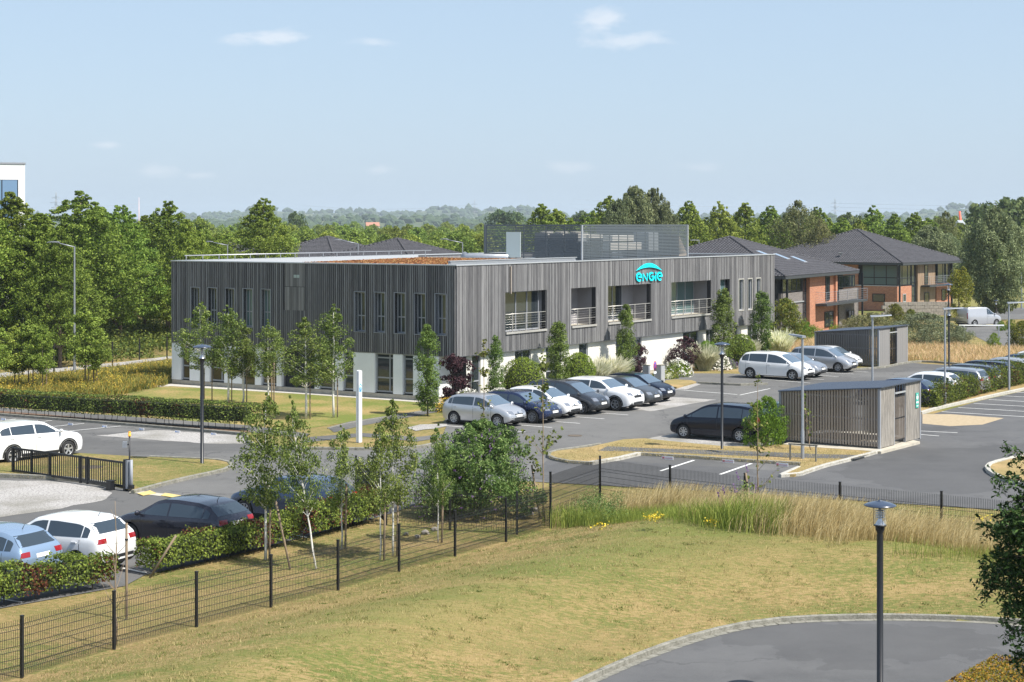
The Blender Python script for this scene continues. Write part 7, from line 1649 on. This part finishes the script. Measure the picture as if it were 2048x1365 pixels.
# ================================================================== GRASSES AND GROUND COVER
def scatter_poly(P, n, g):
    P = np.array([tuple(p) for p in P]); lo = P.min(0); hi = P.max(0); out = []
    tot_ = 0
    while tot_ < n: q = g.uniform(lo, hi, (n, 2)); q = q[inside(q, P)]; out.append(q); tot_ += len(q)
    return np.concatenate(out)[:n]
g = np.random.default_rng(12)
bank = poly([(1105, 1050), (1215, 1012), (1340, 1034), (1490, 1054), (1700, 1076), (1900, 1096), (2120, 1115), (2160, 1200), (1960, 1172), (1800, 1165), (1600, 1140), (1440, 1118), (1300, 1085), (1180, 1066)])
def field_noise(q, s, ph): return np.sin(q[:, 0] * s + ph) + np.sin(q[:, 1] * s * 1.7 + ph * 2) + np.sin((q[:, 0] + q[:, 1]) * s * .8 + ph)
def put(name, q, h, mat, wid=.012, lean=.35, dirn=None, hvar=None, zf=None, **kw):
    z = mound_z(q) if zf is None else np.full(len(q), zf); z = np.maximum(z, -.02); P = np.column_stack([q, z])
    hh = h if hvar is None else h * hvar
    V = blades(P, 1.0, g, wid, lean, dirn)
    if hvar is not None: pass
    base = np.repeat(P[:, None, :], 8, 1).reshape(-1, 8, 3); V = V.reshape(-1, 8, 3); V = base + (V - base) * np.array([1, 1, 1.]) * (np.asarray(hh).reshape(-1, 1, 1) if hvar is not None else 1)
    if hvar is None: V = base + (V - base) * np.array([h, h, h])
    V = V.reshape(-1, 2, 4, 3)
    if h < .12 and hvar is None: W = V[:, 0].copy(); W[:, 2] = V[:, 1, 2]; W[:, 3] = V[:, 1, 3]; V = W
    O(name, npmesh(name, V.reshape(-1, 3), 4, [mat]), kind='stuff', **kw)
q = scatter_poly(bank, 34000, g); q = q + g.normal(0, .35, q.shape) * np.array([1, .8]); nz_ = field_noise(q, .9, 1.0)
hv = np.clip(.88 + .2 * field_noise(q, .6, 3), .4, 1.15); left = q[:, 0] < 3.2
keep = (nz_ > -.6) & ~(left & (g.uniform(0, 1, len(q)) < .9)); put('tall_dry_grass', q[keep], 1.0, g_straw, .016, .55, dirn=.35, hvar=hv[keep] * 1.0, label='tall dry straw-coloured grass in front of the right hand fence')
q = scatter_poly(bank, 34000, g); q = q + g.normal(0, .3, q.shape); nz_ = field_noise(q, .8, 4.0); left = q[:, 0] < 3.4; keep = (nz_ > -.5) | left; hv = np.clip(.68 + .18 * field_noise(q, .7, 2), .35, 1.05); hv = np.where(left, hv * .95, hv)
put('tall_green_grass', q[keep], 1.0, g_blade, .018, .4, hvar=hv[keep], label='green clumps of weeds and reeds among the tall dry grass')
def bank_flowers():
    cs = [(1300, 1010), (1312, 1020), (1420, 1045), (1640, 1028), (1636, 1060), (1590, 1062), (1205, 1050), (1965, 1035), (1310, 1000), (1655, 1035)]
    P = []
    for (x, y) in cs: c = AT(x, y, 50.5); n = 40; P.append(np.array([c.x, c.y, min(max(c.z, .35), 1.25)]) + g.normal(0, 1, (n, 3)) * [.14, .14, .06])
    P = np.concatenate(P); O('yellow_wildflowers', npmesh('f', leaf_verts(P, np.tile([0, 0, 1.], (len(P), 1)), .06, g, .9, .6), 4, [g_flow_y]), kind='stuff')
    P = []
    for (x, y) in ((1478, 960), (1496, 945), (1472, 985), (1440, 1000), (1515, 985), (1450, 990)):
        c = AT(x, y, 53); P.append(np.array([c.x, c.y, c.z]) + np.outer(np.linspace(0, 1, 24), [-.08, 0, .25]) + g.normal(0, .015, (24, 3)))
    P = np.concatenate(P); O('violet_wildflowers', npmesh('f', leaf_verts(P, np.tile([0, 0, 1.], (len(P), 1)), .05, g, .9, .9), 4, [g_flow_p]), kind='stuff')
bank_flowers()
cw = scatter_poly(poly([(1120, 1052), (1190, 1020), (1250, 1030), (1240, 1075), (1180, 1066)]), 46, g); Cw = np.column_stack([cw, mound_z(cw) + g.uniform(.15, .75, 46)]); Vw = clump_leaves(Cw, np.full(46, .30), 110, .07, g, 1.1, .4, .3, .7); O('weed_bushes', npmesh('weed_bushes', Vw.reshape(-1, 3), 4, [g_budd]), kind='stuff', label='bushy dark green weeds at the left end of the tall grass')
p = G(1488, 1090); flb = p
buddleja(1490, 1085, 'pale leggy butterfly bush growing through the tall grass at the fence', .55, 1.75, 8, n=900, nf=8)
# short turf on the mound and around
q = scatter_poly(mound_poly, 120000, g); keep = (q[:, 1] > 28) & (q[:, 1] < 62); q = q[keep]; nz_ = field_noise(q, .5, .4) + g.normal(0, .9, len(q)) + .7 - 2.2 * sst((seg_dist(q, arc) - 1.5) / 5) * sst((seg_dist(q, edge_f) - 1.5) / 4)
put('turf_straw', q[nz_ > -.2], .055, leafM('turf_straw_leaf', (.26, .20, .09), (.52, .41, .21), (.38, .29, .14)), .14, .9)
put('turf_green', q[nz_ <= -.2][:36000], .05, leafM('turf_green_leaf', (.14, .17, .04), (.30, .31, .10), (.21, .22, .06)), .14, .9)
cs = scatter_poly(mound_poly, 1500, g); cs = cs[cs[:, 1] > 28]; kk = g.integers(8, 34, len(cs)); qq = np.repeat(cs, kk, 0); qq = qq + g.normal(0, 1, qq.shape) * np.repeat(g.uniform(.04, .16, len(cs)), kk)[:, None]
qq = qq[inside(qq, mound_poly)]; hf = g.uniform(0, 1, len(qq)) < .5; put('turf_tufts', qq[hf], .085, MAT['turf_straw_leaf'], .14, .8); put('turf_tufts', qq[~hf], .075, MAT['turf_green_leaf'], .16, .8)
cs = scatter_poly(mound_poly, 170, g); cs = cs[cs[:, 1] > 30]; kk = g.integers(6, 40, len(cs)); qq = np.repeat(cs, kk, 0); qq = qq + g.normal(0, 1, qq.shape) * np.repeat(g.uniform(.03, .11, len(cs)), kk)[:, None]; qq = qq[inside(qq, mound_poly)]
put('weed_tufts', qq, .05, leafM('weed_leaf', (.09, .14, .03), (.20, .26, .07), (.13, .18, .045)), .5, 1.2)
# turf left of the fence
lv = poly([(-300, 1330), (0, 1225), (240, 1172), (480, 1100), (700, 1040), (1000, 1040), (1090, 1058), (1012, 1083), (676, 1180), (228, 1298), (-200, 1420)])
q = scatter_poly(lv, 30000, g); put('turf_straw', q, .05, MAT['turf_straw_leaf'], .14, .9, zf=-.02)
# dry field on the right, meadow on the left
fld = poly([(1560, 735), (1640, 742), (1812, 722), (1900, 728), (2048, 735), (2200, 735), (2200, 700), (1990, 700), (1850, 690), (1700, 680), (1560, 690)])
q = scatter_poly(fld, 30000, g); put('dry_field_grass', q, .62, g_straw, .05, .5, zf=-.02); q = scatter_poly(fld, 9000, g); put('green_field_grass', q, .5, g_blade, .05, .5, zf=-.02)
mdw = poly([(-200, 815), (100, 800), (215, 795), (335, 771), (345, 733), (150, 755), (-100, 775)])
q = scatter_poly(mdw, 16000, g); put('meadow_plants', q, .7, g_mead, .07, .7, zf=-.02, label='mixed yellow and green meadow planting left of the office')
q = scatter_poly(mdw, 500, g); P = np.column_stack([q, g.uniform(.3, .75, len(q))]); P = (P[:, None] + g.normal(0, .12, (len(q), 10, 3))).reshape(-1, 3); O('meadow_blossom', npmesh('f', leaf_verts(P, np.tile([0, 0, 1.], (len(P), 1)), .07, g, .8, .7), 4, [leafM('petal_gold', (.45, .28, .03), (.6, .42, .08), (.5, .35, .05))]), kind='stuff')
slope = poly([(-200, 752), (45, 741), (150, 730), (250, 722), (345, 710), (345, 655), (100, 655), (-200, 660)])
q = scatter_poly(slope, 2600, g); C = np.column_stack([q, g.uniform(.2, 1.1, len(q))]); V = clump_leaves(C, np.full(len(C), .6), 16, .24, g, .8, .4); O('undergrowth', npmesh('undergrowth', V.reshape(-1, 3), 4, [leafM('leaf_undergrowth', (.05, .08, .015), (.20, .22, .045), (.10, .135, .028))]), kind='stuff', label='low green undergrowth below the big trees behind the gravel path')
isl = poly(ISL['i2'], .1)
q = scatter_poly(isl, 9000, g); put('island_grass', q, .07, MAT['turf_straw_leaf'], .2, .9, zf=.1)
isl = poly(ISL['i1'], .1); q = scatter_poly(isl, 9000, g); put('island_grass', q[:5000], .05, MAT['turf_straw_leaf'], .2, .9, zf=.1); put('island_grass', q[5000:], .05, MAT['turf_green_leaf'], .2, .9, zf=.1)
# rubble under the butterfly bush
rb = random.Random(8); 
for i in range(9):
    x, y = [(835, 1075), (850, 1068), (868, 1060), (1035, 1010), (1050, 1020), (1062, 1030), (1045, 1034), (812, 1070), (1070, 1022)][i]; p = G(x, y); b = bmesh.new(); bmesh.ops.create_icosphere(b, subdivisions=1, radius=rb.uniform(.10, .2))
    for v in b.verts: v.co *= rb.uniform(.7, 1.2); v.co.z *= .6
    me = bpy.data.meshes.new('rubble_stone'); b.to_mesh(me); b.free(); me.materials.append(st_); O('rubble_stone', me, None, (p.x, p.y, .03), label='pale lump of rubble lying in the grass near the fence, ' + ['left of the birch trunk', 'right beside it', 'under the butterfly bush', 'left at the sapling', 'next to the sapling stake', 'at the fence corner', 'small one by the fence', 'farthest left', 'farthest right'][i], cat='rubble', group='lumps of rubble')

# ------------------------------------------------------------------ haze
hz = bpy.data.materials.new('haze'); hz.use_nodes = True; hn = hz.node_tree.nodes; hn.remove(hn['Principled BSDF'])
pv = hn.new('ShaderNodeVolumePrincipled'); pv.inputs['Density'].default_value = HAZE; pv.inputs['Color'].default_value = (.78, .90, 1, 1); pv.inputs['Anisotropy'].default_value = .0
hz.node_tree.links.new(pv.outputs[0], hn['Material Output'].inputs['Volume'])
MB().box((-4300, -200, -1.1), (4300, 6100, 75)).obj('haze', hz, kind='stuff')
